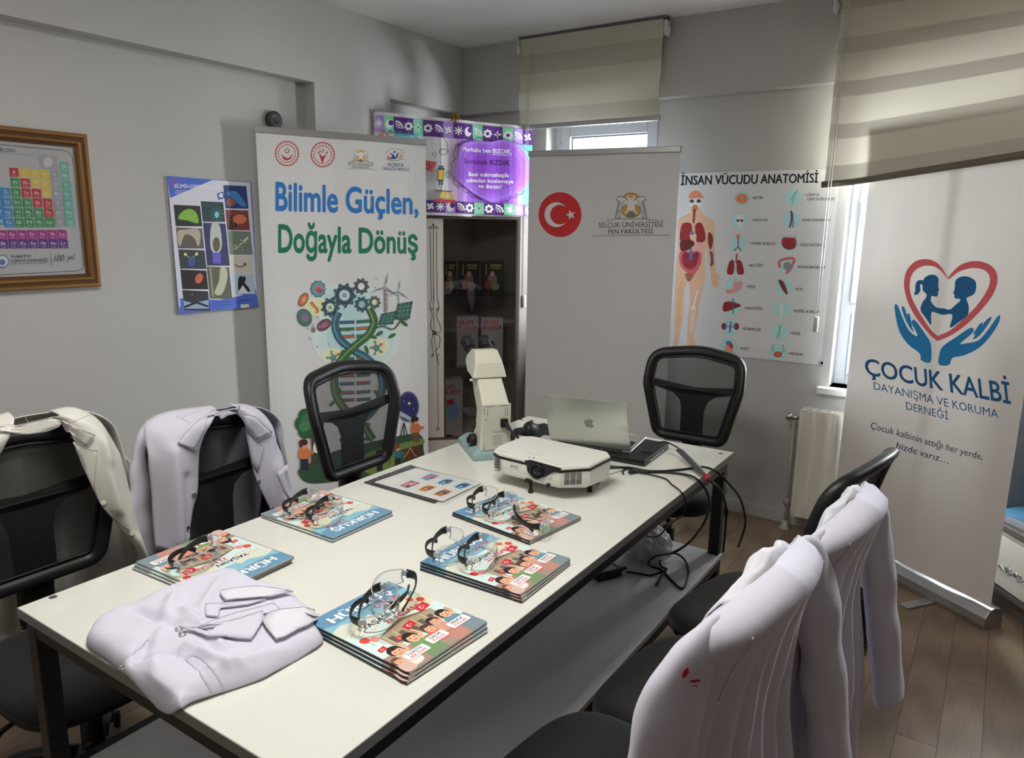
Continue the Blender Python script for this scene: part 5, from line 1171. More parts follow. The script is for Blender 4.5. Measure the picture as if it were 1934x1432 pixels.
A.sm(C5([(228, 176), (262, 190), (278, 225), (275, 265), (262, 290), (266, 325), (300, 352), (345, 385), (358, 430), (356, 520), (362, 620), (362, 720), (385, 750), (398, 785), (380, 780), (382, 830), (362, 838), (340, 815), (328, 730), (312, 640), (300, 560), (290, 640), (295, 740), (280, 830), (255, 930), (240, 1030), (222, 1110), (212, 1165), (232, 1240), (222, 1258), (190, 1255), (172, 1225), (172, 1150), (176, 1050), (190, 940), (186, 800), (180, 780), (150, 870), (150, 960), (140, 1060), (118, 1170), (112, 1200), (100, 1250), (72, 1252), (76, 1215), (88, 1180), (86, 1060), (84, 960), (92, 800), (98, 660), (112, 560), (110, 420), (112, 375), (150, 350), (195, 325), (198, 290), (182, 250), (182, 215), (196, 190)]), SK, 3); A.up()
A.sm(C5([(228, 178), (268, 200), (274, 235), (186, 235), (192, 200)]), (190, 120, 90)); A.poly(C5([(182, 232), (276, 232), (266, 285), (245, 300), (212, 300), (192, 284)]), (206, 200, 194)); A.up()
for x in (203, 250): A.ell(*c5(x, 250), 4.2, 3.6, (60, 62, 66), 14)
A.ell(*c5(225, 292), 6, 5, (176, 104, 76), 14); A.poly(C5([(208, 305), (235, 305), (228, 325), (222, 400), (208, 400), (212, 325)]), (130, 46, 40)); A.up()
DR = (134, 30, 36)
for s in (((150, 398), (195, 400), (205, 440), (198, 520), (130, 520), (122, 480), (132, 420)), ((225, 420), (240, 398), (270, 402), (292, 460), (290, 520), (240, 530), (228, 480))): A.sm(C5(s), DR)
A.up(); A.ell(*c5(212, 490), 6.5, 7.5, (200, 160, 140), 16); A.ell(*c5(206, 466), 4, 4, (80, 110, 160), 12); A.sm(C5([(128, 520), (205, 518), (220, 545), (180, 580), (132, 590)]), (86, 26, 28)); A.sm(C5([(225, 535), (262, 530), (275, 560), (255, 595), (225, 580)]), (206, 140, 136)); A.up()
A.sm(C5([(122, 600), (180, 590), (240, 590), (268, 610), (262, 680), (225, 740), (190, 745), (128, 690)]), (180, 80, 92)); A.up(); A.sm(C5([(140, 610), (200, 600), (245, 620), (235, 680), (190, 715), (145, 680)]), (140, 36, 48)); A.up()
for x in (160, 236): A.ell(*c5(x, 614), 4.5, 6, (120, 30, 40), 12)
[A.line(C5([(150 + 6 * (k % 2), 622 + k * 14), (190, 616 + k * 15), (238 - 6 * (k % 2), 624 + k * 13)]), 1.1, (100, 22, 34), 10) for k in range(6)]; A.poly(C5([(188, 570), (204, 570), (206, 650), (186, 650)]), (74, 96, 150)); A.sm(C5([(160, 740), (215, 745), (200, 780), (182, 795), (165, 775)]), (140, 84, 52)); A.line(C5([(150, 760), (115, 850), (112, 960), (95, 1090)]), 1.6, (196, 150, 70), 20); A.line(C5([(140, 800), (128, 900), (120, 1010), (104, 1100)]), 1.1, (196, 150, 70), 20)
A.sm(C5([(314, 470), (326, 462), (346, 490), (344, 540), (330, 580), (312, 530)]), (112, 48, 44)); A.line(C5([(330, 590), (340, 640), (335, 690)]), 5, (92, 72, 110), 10); A.line(C5([(345, 600), (350, 680)]), 1.6, (150, 70, 70))
A.line(C5([(242, 850), (212, 975)]), 3, (206, 204, 206)); A.ell(*c5(214, 975), 4.5, 3.6, (214, 212, 212), 12); A.line(C5([(208, 1000), (196, 1140)]), 2.2, (206, 204, 206)); A.line(C5([(222, 1010), (208, 1140)]), 1.6, (206, 204, 206))
L_ = [((542, 234), 'BEYİN', 612, 238, 683, 236), ((528, 384), 'KAFATASI', 612, 388, 716, 388), ((516, 538), 'YEMEK BORUSU', 598, 546, 770, 548), ((498, 690), 'AKCİĞER', 585, 694, 684, 694), ((487, 825), 'MİDE', 571, 838, 634, 840), ((476, 968), 'KARACİĞER', 557, 982, 680, 988), ((463, 1104), 'BÖBREKLER', 546, 1122, 670, 1130), ((452, 1236), 'KALP', 532, 1256, 590, 1258)]
R_ = [((888, 228), 'LENF &', 968, 216, 1062, 216), ((874, 375), 'KAN DAMARLARI', 949, 388, 1138, 388), ((858, 540), 'İNCE BAĞIRSAK', 933, 555, 1110, 557), ((845, 690), 'KALIN BAĞIRSAK', 918, 704, 1108, 708), ((826, 832), 'KAS', 902, 854, 955, 856), ((812, 985), 'KEMİK & EKLEM', 888, 1002, 1068, 1010), ((798, 1136), 'SİNİR', 870, 1152, 937, 1158), ((785, 1272), 'MESANE', 858, 1290, 955, 1296)]
LB = (150, 190, 192)
for (c, s, x0, y0, x1, y1) in L_ + R_:
    A.ell(*c5(*c), 16.4, 15.6, LB, 28); A.text(('• ' if s == 'LENF &' else '•') + s, *c5(x0, y0), *c5(x1, y1), 5.2, (40, 36, 38), .012, .1)
A.text('LENF DÜĞÜMLERİ', *c5(984, 246), *c5(1174, 246), 5.2, (40, 36, 38), .012, .1); A.up()
A.ell(*c5(542, 234), 13, 10.5, (200, 128, 96), 24); [A.line(C5([(542 + s * 4, 212), (542 + s * (18 + 5 * k), 222 + k * 8), (542 + s * 6, 236 + k * 9)]), .8, (150, 84, 62), 8) for s in (-1, 1) for k in range(3)]; A.ell(*c5(528, 372), 9, 9, (206, 206, 204), 20); A.ell(*c5(528, 410), 6, 7, (206, 206, 204), 14); A.ell(*c5(516, 490), 4, 4.5, (196, 116, 70), 12); A.line(C5([(516, 500), (516, 560), (490, 585)]), 2, (120, 50, 46)); A.line(C5([(516, 560), (536, 585)]), 2, (120, 50, 46))
for s in (-1, 1): A.sm(C5([(498 + s * 10, 655), (498 + s * 40, 660), (498 + s * 58, 730), (498 + s * 40, 748), (498 + s * 12, 735)]), DR); A.ell(*c5(463 + s * 42, 1098), 5, 6.5, (120, 24, 36), 14); A.line(C5([(463 + s * 42, 1100), (463, 1100)]), 2, (80, 110, 160))
A.line(C5([(507, 605), (503, 670)]), 3, (150, 60, 60)); A.sm(C5([(490, 770), (500, 800), (540, 790), (542, 830), (500, 865), (440, 875), (436, 850), (480, 840)]), (206, 130, 126)); A.sm(C5([(420, 940), (470, 930), (536, 955), (500, 975), (420, 998)]), (124, 30, 32)); A.line(C5([(482, 910), (482, 1008)]), 2.4, (70, 90, 130)); A.line(C5([(468, 1065), (460, 1140)]), 3, (60, 90, 150)); A.ell(*c5(455, 1250), 9, 9, (200, 130, 116), 18); A.ell(*c5(452, 1210), 6, 4, (80, 100, 160), 12); A.ell(*c5(468, 1230), 4, 5, (170, 50, 50), 10)
A.line(C5([(920, 175), (895, 220), (880, 275)]), 1.2, (70, 140, 110), 8); A.line(C5([(900, 190), (870, 250)]), 1, (70, 140, 110)); A.line(C5([(875, 315), (878, 370), (865, 430)]), 3.4, (110, 46, 72), 8); A.line(C5([(885, 330), (888, 430)]), 2, (70, 80, 150)); A.sm(C5([(820, 500), (900, 500), (905, 560), (860, 580), (815, 555)]), (140, 36, 46)); [A.line(C5([(825, 510 + k * 15), (845, 520 + k * 15), (865, 508 + k * 15), (895, 518 + k * 13)]), 1, (96, 18, 30), 12) for k in range(4)]; A.line(C5([(815, 490), (900, 495), (912, 480)]), 3, (150, 156, 158)); A.line(C5([(800, 700), (795, 660), (840, 640), (895, 640), (880, 690), (860, 720), (840, 740)]), 5, (190, 84, 96), 16); A.ell(*c5(850, 690), 8, 8, (120, 124, 126), 16)
A.sm(C5([(790, 782), (826, 800), (852, 875), (830, 870), (800, 820)]), (112, 40, 36)); A.line(C5([(815, 940), (810, 985), (808, 1035)]), 4, (206, 208, 208)); A.ell(*c5(810, 980), 4, 3, (220, 222, 222), 12); A.line(C5([(806, 1090), (795, 1130), (775, 1180)]), 1.4, (90, 150, 70), 8); A.line(C5([(792, 1092), (798, 1150), (790, 1185)]), 1.2, (90, 150, 70), 8); A.ell(*c5(785, 1288), 8, 6, (176, 84, 52), 16); A.line(C5([(758, 1220), (750, 1250), (770, 1285)]), 1, (120, 46, 46), 8); A.line(C5([(815, 1222), (825, 1255), (802, 1285)]), 1, (120, 46, 46), 8); A.up()
for s in (-1, 1): A.ell(*c5(528 + s * 13, 382), 3, 2.6, (60, 62, 66), 10)
m.build('printed_sheet', M['print'], t, world=True, recalc=False)
mm = MB(); p = ony(1552, 686, Y1); mm.lathe([(.012, .001), (.012, .004), (.007, .005), (.006, .001)], p, (0, -1, 0), 18); mm.build('eyelet', M['alu'], t, world=True)

# ================================================================== corner display cabinet
CA, CB = V((-2.955, 3.255, 0)), V((-2.445, 3.765, 0)); d = (CB - CA).normalized(); n = V((d.y, -d.x, 0)); Wc = (CB - CA).length
t = thing('display_cabinet', 'cream corner display cabinet with a smoked glass door below the purple banner', 'cabinet', (CA + CB) / 2)
cpl = lambda x, y, o=0: onp(x, y, CA + n * o, n)
zt, zb = cpl(900, 410).z, cpl(900, 828).z
ux = lambda px, py=600: (cpl(px, py) - CA).dot(d)
def cb(u0, u1, z0, z1, o0, o1): 
    m = MB(); c = CA + d * ((u0 + u1) / 2) + n * ((o0 + o1) / 2) + V((0, 0, (z0 + z1) / 2)); m.box(c, (u1 - u0, abs(o1 - o0), z1 - z0), R=Matrix((d, n, V((0, 0, 1)))).transposed()); return m
u1, u2, uR = ux(838), ux(976), Wc
foot = [(CA.x, CA.y), (CB.x, CB.y), (CB.x, 3.95), (-2.95, 3.95)]
def slab(z0, z1, ins=0.0, off=0): 
    m = MB(); F = [(p[0], p[1]) for p in foot]; 
    if off: F = [(CA.x - n.x * off, CA.y - n.y * off), (CB.x - n.x * off - .01, CB.y - n.y * off), (CB.x - .012, 3.945), (-2.945, 3.945)]
    m.prism(F, lambda x, y: V((x, y, z0)), lambda x, y: V((x, y, z1))); return m
slab(zt, zt + .006).build('cabinet_top', M['wood'], t, world=True, bev=.002)
slab(0, zb).build('plinth', M['cab'], t, world=True, bev=.002)
m = MB(); m.box2((-2.952, 3.26, zb), (-2.946, 3.95, zt)); m.build('side_panel', M['cabin'], t, world=True)
m = MB(); m.box2((-2.95, 3.944, zb), (CB.x, 3.95, zt)); m.build('back_panel', M['cabin'], t, world=True)
m = MB(); m.box2((CB.x - .012, CB.y, zb), (CB.x, 3.95, zt)); m.build('side_panel', M['wood'], t, world=True)
cb(0, u1, zb + .015, zt - .012, -.02, -.002).build('decor_panel', M['cab'], t, world=True)
dp = t.children[-1]
m = MB(); A = Art(m, lambda x, y: cpl(x, y, -.002), n, 200); c3 = lambda x, y: (780 + x / 3.254, 400 + y / 3.254); IR = (62, 46, 40)
for xs in ((107, 110, 112, 108), (125, 126, 128, 125), (145, 147, 150, 152)):
    A.line([c3(xs[0], 120), c3(xs[1], 400), c3(xs[2], 540)], 1.1, IR)
A.line([c3(125, 70), c3(126, 540), c3(130, 750), c3(152, 950), c3(155, 1330)], 1, IR); A.line([c3(150, 540), c3(160, 580), c3(145, 640), c3(168, 700), c3(165, 740), c3(130, 745)], 1.3, IR, 24); A.line([c3(112, 540), c3(104, 580), c3(118, 640), c3(108, 700), c3(130, 745)], 1.3, IR, 24)
A.line([c3(130, 745), c3(165, 770), c3(160, 830), c3(142, 860), c3(160, 940)], 1.3, IR, 24); A.line([c3(130, 745), c3(115, 790), c3(124, 860), c3(115, 900)], 1.2, IR, 24)
for x, y, r in ((104, 100, 3), (146, 100, 3), (152, 600, 3), (114, 600, 3), (152, 880, 3), (120, 880, 2.6), (152, 1335, 3.4)): A.ring(*c3(x, y), r, r, .36, IR)
for q in range(4): A.ell(c3(130, 745)[0] + 3 * math.cos(q * PI / 2 + .78), c3(130, 745)[1] + 3 * math.sin(q * PI / 2 + .78), 3, 1.4, IR, 10, q * PI / 2 + .78)
A.poly([c3(125, 68), c3(132, 84), c3(125, 92), c3(118, 84)], IR); A.line([c3(110, 90), c3(125, 100), c3(140, 90)], 1.2, IR, 8)
o = m.build('scroll_ornament', M['print'], dp, recalc=False); o.data.transform(Matrix.Translation(-V(t.location)))
cb(0, uR, zt - .012, zt, -.02, .002).build('top_rail', M['wood'], t, world=True)
cb(0, uR, zb, zb + .016, -.02, .002).build('bottom_rail', M['wood'], t, world=True)
cb(u2, uR, zb + .016, zt - .012, -.02, .002).build('door_stile', M['wood'], t, world=True)
cb(u1, u2, zb + .016, zt - .012, -.006, -.001).build('glass_door', M['smoke'], t, world=True)
for z in (zt - .02, zb + .024): cb(u1 + .004, u1 + .05, z - .006, z + .006, -.0005, .004).build('glass_hinge', M['black'], t, world=True)
shz = [cpl(900, 556, -.1).z, cpl(900, 690, -.1).z]
for z in shz: slab(z - .006, z, 0, .03).build('glass_shelf', M['glass'], t, world=True)
def cab_box(px0, px1, py0, zfloor, off, dep, name, label, cat, col, art, group):
    a, b = cpl(px0, 640, -off), cpl(px1, 640, -off); zz = cpl((px0 + px1) / 2, py0, -off).z
    t2 = thing(name, label, cat, ((a + b) / 2).xy.to_3d() + V((0, 0, zfloor)), 0, group)
    w_ = (b - a).length; m = MB(); c = V((((a + b) / 2).x, ((a + b) / 2).y, (zfloor + zz) / 2)) - n * dep / 2; m.box(c, (w_, dep, zz - zfloor - .001), R=Matrix((d, n, V((0, 0, 1)))).transposed()); m.build('carton', mat(name + ' card', rgb(*col), .5) if name + ' card' not in MATS else MATS[name + ' card'], t2, world=True, bev=.001)
    m = MB(); A = Art(m, lambda x, y: cpl(x, y, -off), n, 190); art(A, px0, px1); m.build('front_print', M['print'], t2, world=True, recalc=False)
def art1(A, a, b):
    w = b - a; A.line([(a + w * .4, 501), (b - 3, 501.5)], 3, (150, 142, 60)); A.line([(a + w * .4, 506), (b - 5, 506.5)], 2.4, (150, 142, 60)); A.line([(a + w * .2, 500), (a + w * .2, 520)], 2, (140, 130, 60)); A.ell(a + w * .5, 528, w * .22, 12, (130, 110, 100), 14); A.ell(a + w * .3, 538, w * .16, 9, (150, 50, 50), 12); A.ell(a + w * .62, 541, w * .2, 8, (110, 130, 60), 12); A.up(); A.ell(a + w * .5, 517, 4, 5, (190, 150, 130), 10)
def art2(A, a, b):
    w = b - a; A.text('ÇILGIN', a + w * .1, 614, b - w * .25, 613, 8, (190, 40, 50), .03); A.text('PROFESÖR', a + w * .05, 624, b - w * .06, 623, 8, (190, 40, 50), .03); A.up(); A.ell(a + w * .45, 652, 7, 9, (70, 40, 36), 14); A.up(); A.ell(a + w * .47, 655, 5, 6, (206, 160, 140), 12); A.poly([(a + w * .25, 690), (a + w * .35, 662), (a + w * .6, 662), (a + w * .75, 690)], (150, 170, 180))
def art3(A, a, b):
    A.text('ÇILGIN', a + 2, 737, a + 18, 732, 7.5, (190, 40, 50), .03); A.text('PROFESÖR', a, 748, a + 30, 742, 7.5, (190, 40, 50), .03); A.ell(a + 14, 776, 12, 18, (120, 160, 200), 16); A.up(); A.poly([(a + 4, 757), (a + 17, 753), (a + 18, 763), (a + 5, 766)], (190, 40, 50))
g1, g2 = 'black science boxes on the top cabinet shelf', 'white toy boxes in the display cabinet'
for i, (a, b) in enumerate(((838, 862), (867, 905), (910, 950))): cab_box(a, b, 493, shz[0] + .001, .10, .05, 'science_box', ('leftmost', 'middle', 'rightmost')[i] + ' black science box on the top shelf behind the smoked glass', 'box', (32, 32, 34), art1, g1)
cab_box(863, 903, 598, shz[1] + .001, .10, .09, 'toy_box', 'white toy box with red lettering on the left of the middle cabinet shelf', 'box', (206, 206, 210), art2, g2)
cab_box(909, 950, 600, shz[1] + .001, .12, .09, 'toy_box', 'white toy box with red lettering on the right of the middle cabinet shelf', 'box', (196, 196, 202), art2, g2)
cab_box(840, 874, 717, zb + .001, .10, .10, 'toy_box', 'white toy box on the bottom cabinet shelf beside the microscope', 'box', (190, 200, 210), art3, g2)

# ================================================================== low cabinet at the right edge
e = V((.588, -.809, 0)); nr = V((-.809, -.588, 0)); K0 = V((.135, 3.5, 0)) - e * .11
t = thing('low_cabinet', 'cream low cabinet with dark rim and scroll handle at the right edge', 'cabinet', K0)
def kb(u0, u1, z0, z1, o0, o1): 
    m = MB(); c = K0 + e * ((u0 + u1) / 2) - nr * ((o0 + o1) / 2) + V((0, 0, (z0 + z1) / 2)); m.box(c, (u1 - u0, o1 - o0, z1 - z0), R=Matrix((e, nr, V((0, 0, 1)))).transposed()); return m
kb(0.02, .88, 0, .10, .04, .22).build('plinth', M['wood'], t, world=True)
kb(0, .9, .11, .355, .0, .26).build('carcass', M['cab'], t, world=True, bev=.002)
dr = kb(0.01, .89, .125, .335, -.016, 0).build('drawer', M['cab'], t, world=True, bev=.003)
kb(0, .9, .10, .118, -.02, .26).build('bottom_rim', M['wood'], t, world=True)
kb(0, .9, .355, .385, -.02, .26).build('top_rim', M['wood'], t, world=True, bev=.003)
kb(0, .9, .385, 1.25, .25, .26).build('back_panel', mat('grey cabinet back', rgb(110, 110, 114), .6), t, world=True)
m = MB(); hc = onp(1912, 1085, K0 + nr * .02, nr)
for s in (-1, 1):
    m.tube([hc + e * (s * x) + V((0, 0, z)) for x, z in vs_] if False else [hc + e * (s * (.012 + .02 * k / 8 + .012 * math.cos(k * .8))) + V((0, 0, .016 * math.sin(k * .8))) for k in range(12)], .0035, 8)
    m.tube([hc + e * (s * x) + V((0, 0, z)) for x, z in spline([(0, 0), (.02, .012), (.045, -.004), (.07, .008), (.075, -.008), (.062, -.008)], 24)], .004, 8)
o = m.build('handle', M['chrome'], dr); o.data.transform(Matrix.Translation(-V(t.location)))
kb(0, .012, .385, 1.25, .0, .26).build('side_panel', MATS['grey cabinet back'], t, world=True)
for i, (u, o_, rz, c, nm, lb, h) in enumerate(((.10, .12, .3, (92, 150, 186), 'magazine', 'blue covered magazine on top of the low cabinet at the right edge', .012), (.14, .11, .1, (150, 150, 156), 'magazine', 'grey covered magazine under the blue one on the right low cabinet', .03))):
    p = K0 + e * (u + .04) - nr * o_; z = .385 + (.03 if i == 0 else 0)
    m = MB(); m.box(p + V((0, 0, z + h / 2 + .0005)), (.26, .19, h), R=Matrix.Rotation(math.atan2(e.y, e.x) + rz, 3, 'Z')); ob = m.build(nm, [mat(nm + ' cover %d' % i, rgb(*c), .4)], None, bev=.002); tag(ob, lb, 'magazine', 'magazines on the low cabinet')
# ================================================================== magazines on the table
MW, MHt, MT = .222, .282, .0055
def make_magazine():
    t = thing('magazine', 'x', 'magazine', (0, 0, 0), 0)
    m = MB(); m.box((0, 0, MT / 2), (MW, MHt, MT - .0014)); m.build('pages', M['page'], t)
    m = MB(); m.box((0, 0, .0005), (MW + .002, MHt + .002, .001)); m.box((-MW / 2 - .0005, 0, MT / 2), (.0016, MHt + .001, MT)); m.build('back_cover', M['covb'], t)
    m = MB(); m.box((0, 0, MT - .0006), (MW + .0015, MHt + .0015, .0008), col=rgb(200, 210, 205))
    A = Art(m, lambda x, y: V(((x - .5) * MW, (y - .5) * MHt, MT - .0002)), (0, 0, 1), 200, base=.00015, step=.00006); U = (0, 1)
    A.rect(0, 0, 1, 1, (186, 204, 200)); A.up()
    A.rect(0, .80, 1, 1, (88, 132, 160)); A.poly([(0, .84), (.12, .81), (.3, .815), (.5, .83), (.7, .80), (.85, .805), (1, .84), (1, .70), (0, .68)], (120, 166, 182)); A.up()
    A.poly([(.0, .74), (.08, .77), (.15, .78), (.3, .72), (.42, .74), (.45, .66), (.4, .60), (.1, .60), (0, .64)], (190, 194, 180)); A.poly([(.6, .66), (.7, .72), (.82, .74), (1, .70), (1, .5), (.7, .52)], (196, 194, 166)); A.up()
    A.text('HÜRKUŞ', .13, .84, .86, .84, .085, (232, 234, 230), .035, up=U, res=3); A.text('ÇOCUK', .55, .755, .86, .755, .045, (190, 40, 52), .035, up=U)
    A.line([(.06, .60), (.20, .66), (.34, .62), (.30, .56), (.12, .57), (.22, .63)], .008, (206, 160, 120), 20)
    A.text('YAŞASIN', .22, .60, .60, .60, .048, (28, 28, 34), .03, up=U); A.text('23 NİSAN!', .42, .53, .84, .53, .05, (188, 40, 50), .035, up=U)
    A.up(); A.poly([(.2, .28), (.86, .28), (.86, .45), (.55, .52), (.2, .45)], (150, 136, 110)); A.up(); A.poly([(.16, .44), (.55, .53), (.9, .44), (.55, .49)], (104, 84, 66))
    for k in range(5): A.rect(.25 + k * .12, .30, .31 + k * .12, .40, (92, 82, 74)); A.line([(.24 + k * .12, .28), (.24 + k * .12, .45)], .012, (186, 172, 140))
    A.up()
    for x, y, r, c in ((.10, .50, .045, (200, 66, 52)), (.17, .46, .04, (214, 120, 110)), (.93, .60, .04, (190, 56, 50)), (.86, .66, .035, (200, 80, 60))): A.ell(x, y, r, r * .85, c, 18); A.line([(x, y - r * .8), (x + .01, y - .10)], .004, (120, 110, 100))
    def flag(x, y, k, r=.15):
        A.poly([(x, y), (x + k, y + k * r), (x + k, y + k * (r + .55)), (x, y + k * .55)], (184, 40, 44)); A.up(); A.ring(x + k * .42, y + k * .33, k * .15, k * .14, .35, (236, 226, 220), a0=.6, a1=5.6); A.star(x + k * .65, y + k * .36, k * .07, (236, 226, 220)); A.up()
    flag(.46, .36, .13); flag(.76, .46, .15); flag(.28, .31, .08); flag(.06, .30, .08)
    def child(x, y, k, hair, shirt, sk=(208, 156, 124)):
        A.sm([(x - k * .9, y - k * .5), (x + k * .9, y - k * .5), (x + k * 1.1, y - k * 2.6), (x - k * 1.1, y - k * 2.6)], shirt); A.line([(x + k * .8, y - k * .8), (x + k * 1.5, y + k * .1), (x + k * 1.3, y + k * 1.0)], k * .4, sk, 8); A.up()
        A.ell(x, y + k * .18, k * 1.02, k * .95, hair, 22); A.up(); A.ell(x + k * .08, y - k * .12, k * .8, k * .72, sk, 22); A.up()
        for s in (-.28, .38): A.ell(x + k * s, y, k * .09, k * .1, (40, 28, 26), 8)
        A.line([(x - k * .25, y - k * .35), (x + k * .08, y - k * .46), (x + k * .38, y - k * .33)], k * .09, (150, 50, 46), 8); A.ell(x + k * .06, y + k * .62, k * .75, k * .25, hair, 14); A.up()
    A.poly([(0, 0), (1, 0), (1, .2), (0, .24)], (150, 126, 114)); A.poly([(.28, 0), (.5, 0), (.5, .16), (.3, .2)], (110, 130, 96)); A.poly([(.62, 0), (.8, 0), (.82, .2), (.62, .2)], (172, 122, 108)); A.poly([(.8, 0), (1, 0), (1, .22), (.82, .2)], (112, 128, 134)); A.up()
    for a in ((.15, .23, .058, (52, 36, 34), (214, 200, 190)), (.38, .27, .058, (46, 34, 30), (104, 140, 84)), (.58, .26, .05, (80, 54, 40), (196, 96, 84)), (.70, .30, .045, (52, 40, 36), (186, 140, 120)), (.86, .31, .055, (40, 34, 34), (92, 130, 150)), (.05, .14, .04, (110, 70, 50), (190, 160, 150))): child(a[0], a[1], a[2] * 1.25, *a[3:])
    for x, y, w_, a, b in ((.12, .08, .25, "TUSAŞ'TA", 'BİR GÜN'), (.42, .10, .22, 'ÇELİK', 'KUŞLAR'), (.72, .115, .24, 'ZEKA', 'SORULARI')):
        A.poly([(x + .01, y), (x + w_ - .01, y), (x + w_, y + .012), (x + w_, y + .075), (x + w_ - .01, y + .087), (x + .01, y + .087), (x, y + .075), (x, y + .012)], (234, 230, 226)); A.up(); A.text(a, x + .04, y + .05, x + w_ - .04, y + .05, .024, (36, 36, 40), .02, up=U); A.text(b, x + .04, y + .014, x + w_ - .04, y + .014, .024, (184, 44, 58), .02, up=U); A.up(-1)
    m.build('front_cover', M['printg'], t, recalc=False)
    return t
MAGP = make_magazine(); MAGP_used = [False]
GM = 'children magazines set out on the table'
def magazine(x, y, z, rz, label):
    if not MAGP_used[0]:
        MAGP.location = (x, y, z); MAGP.rotation_euler = (0, 0, rz); MAGP['label'] = label; MAGP['group'] = GM; MAGP_used[0] = True; return MAGP
    return dup(MAGP, (x, y, z), rz, label, GM)
STK = {}
def stack(key, corners, side, n, where, skew):
    P = [onz(*q, TZ + n * MT) for q in corners]; c = sum(P, V((0, 0, 0))) / 4
    ax = ((P[3] - P[0]) + (P[2] - P[1])); ang = math.atan2(ax.y, ax.x)      # direction of the long side (world X-ish)
    rz = ang + (-PI / 2 if side == 'L' else PI / 2)
    r1 = random.Random(hash(key) % 97 if False else len(where))
    for i in range(n):
        top = i == n - 1; k = n - 1 - i
        lab = ('topmost children magazine of the ' if top and n > 1 else 'middle children magazine of the ' if k == 1 and n > 2 else 'lowest children magazine of the ' if n > 1 else 'single children magazine of the ') + where
        magazine(c.x + (0 if top else skew[0] * k), c.y + (0 if top else skew[1] * k), TZ + .0003 + i * (MT + .0002), rz + (0 if top else skew[2] * k), lab)
    STK[key] = (c, TZ + n * (MT + .0002) + .0006, ang, rz)
stack('M5', [(594, 1178), (730, 1100), (912, 1174), (772, 1268)], 'R', 3, 'stack beside the folded coat', (.003, -.004, -.012))
stack('M4', [(793, 1063), (905, 1004), (1070, 1055), (984, 1122)], 'R', 3, 'stack at the middle of the right table edge', (.002, -.003, .01))
stack('M3', [(860, 969), (952, 929), (1094, 977), (1002, 1020)], 'R', 2, 'stack nearest the projector', (.0, -.002, .004))
stack('M1', [(267, 1066), (412, 1001), (558, 1052), (388, 1119)], 'L', 3, 'stack nearest the near left table corner', (-.002, -.004, .008))
stack('M2', [(490, 969), (604, 927), (742, 965), (634, 1019)], 'L', 2, 'stack in front of the lavender coat chair', (.006, -.004, -.02))

# ================================================================== safety glasses
def make_glasses():
    t = thing('safety_glasses', 'x', 'safety glasses', (0, 0, 0), 0)
    def fr(a, b):
        # a -1..1 across, b 0..1 up; wraps back at the sides, notch for the nose
        x = .072 * math.sin(a * 1.25) / math.sin(1.25); y = -.045 * abs(a) ** 2.4
        low = .002 + .020 * math.exp(-(a / .16) ** 2) + .008 * abs(a) ** 3; top = .046 - .006 * a * a
        return V((x, y - .004 * (b - .5) ** 2 * 4, low + (top - low) * b))
    m = MB(); m.grid(lambda a, b: fr(a * 2 - 1, b), 48, 10); m.build('lens', M['clear'], t, recalc=False)
    m = MB(); m.tube([fr(k / 24 - 1, 1) for k in range(49)], .0013, 6); m.tube([fr(k / 24 - 1, 0) for k in range(49)], .0012, 6)
    for s in (-1, 1): m.tube([fr(s, k / 6) for k in range(7)], .0016, 6); m.tube([fr(s * .07, k / 6 * .55) for k in range(7)], .0014, 6)
    m.build('rim', M['rim'], t)
    for s, bend in ((-1, .0), (1, .012)):
        p = fr(s, .78)
        m = MB(); m.box(p + V((s * .001, -.006, -.002)), (.006, .014, .012)); m.build('hinge', M['rim'], t, bev=.001)
        m = MB(); pts = vspline([p + V((s * .001, -.010, -.003)), p + V((-s * .012, -.020 - bend, -.002)), p + V((-s * .055, -.030 - bend, -.004)), p + V((-s * .10, -.026 - bend, -.012)), p + V((-s * .122, -.018 - bend, -.024))], 22)
        m.tube(pts, [.0105 - .005 * min(1, k / 14) + .001 * (k > 18) for k in range(23)], 10, flat=.28, up=(0, 1, 0)); m.build('temple', M['black'], t)
    return t
GLP = make_glasses(); gu = [0]
def glasses(px, py, key, face, label, tilt=0):
    z = STK[key][1] + .0008; p = onz(px, py, z); g = 'clear safety glasses on the magazines'
    if not gu[0]: o = GLP; o.location = p; o.rotation_euler = (tilt, 0, face); o['label'] = label; o['group'] = g
    else: o = dup(GLP, p, face, label, g); o.rotation_euler = (tilt, 0, face)
    gu[0] = 1
R_ = math.radians
glasses(408, 1066, 'M1', R_(-62), 'clear safety glasses on the near left magazine stack')
glasses(602, 966, 'M2', R_(-60), 'farther of two safety glasses on the stack before the lavender coat chair')
glasses(646, 980, 'M2', R_(-58), 'nearer of two safety glasses on the stack before the lavender coat chair')
glasses(942, 961, 'M3', R_(-62), 'leftmost safety glasses on the stack nearest the projector')
glasses(975, 974, 'M3', R_(-72), 'middle safety glasses on the stack nearest the projector')
glasses(1030, 990, 'M3', R_(-30), 'rightmost safety glasses on the stack nearest the projector')
glasses(876, 1048, 'M4', R_(-62), 'left of two safety glasses on the middle right stack')
glasses(938, 1062, 'M4', R_(-64), 'right of two safety glasses on the middle right stack')
glasses(704, 1135, 'M5', R_(118), 'safety glasses turned away on the stack beside the folded coat')
glasses(752, 1170, 'M5', R_(-62), 'safety glasses facing the camera on the stack beside the folded coat')

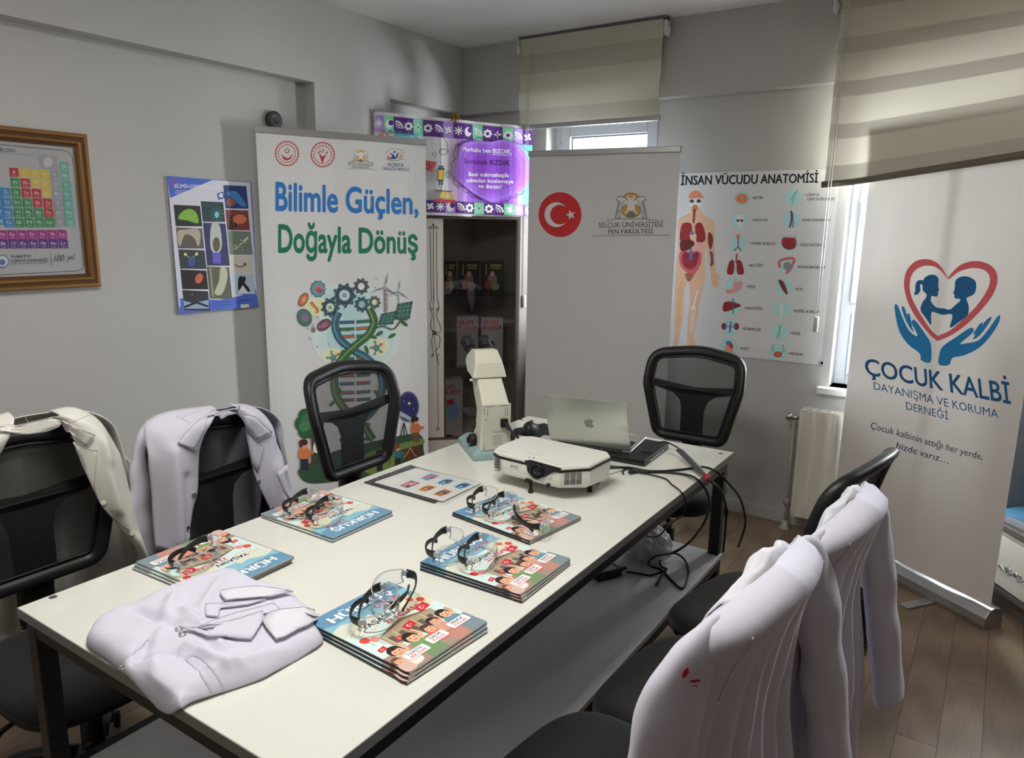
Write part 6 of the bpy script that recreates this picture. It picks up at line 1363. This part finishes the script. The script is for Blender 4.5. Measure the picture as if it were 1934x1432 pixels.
# ================================================================== starry folder with a worksheet
s2 = lambda x, y: (480 + x / 4.029, 860 + y / 4.029)
c = onz(800, 915, TZ); t = thing('document_folder', 'starry black folder holding a white picture worksheet in a clear sleeve', 'folder', c)
m = MB(); m.prism([s2(*q) for q in ((835, 205), (1190, 72), (1226, 86), (1640, 200), (1372, 362))], lambda x, y: onz(x, y, TZ + .0004), lambda x, y: onz(x, y, TZ + .0034), col=rgb(34, 34, 42))
A = Art(m, lambda x, y: onz(x, y, TZ + .0034), (0, 0, 1), 200, base=.0002)
for k in range(60): r1 = random.Random(k); f, g = r1.random(), r1.uniform(-.03, .06); A.ell(*s2(850 + 350 * f, 205 - 128 * f + g * 300), .5, .4, (200, 200, 210), 6)
m.build('backing', M['printg'], t, world=True, recalc=False)
m = MB(); m.prism([s2(*q) for q in ((912, 205), (1232, 95), (1722, 215), (1432, 352))], lambda x, y: onz(x, y, TZ + .0036), lambda x, y: onz(x, y, TZ + .0042), col=rgb(228, 228, 224))
A = Art(m, lambda x, y: onz(x, y, TZ + .0042), (0, 0, 1), 205, base=.0002)
A.poly([s2(*q) for q in ((985, 200), (1060, 168), (1150, 175), (1075, 215))], (206, 208, 200)); A.poly([s2(*q) for q in ((1140, 140), (1230, 104), (1310, 115), (1225, 155))], (206, 208, 200))
for x, y, c1, c2 in ((1338, 166, (90, 160, 210), (200, 80, 60)), (1186, 222, (110, 60, 110), (210, 150, 110)), (1456, 202, (130, 190, 210), (60, 80, 90)), (1316, 252, (214, 150, 60), (120, 70, 50)), (1588, 232, (120, 180, 210), (50, 60, 90)), (1436, 286, (190, 130, 60), (70, 80, 80))):
    A.poly([s2(x - 78, y + 10), s2(x + 10, y - 30), s2(x + 78, y - 8), s2(x - 20, y + 28)], c1); A.up(); A.line([s2(x - 50, y + 12), s2(x - 5, y - 8), s2(x + 50, y - 6)], 3, c2, 10); A.ell(*s2(x + 12, y + 4), 4, 1.6, c2, 10); A.line([s2(x - 30, y + 18), s2(x + 40, y + 6)], 1.2, (40, 40, 50)); A.up(-1)
m.build('worksheet', M['print'], t, world=True, recalc=False)
m = MB(); m.prism([s2(*q) for q in ((842, 207), (1192, 74), (1772, 216), (1440, 384))], lambda x, y: onz(x, y, TZ + .0052), lambda x, y: onz(x, y, TZ + .0056)); m.build('clear_sleeve', M['sleeve'], t, world=True)

# ================================================================== projector
cr = lambda x, y: (800 + x / 3.07, 640 + y / 3.07)
t = thing('projector', 'white projector with black lens recess standing on the table', 'projector', (-1.14, 1.95, TZ))
ZP0, ZP1 = .786, .857
bd = [(-1.292, 1.852), (-1.255, 1.832), (-1.10, 1.824), (-1.03, 1.822), (-.966, 1.893), (-.962, 2.02), (-.985, 2.05), (-1.275, 2.06), (-1.302, 2.035), (-1.305, 1.90)]
def rp(off, z, pts=bd):
    cx, cy = -1.135, 1.945; return [V((cx + (x - cx) * (1 - off), cy + (y - cy) * (1 - off), z)) for x, y in pts]
def rings(m, L_, mi=0):
    n = len(L_[0]); m.add([p for r in L_ for p in r], [(i * n + k, i * n + (k + 1) % n, (i + 1) * n + (k + 1) % n, (i + 1) * n + k) for i in range(len(L_) - 1) for k in range(n)] + [tuple(range(n))[::-1], tuple(range((len(L_) - 1) * n, len(L_) * n))], mi, None, False)
m = MB(); rings(m, [[V((p.x, p.y, p.z - .020 * max(0, (p.y - 1.84) / .2))) for p in rp(.10, ZP0)], [V((p.x, p.y, p.z - .020 * max(0, (p.y - 1.84) / .2))) for p in rp(.02, ZP0 + .012)], rp(0, ZP0 + .03), rp(0, ZP1 - .018)]); m.build('lower_body', M['projw'], t, world=True, bev=.003)
m = MB(); rings(m, [rp(-.004, ZP1 - .018), rp(-.004, ZP1 - .012)]); m.build('black_band', M['black'], t, world=True)
m = MB(); rings(m, [rp(0, ZP1 - .0118), rp(.012, ZP1 - .003), rp(.04, ZP1)]); m.build('top_cover', M['projw'], t, world=True, bev=.003)
FN = V((-.03, -1, 0)).normalized(); F0 = V((-1.10, 1.8235, .82))
fpp = lambda x, y: onp(*cr(x, y), F0, FN)
m = MB(); m.prism([(588, 705), (620, 702), (800, 752), (790, 768), (752, 775), (722, 790), (700, 803), (660, 805), (620, 790), (603, 765), (600, 735)], lambda x, y: fpp(x, y) + FN * .003, lambda x, y: fpp(x, y) - FN * .002); m.build('lens_recess', M['black'], t, world=True, bev=.001)
lc = fpp(660, 768) ; m = MB(); m.lathe([(.024, 0), (.024, .008), (.021, .009), (.019, .004)], lc, FN, 28); m.build('lens_ring', M['black'], t, world=True)
m = MB(); m.lathe([(.0, .008), (.01, .007), (.0185, .004), (.0185, .002)], lc, FN, 28); m.build('lens', mat('dark lens glass', rgb(20, 22, 34), .05, spec=.9), t, world=True)
m = MB(); A = Art(m, lambda x, y: fpp(x, y), FN, 220, base=.0012); A.text('EPSON', 505, 742, 548, 751, 11, (60, 62, 66), .02); A.poly([(722, 780), (746, 780), (746, 806), (722, 808)], (206, 206, 200)); A.up(); A.ring(734, 793, 5, 5, .3, (120, 120, 118)); A.ell(640, 690, 5, 3, (30, 30, 30), 12)
m.build('badge', M['print'], t, world=True, recalc=False)
m = MB()
VN = V((.745, -.667, 0)); V0 = V((-1.0, 1.8555, .82)); vp = lambda x, y: onp(*cr(x, y), V0, VN)
for r in range(8):
    for cc in range(3):
        a = vp(818 + cc * 35 - r * .6, 774 + r * 10.2 - cc * 2.0); b = vp(848 + cc * 35 - r * .6, 772 + r * 10.2 - cc * 2.0); m.tube([a + VN * .0005, b + VN * .0005], .0011, 5)
m.build('exhaust_vent', M['blackm'], t, world=True)
m = MB(); LN = V((-.55, -.83, 0)).normalized(); l0 = V((-1.275, 1.842, .82)); lp = lambda x, y: onp(*cr(x, y), l0, LN)
for r in range(8): m.tube([lp(412, 680 + r * 11.5) + LN * .0006, lp(443, 690 + r * 11) + LN * .0006], .0013, 5)
m.build('intake_vent', M['blackm'], t, world=True)
p = fpp(722, 845); m = MB(); m.cyl(V((p.x, p.y + .004, .792)), V((p.x, p.y - .003, .792)), .006, seg=14); m.build('infrared_window', M['black'], t, world=True)
f = fpp(612, 820); m = MB(); m.box((f.x - .006, f.y + .01, .788), (.022, .02, .008)); m.cyl((f.x, f.y + .01, .79), (f.x, f.y + .01, TZ + .006), .005, seg=12); m.lathe([(.005, 0), (.008, 0), (.008, .008), (.005, .01)], (f.x, f.y + .01, TZ), (0, 0, 1), 14); m.build('front_foot', M['blackm'], t, world=True)
for x, y in ((-.995, 1.95), (-1.01, 2.03), (-1.27, 2.02)): m = MB(); m.cyl((x, y, TZ), (x, y, ZP0 + .012), .008, seg=14); m.build('rear_foot', M['blackm'], t, world=True)
m = MB(); A = Art(m, lambda x, y: onz(*cr(x, y), ZP1), (0, 0, 1), 220, base=.0006)
A.line([(560, 650), (690, 680)], 1, (180, 178, 168)); A.line([(690, 700), (770, 722)], 1, (180, 178, 168)); A.ell(612, 690, 4, 2.5, (60, 60, 60), 10); A.line([(430, 648), (490, 662)], 1.2, (170, 168, 160)); A.line([(750, 738), (830, 722)], 1, (180, 178, 168))
m.build('top_marking', M['print'], t, world=True, recalc=False)

# ================================================================== microscope
rzm = math.radians(51); mo = V((-1.512, 2.127, TZ)); t = thing('microscope', 'cream binocular microscope on pale teal base seen from behind', 'microscope', mo, rzm)
m = MB(); b_ = [(-.085, -.13), (.085, -.13), (.085, .10), (.06, .13), (-.06, .13), (-.085, .10)]; rings(m, [[V((x * 1.02, y * 1.02, 0)) for x, y in b_], [V((x, y, .022)) for x, y in b_], [V((x * .82, y * .86, .036)) for x, y in b_]]); m.build('base', M['teal'], t, bev=.004, bseg=3)
def sideprism(prof, w0, w1=None):
    m = MB(); w1 = w1 or w0; n = len(prof); zs = [p[1] for p in prof]; lo, hi = min(zs), max(zs)
    wf = lambda z: (w0 + (w1 - w0) * (z - lo) / (hi - lo)) / 2
    tr = tessellate_polygon([[V((y, z, 0)) for y, z in prof]])
    A_ = [V((-wf(z), y, z)) for y, z in prof]; B_ = [V((wf(z), y, z)) for y, z in prof]
    m.add(A_ + B_, list(tr) + [tuple(i + n for i in q)[::-1] for q in tr] + [(i, (i + 1) % n, n + (i + 1) % n, n + i) for i in range(n)]); return m
sideprism([(-.115, .03), (.005, .03), (-.005, .07), (-.035, .10), (-.035, .165), (.03, .225), (.055, .262), (.0, .275), (-.03, .27), (-.112, .195)], .116, .09).build('arm', M['ivory'], t, bev=.007, bseg=3)
sideprism([(-.035, .272), (.075, .284), (.125, .312), (.12, .332), (.075, .362), (.02, .366), (-.02, .325)], .125, .085).build('head', M['ivory'], t, bev=.007, bseg=3)
m = MB(); m.box((0, -.118, .115), (.104, .006, .165)); m.build('rear_plate', mat('pale ivory metal', rgb(202, 202, 188), .4), t, bev=.002)
rp_ = t.children[-1]
m = MB(); A = Art(m, lambda x, y: V((x, -.121, y)), (0, -1, 0), 215, base=.0003); DKc = (40, 40, 40)
A.rect(-.045, .19, -.01, .1915, DKc); A.rect(.01, .19, .045, .1915, DKc)
for x in (-.034, .030, .038): A.rect(x, .155, x + .0015, .183, DKc)
for x, z in ((-.045, .18), (-.045, .168), (-.045, .05), (-.045, .04), (-.04, .145)): A.ell(x, z, .0022, .0022, DKc, 10)
A.rect(-.015, .05, .022, .088, (176, 176, 172)); A.rect(-.04, .13, -.01, .143, (196, 196, 186)); A.up()
for k in range(6): A.line([(-.013, .053 + k * .006), (.019, .053 + k * .006)], .0012, (120, 120, 118))
for k in range(4): A.line([(-.038, .132 + k * .003), (-.013, .132 + k * .003)], .0008, (120, 120, 118)); A.ring(-.008 + k * .009, .098, .0035, .0035, .3, (90, 90, 90))
m.build('rear_label', M['print'], rp_, recalc=False)
m = MB(); m.box((.026, -.126, .13), (.026, .012, .03)); m.cyl((.03, -.13, .128), (.036, -.158, .115), .009, .006); m.build('power_plug', M['blackm'], t, bev=.002)
m = MB(); m.tube(vspline([(.036, -.155, .116), (.052, -.17, .10), (.07, -.165, .075), (.075, -.15, .05), (.07, -.135, .03)], 24), .005, 8); m.box((.074, -.15, .055), (.02, .02, .03)); m.build('power_lead', M['rub'], t)
for s in (-1, 1):
    m = MB(); m.lathe([(.014, 0), (.022, .002), (.022, .02), (.018, .024), (.012, .024), (.012, .032), (.0, .033)], (s * .056, -.05, .055), (s, 0, 0), 20); m.build('focus_knob', M['blackm'], t)
    e0 = V((s * .028, .10, .335)); e1 = e0 + V((s * .006, .07, .038)); m = MB(); m.cyl(e0, e0.lerp(e1, .6), .017, seg=20); m.lathe([(.019, 0), (.021, .004), (.021, .03), (.024, .036), (.024, .05), (.017, .052), (.014, .046)], e0.lerp(e1, .5), (e1 - e0), 22); m.build('eyepiece', M['blackm'], t)
m = MB(); m.box((0, .05, .13), (.14, .12, .008)); m.build('stage', M['blackm'], t, bev=.002)
m = MB(); m.box((0, -.02, .12), (.05, .07, .03)); m.build('stage_bracket', M['blackm'], t)
m = MB(); m.box((.01, .05, .1352), (.07, .024, .0016)); m.build('specimen_slide', M['rim'], t)
m = MB(); m.lathe([(.03, .262), (.03, .248), (.02, .24)], (0, .035, -.006), (0, 0, 1), 22); m.build('nosepiece', M['blackm'], t)
for a, l in ((0, .06), (1.57, .045), (3.1, .05), (4.7, .04)):
    d_ = V((math.cos(a) * .35, math.sin(a) * .35, -1)).normalized(); q = V((math.cos(a) * .012, .035 + math.sin(a) * .012, .236)); m = MB(); m.cyl(q, q + d_ * l * .7, .0105, seg=14); m.cyl(q + d_ * l * .7, q + d_ * l, .007, .005, seg=14); m.build('objective', M['chrome'] if a else M['blackm'], t)
m = MB(); m.cyl((-.035, .02, .1), (-.035, .02, .035), .008, seg=12); m.cyl((-.04, .02, .072), (-.052, .02, .072), .012, seg=14); m.build('stage_knob', M['black'], t)
m = MB(); m.cyl((0, .05, .035), (0, .05, .06), .028, .024, seg=24); m.cyl((0, .05, .095), (0, .05, .126), .018, seg=20); m.build('condenser', M['blackm'], t)
m = MB(); m.cyl((-.05, .0, .262), (-.066, .0, .262), .005, seg=10); m.build('head_lock_screw', M['iron'], t)

# ================================================================== laptops, remote, mouse
t = thing('laptop', 'closed black laptop lying under the open silver one', 'laptop', (-1.155, 2.375, TZ))
P = [onz(*cr(*q), .77) for q in ((722, 612), (1282, 712), (1405, 606))]; ex = (P[1] - P[0]).normalized(); ey = V((-ex.y, ex.x, 0)); wb = (P[1] - P[0]).length; db = .255
bq = lambda u, v, z: V((P[0].x, P[0].y, 0)) + ex * u + ey * v + V((0, 0, z))
def obox(u0, u1, v0, v1, z0, z1, mb=None): m = mb or MB(); m.box(bq((u0 + u1) / 2, (v0 + v1) / 2, (z0 + z1) / 2), (u1 - u0, v1 - v0, z1 - z0), R=Matrix((ex, ey, V((0, 0, 1)))).transposed()); return m
obox(0, wb, 0, db, TZ + .002, .7635).build('base', M['black'], t, world=True, bev=.003); obox(0, wb, 0, db, .7645, .7735).build('lid', M['blackm'], t, world=True, bev=.003)
for k in range(5): obox(wb - .0005, wb + .0008, .06 + k * .03, .075 + k * .03, .756, .762).build('port', M['alu'], t, world=True)
for a, b in ((.03, .03), (wb - .03, .03), (.03, db - .03), (wb - .03, db - .03)): obox(a - .01, a + .01, b - .006, b + .006, TZ, TZ + .002).build('rubber_foot', M['rub'], t, world=True)
zl = .7742
t = thing('laptop', 'open silver laptop with fruit logo standing on the black one', 'laptop', (-1.17, 2.39, zl))
Q0, Q1 = onz(*cr(735, 590), zl + .008), onz(*cr(1200, 657), zl + .008); ex = (Q1 - Q0); wl = ex.length; ex.normalize(); ey = V((-ex.y, ex.x, 0)); lq = lambda u, v, z: V((Q0.x, Q0.y, 0)) + ex * u + ey * v + V((0, 0, z))
RL = Matrix((ex, ey, V((0, 0, 1)))).transposed()
m = MB(); m.box(lq(wl / 2, .108, zl + .0058), (wl, .212, .0095), R=RL); m.build('base', M['lap'], t, world=True, bev=.003)
m = MB(); m.box(lq(wl / 2, .075, zl + .0108), (wl - .03, .09, .0006), R=RL); m.build('keyboard', M['blackm'], t, world=True)
kb_ = t.children[-1]
m = MB()
for r in range(5):
    for k in range(14): m.box(lq(.02 + (wl - .04) * (k + .5) / 14, .038 + r * .0185, zl + .0115), ((wl - .05) / 14 - .003, .0155, .0012), R=RL)
o = m.build('keycap', M['black'], kb_); o['kind'] = 'stuff'; o.data.transform(Matrix.Translation(-V(t.location)))
m = MB(); m.box(lq(wl / 2, .165, zl + .0107), (.11, .07, .0004), R=RL); m.build('trackpad', M['alu'], t, world=True)
tl = math.radians(24); lu = (V((0, 0, 1)) * math.cos(tl) - ey * math.sin(tl)); ln = (-ey * math.cos(tl) - V((0, 0, 1)) * math.sin(tl)); LH = .206
Rl2 = Matrix((ex, -ln, lu)).transposed()
def rr_panel(m, u0, u1, h0, h1, o0, o1, rad):
    pts = rpoly([(u0, h0), (u1, h0), (u1, h1), (u0, h1)], [.002, .002, rad, rad], 5); f = lambda o: (lambda x, y: lq(x, .002, zl + .012) + lu * y + ln * o); m.prism([(p.x, p.y) for p in pts], f(o0), f(o1)); return m
rr_panel(MB(), 0, wl, 0, LH, .003, -.002, .010).build('lid', M['lap'], t, world=True, bev=.001)
rr_panel(MB(), .004, wl - .004, .006, LH - .004, -.0021, -.0026, .008).build('screen', mat('black laptop screen', rgb(14, 14, 16), .1), t, world=True)
lidp = lq(0, .002, zl + .012) + ln * .003; ap = lambda x, y: onp(*cr(x, y), lidp, ln)
m = MB(); A = Art(m, ap, ln, 215, base=.0003, alb=.8); GA = (176, 178, 176)
A.sm([(957, 470), (968, 466), (980, 472), (984, 478), (977, 487), (978, 497), (987, 504), (982, 514), (972, 518), (962, 513), (950, 514), (940, 505), (932, 490), (931, 477), (938, 470), (948, 467)], GA); A.ell(957, 461, 3, 6, GA, 12, .5)
m.build('logo', M['lap2'], t, world=True, recalc=False)
m = MB(); m.cyl(lq(.03, .003, zl + .010), lq(wl - .03, .003, zl + .010), .0042, seg=12); m.build('hinge', M['black'], t, world=True)
t = thing('remote_control', 'white remote control beside the silver laptop', 'remote control', onz(1022, 834, TZ))
P = [onz(*cr(*q), TZ + .02) for q in ((607, 603), (680, 616), (764, 566), (700, 558))]; c = sum(P, V((0, 0, 0))) / 4; ax = ((P[3] - P[0]) + (P[2] - P[1])).normalized(); Rr = Matrix((V((ax.y, -ax.x, 0)), ax, V((0, 0, 1)))).transposed()
m = MB(); m.box(V((c.x, c.y, TZ + .0103)), (.05, .135, .02), R=Rr); m.build('casing', M['projw'], t, world=True, bev=.005, bseg=3)
for r in range(8):
    for k in range(3): m = MB(); q = V((c.x, c.y, TZ + .0208)) + Rr @ V(((k - 1) * .013, -.05 + r * .0145, 0)); m.box(q, (.009, .007, .0016), R=Rr); m.build('button', M['red'] if (r, k) == (7, 0) else M['grey'] if r % 3 else M['ivory'], t, world=True)
t = thing('mouse_pad', 'black mouse pad beside the microscope', 'mouse pad', (-1.47, 2.45, TZ))
m = MB(); m.prism([cr(*q) for q in ((505, 550), (530, 520), (700, 488), (765, 515), (775, 560), (690, 575), (640, 570))], lambda x, y: onz(x, y, TZ), lambda x, y: onz(x, y, TZ + .002)); m.build('pad', M['blackm'], t, world=True, bev=.0008)
p = onz(*cr(620, 540), TZ + .0022); t = thing('computer_mouse', 'black computer mouse with red light on the mouse pad', 'mouse', p, R_(20))
def ms(a, b):
    th = a * 2 * PI; ph = b * PI / 2; r = math.cos(ph) ** .6
    return V((.034 * r * math.cos(th) * (1 + .12 * math.sin(th)), .056 * r * math.sin(th), .001 + .038 * math.sin(ph) * (1 - .25 * math.sin(th))))
m = MB(); m.grid(ms, 36, 12, close_u=True); m.build('shell', M['black'], t, merge=.0005)
m = MB(); m.lathe([(.006, -.004), (.009, -.003), (.009, .003), (.006, .004)], (0, .022, .034), (1, 0, 0), 16); m.build('scroll_wheel', M['rub'], t)
m = MB(); m.lathe([(.0, .0015), (.0035, .001), (.0035, 0)], (-.014, .004, .0375), (0, 0, 1), 10); m.build('indicator_light', M['red'], t)

# ================================================================== cables and the things on the lower shelf
x5 = lambda x, y: (1060 + x / 5.09, 880 + y / 5.09)
TB = lambda q, z=.0045: onz(*x5(*q), TZ + z)
HG = lambda q, o=.022: onx(*x5(*q), TX1 + o)
SF = lambda q, z=.0045: onz(*x5(*q), .355 + z)
def cable(name, label, pts, r, cat='cable'):
    m = MB(); m.tube(vspline(pts, len(pts) * 10), r, 10); return tag(m.build(name, M['rub']), label, cat)
cable('video_cable', 'thick black cable from the projector arching off the far right table corner', [TB((290, 112), .012), TB((400, 60), .02), TB((480, 22), .022), TB((650, 18), .008), TB((820, 48)), TB((960, 52)), TB((1100, 42)), TB((1250, 25)), TB((1370, 12), .012), HG((1500, 62), .03), HG((1620, 180), .05), HG((1720, 315), .06), HG((1765, 480), .06), HG((1762, 600), .05), HG((1700, 780), .04)], .0042)
cable('power_cable', 'black power cable looping down the table side onto the lower shelf', [TB((440, 2), .006), TB((620, 20), .005), TB((800, 58)), TB((1000, 62)), TB((1180, 82), .006), TB((1290, 120), .014), HG((1385, 225)), HG((1422, 340), .035), HG((1402, 480), .035), HG((1340, 600), .02), HG((1230, 735), .005), HG((1085, 830), -.03), SF((900, 872), .07), SF((838, 930), .05), SF((860, 965), .01), SF((935, 985)), SF((978, 1015)), SF((950, 1085)), SF((915, 1142)), SF((935, 1110), .01), SF((1012, 992), .012), SF((1000, 1030)), SF((1080, 1120)), SF((1160, 1180)), SF((1205, 1120)), SF((1222, 1010)), SF((1185, 905), .01), SF((1105, 845), .02), SF((1000, 850), .03), SF((950, 890), .02), SF((955, 960), .01), SF((1010, 995), .02), SF((960, 1022), .012), SF((860, 1053)), SF((740, 1035)), SF((628, 1020), .012)], .0040)
cable('usb_cable', 'thin black cable with a small plug dropping off the right table edge', [TB((600, 80), .004), TB((590, 50), .004), TB((640, 22), .008), TB((720, 58), .006), TB((820, 78), .003), TB((920, 100), .003), TB((1010, 130), .003), TB((1060, 178), .003), TB((1120, 222), .004), TB((1150, 250), .01), HG((1182, 300), .014), HG((1190, 360), .014), HG((1172, 470), .0), HG((1085, 530), -.05), HG((1010, 600), -.10), HG((960, 655), -.13), HG((900, 686), -.16), HG((815, 675), -.2)], .0026)
m = MB(); a = TB((645, 62), .008); b = TB((725, 52), .008); m.tube([a, a.lerp(b, .1), a.lerp(b, .8), b], [.004, .0075, .0075, .004], 8, flat=.7); tag(m.build('cable_plug', M['black']), 'small black cable plug lying by the projector cables', 'plug')
a, b = onz(*cr(1478, 640), TZ + .045), onz(*cr(1640, 800), TZ + .02); b = onz(*cr(1634, 794), TZ + .018)
t = thing('display_adapter', 'grey stick display adapter with red collar leaning over the table edge', 'adapter', a)
m = MB(); m.tube([a, a.lerp(b, .04), a.lerp(b, .96), b], [.008, .015, .015, .011], 4, flat=.5, up=(0, 0, 1)); m.build('adapter_body', mat('grey aluminium adapter', rgb(96, 98, 98), .4, .6), t, world=True, bev=.001)
d_ = (b - a).normalized(); m = MB(); m.tube([b, b + d_ * .028], [.0115, .010], 10, flat=.7, up=(0, 0, 1)); m.build('red_collar', M['red'], t, world=True)
m = MB(); m.tube(vspline([onz(*cr(1262, 655), TZ + .032), onz(*cr(1320, 657), TZ + .026), onz(*cr(1352, 612), TZ + .04), onz(*cr(1400, 597), TZ + .055), a + V((-.006, .004, .004)), a], 40), .0026, 8); m.build('adapter_lead', M['rub'], t, world=True)
e0 = b + d_ * .018; cable('display_cable', 'black cable hanging from the red collared adapter in front of the far table leg', [e0, e0 + d_ * .03, HG((1530, 235), .03), HG((1580, 370), .03), HG((1586, 450), .03), HG((1578, 600), .03), HG((1556, 830), .03)], .0042)
m = MB(); m.tube([HG((1582, 395), .0305), HG((1584, 415), .0305), HG((1584, 475), .0305), HG((1582, 492), .0305)], [.005, .009, .009, .005], 10); tag(m.build('cable_connector', M['black']), 'black connector sleeve on the hanging display cable', 'connector')
pa_, pb_ = onz(1118, 1103, .356), onz(1166, 1091, .356); ax = (pb_ - pa_).normalized(); c = (pa_ + pb_) / 2 + V((-.01, .03, 0)); t = thing('power_adapter', 'black power adapter brick lying on the lower shelf', 'power adapter', c)
Ra = Matrix((ax, V((-ax.y, ax.x, 0)), V((0, 0, 1)))).transposed()
m = MB(); m.box(V((c.x, c.y, .3715)), (.10, .05, .032), R=Ra); m.build('brick', M['black'], t, world=True, bev=.004)
m = MB(); m.box(V((c.x, c.y, .3878)), (.07, .035, .0006), R=Ra); m.build('label', mat('silver label', rgb(150, 150, 150), .4), t, world=True)
m = MB(); q = V((c.x, c.y, .371)); m.tube([q + ax * .05, q + ax * .062, q + ax * .085], [.014, .011, .006], 12, flat=.8); m.build('socket_plug', M['black'], t, world=True)
bc = onz(1226, 1060, .356) + V((-.02, .02, 0)); t = thing('plastic_bag', 'crumpled clear plastic bag standing on the lower shelf', 'bag', bc)
def bagf(a, b):
    th = a * 2 * PI; z = b; r = .085 * (math.sin(min(1, z * 1.15 + .12) * PI) ** .55) * (1 - .55 * max(0, z - .55) / .45) + .012
    q = V((math.cos(th), math.sin(th), z * 2)); k = 1 + .30 * abs(nz(q, 2.2, 3)) + .16 * abs(nz(q, 6, 7)) - .12
    return bc + V((r * k * math.cos(th), r * k * .8 * math.sin(th), max(.0006, .003 + .17 * z + .012 * nz(q, 4, 11))))
bagm = mat('crumpled white bag film', rgb(226, 227, 228), .16, spec=.8); nt = bagm.node_tree; tr_ = node(nt, 'ShaderNodeBsdfTransparent'); mx_ = node(nt, 'ShaderNodeMixShader'); mx_.inputs[0].default_value = .38
link(nt, nt.nodes['Principled BSDF'].outputs[0], mx_.inputs[1]); link(nt, tr_.outputs[0], mx_.inputs[2]); link(nt, mx_.outputs[0], nt.nodes['Material Output'].inputs[0])
m = MB(); m.grid(bagf, 90, 60, close_u=True, sm=False); m.build('film', bagm, t, world=True, recalc=False)
m = MB(); m.grid(lambda a, b: bc + (bagf(a, b * .55) - bc) * .80 + V((0, 0, .006)), 40, 16, close_u=True); m.build('wrapped_contents', mat('white wrapped paper', rgb(206, 206, 204), .7), t, world=True)
m = MB(); m.tube([onx(x, y, XW + .02) for x, y in ((205, 842), (236, 864), (262, 890), (282, 912), (310, 930))], .006, 8); tag(m.build('wall_cable', M['iron']), 'white cord along the left wall between the two coat chairs', 'cable')
# red stains on the nearest right coat
dg = bpy.context.evaluated_depsgraph_get(); bpy.context.view_layer.update()
mb_ = MB()
for o in R1C.children:
    if o.name.startswith(('sleeve', 'back_panel', 'front_panel')): mb_.add([o.matrix_world @ v.co for v in o.data.vertices], [list(p.vertices) for p in o.data.polygons])
bv = bvh_of(mb_); m = MB(); inv = RM[R1C.name].inverted()
for pl in ([(1290, 1264), (1297, 1259), (1299, 1268), (1294, 1276), (1287, 1280), (1286, 1272)], [(1301, 1282), (1318, 1280), (1320, 1284), (1308, 1287), (1300, 1286)], [(1306, 1292), (1314, 1291), (1314, 1293), (1307, 1294)]):
    drape(m, pl, bv, .004, 2, fallback=lambda x, y: onx(x, y, -.3))
m.build('red_stain', mat('red stain', rgb(190, 40, 56), .8), R1C, world=True, recalc=False)
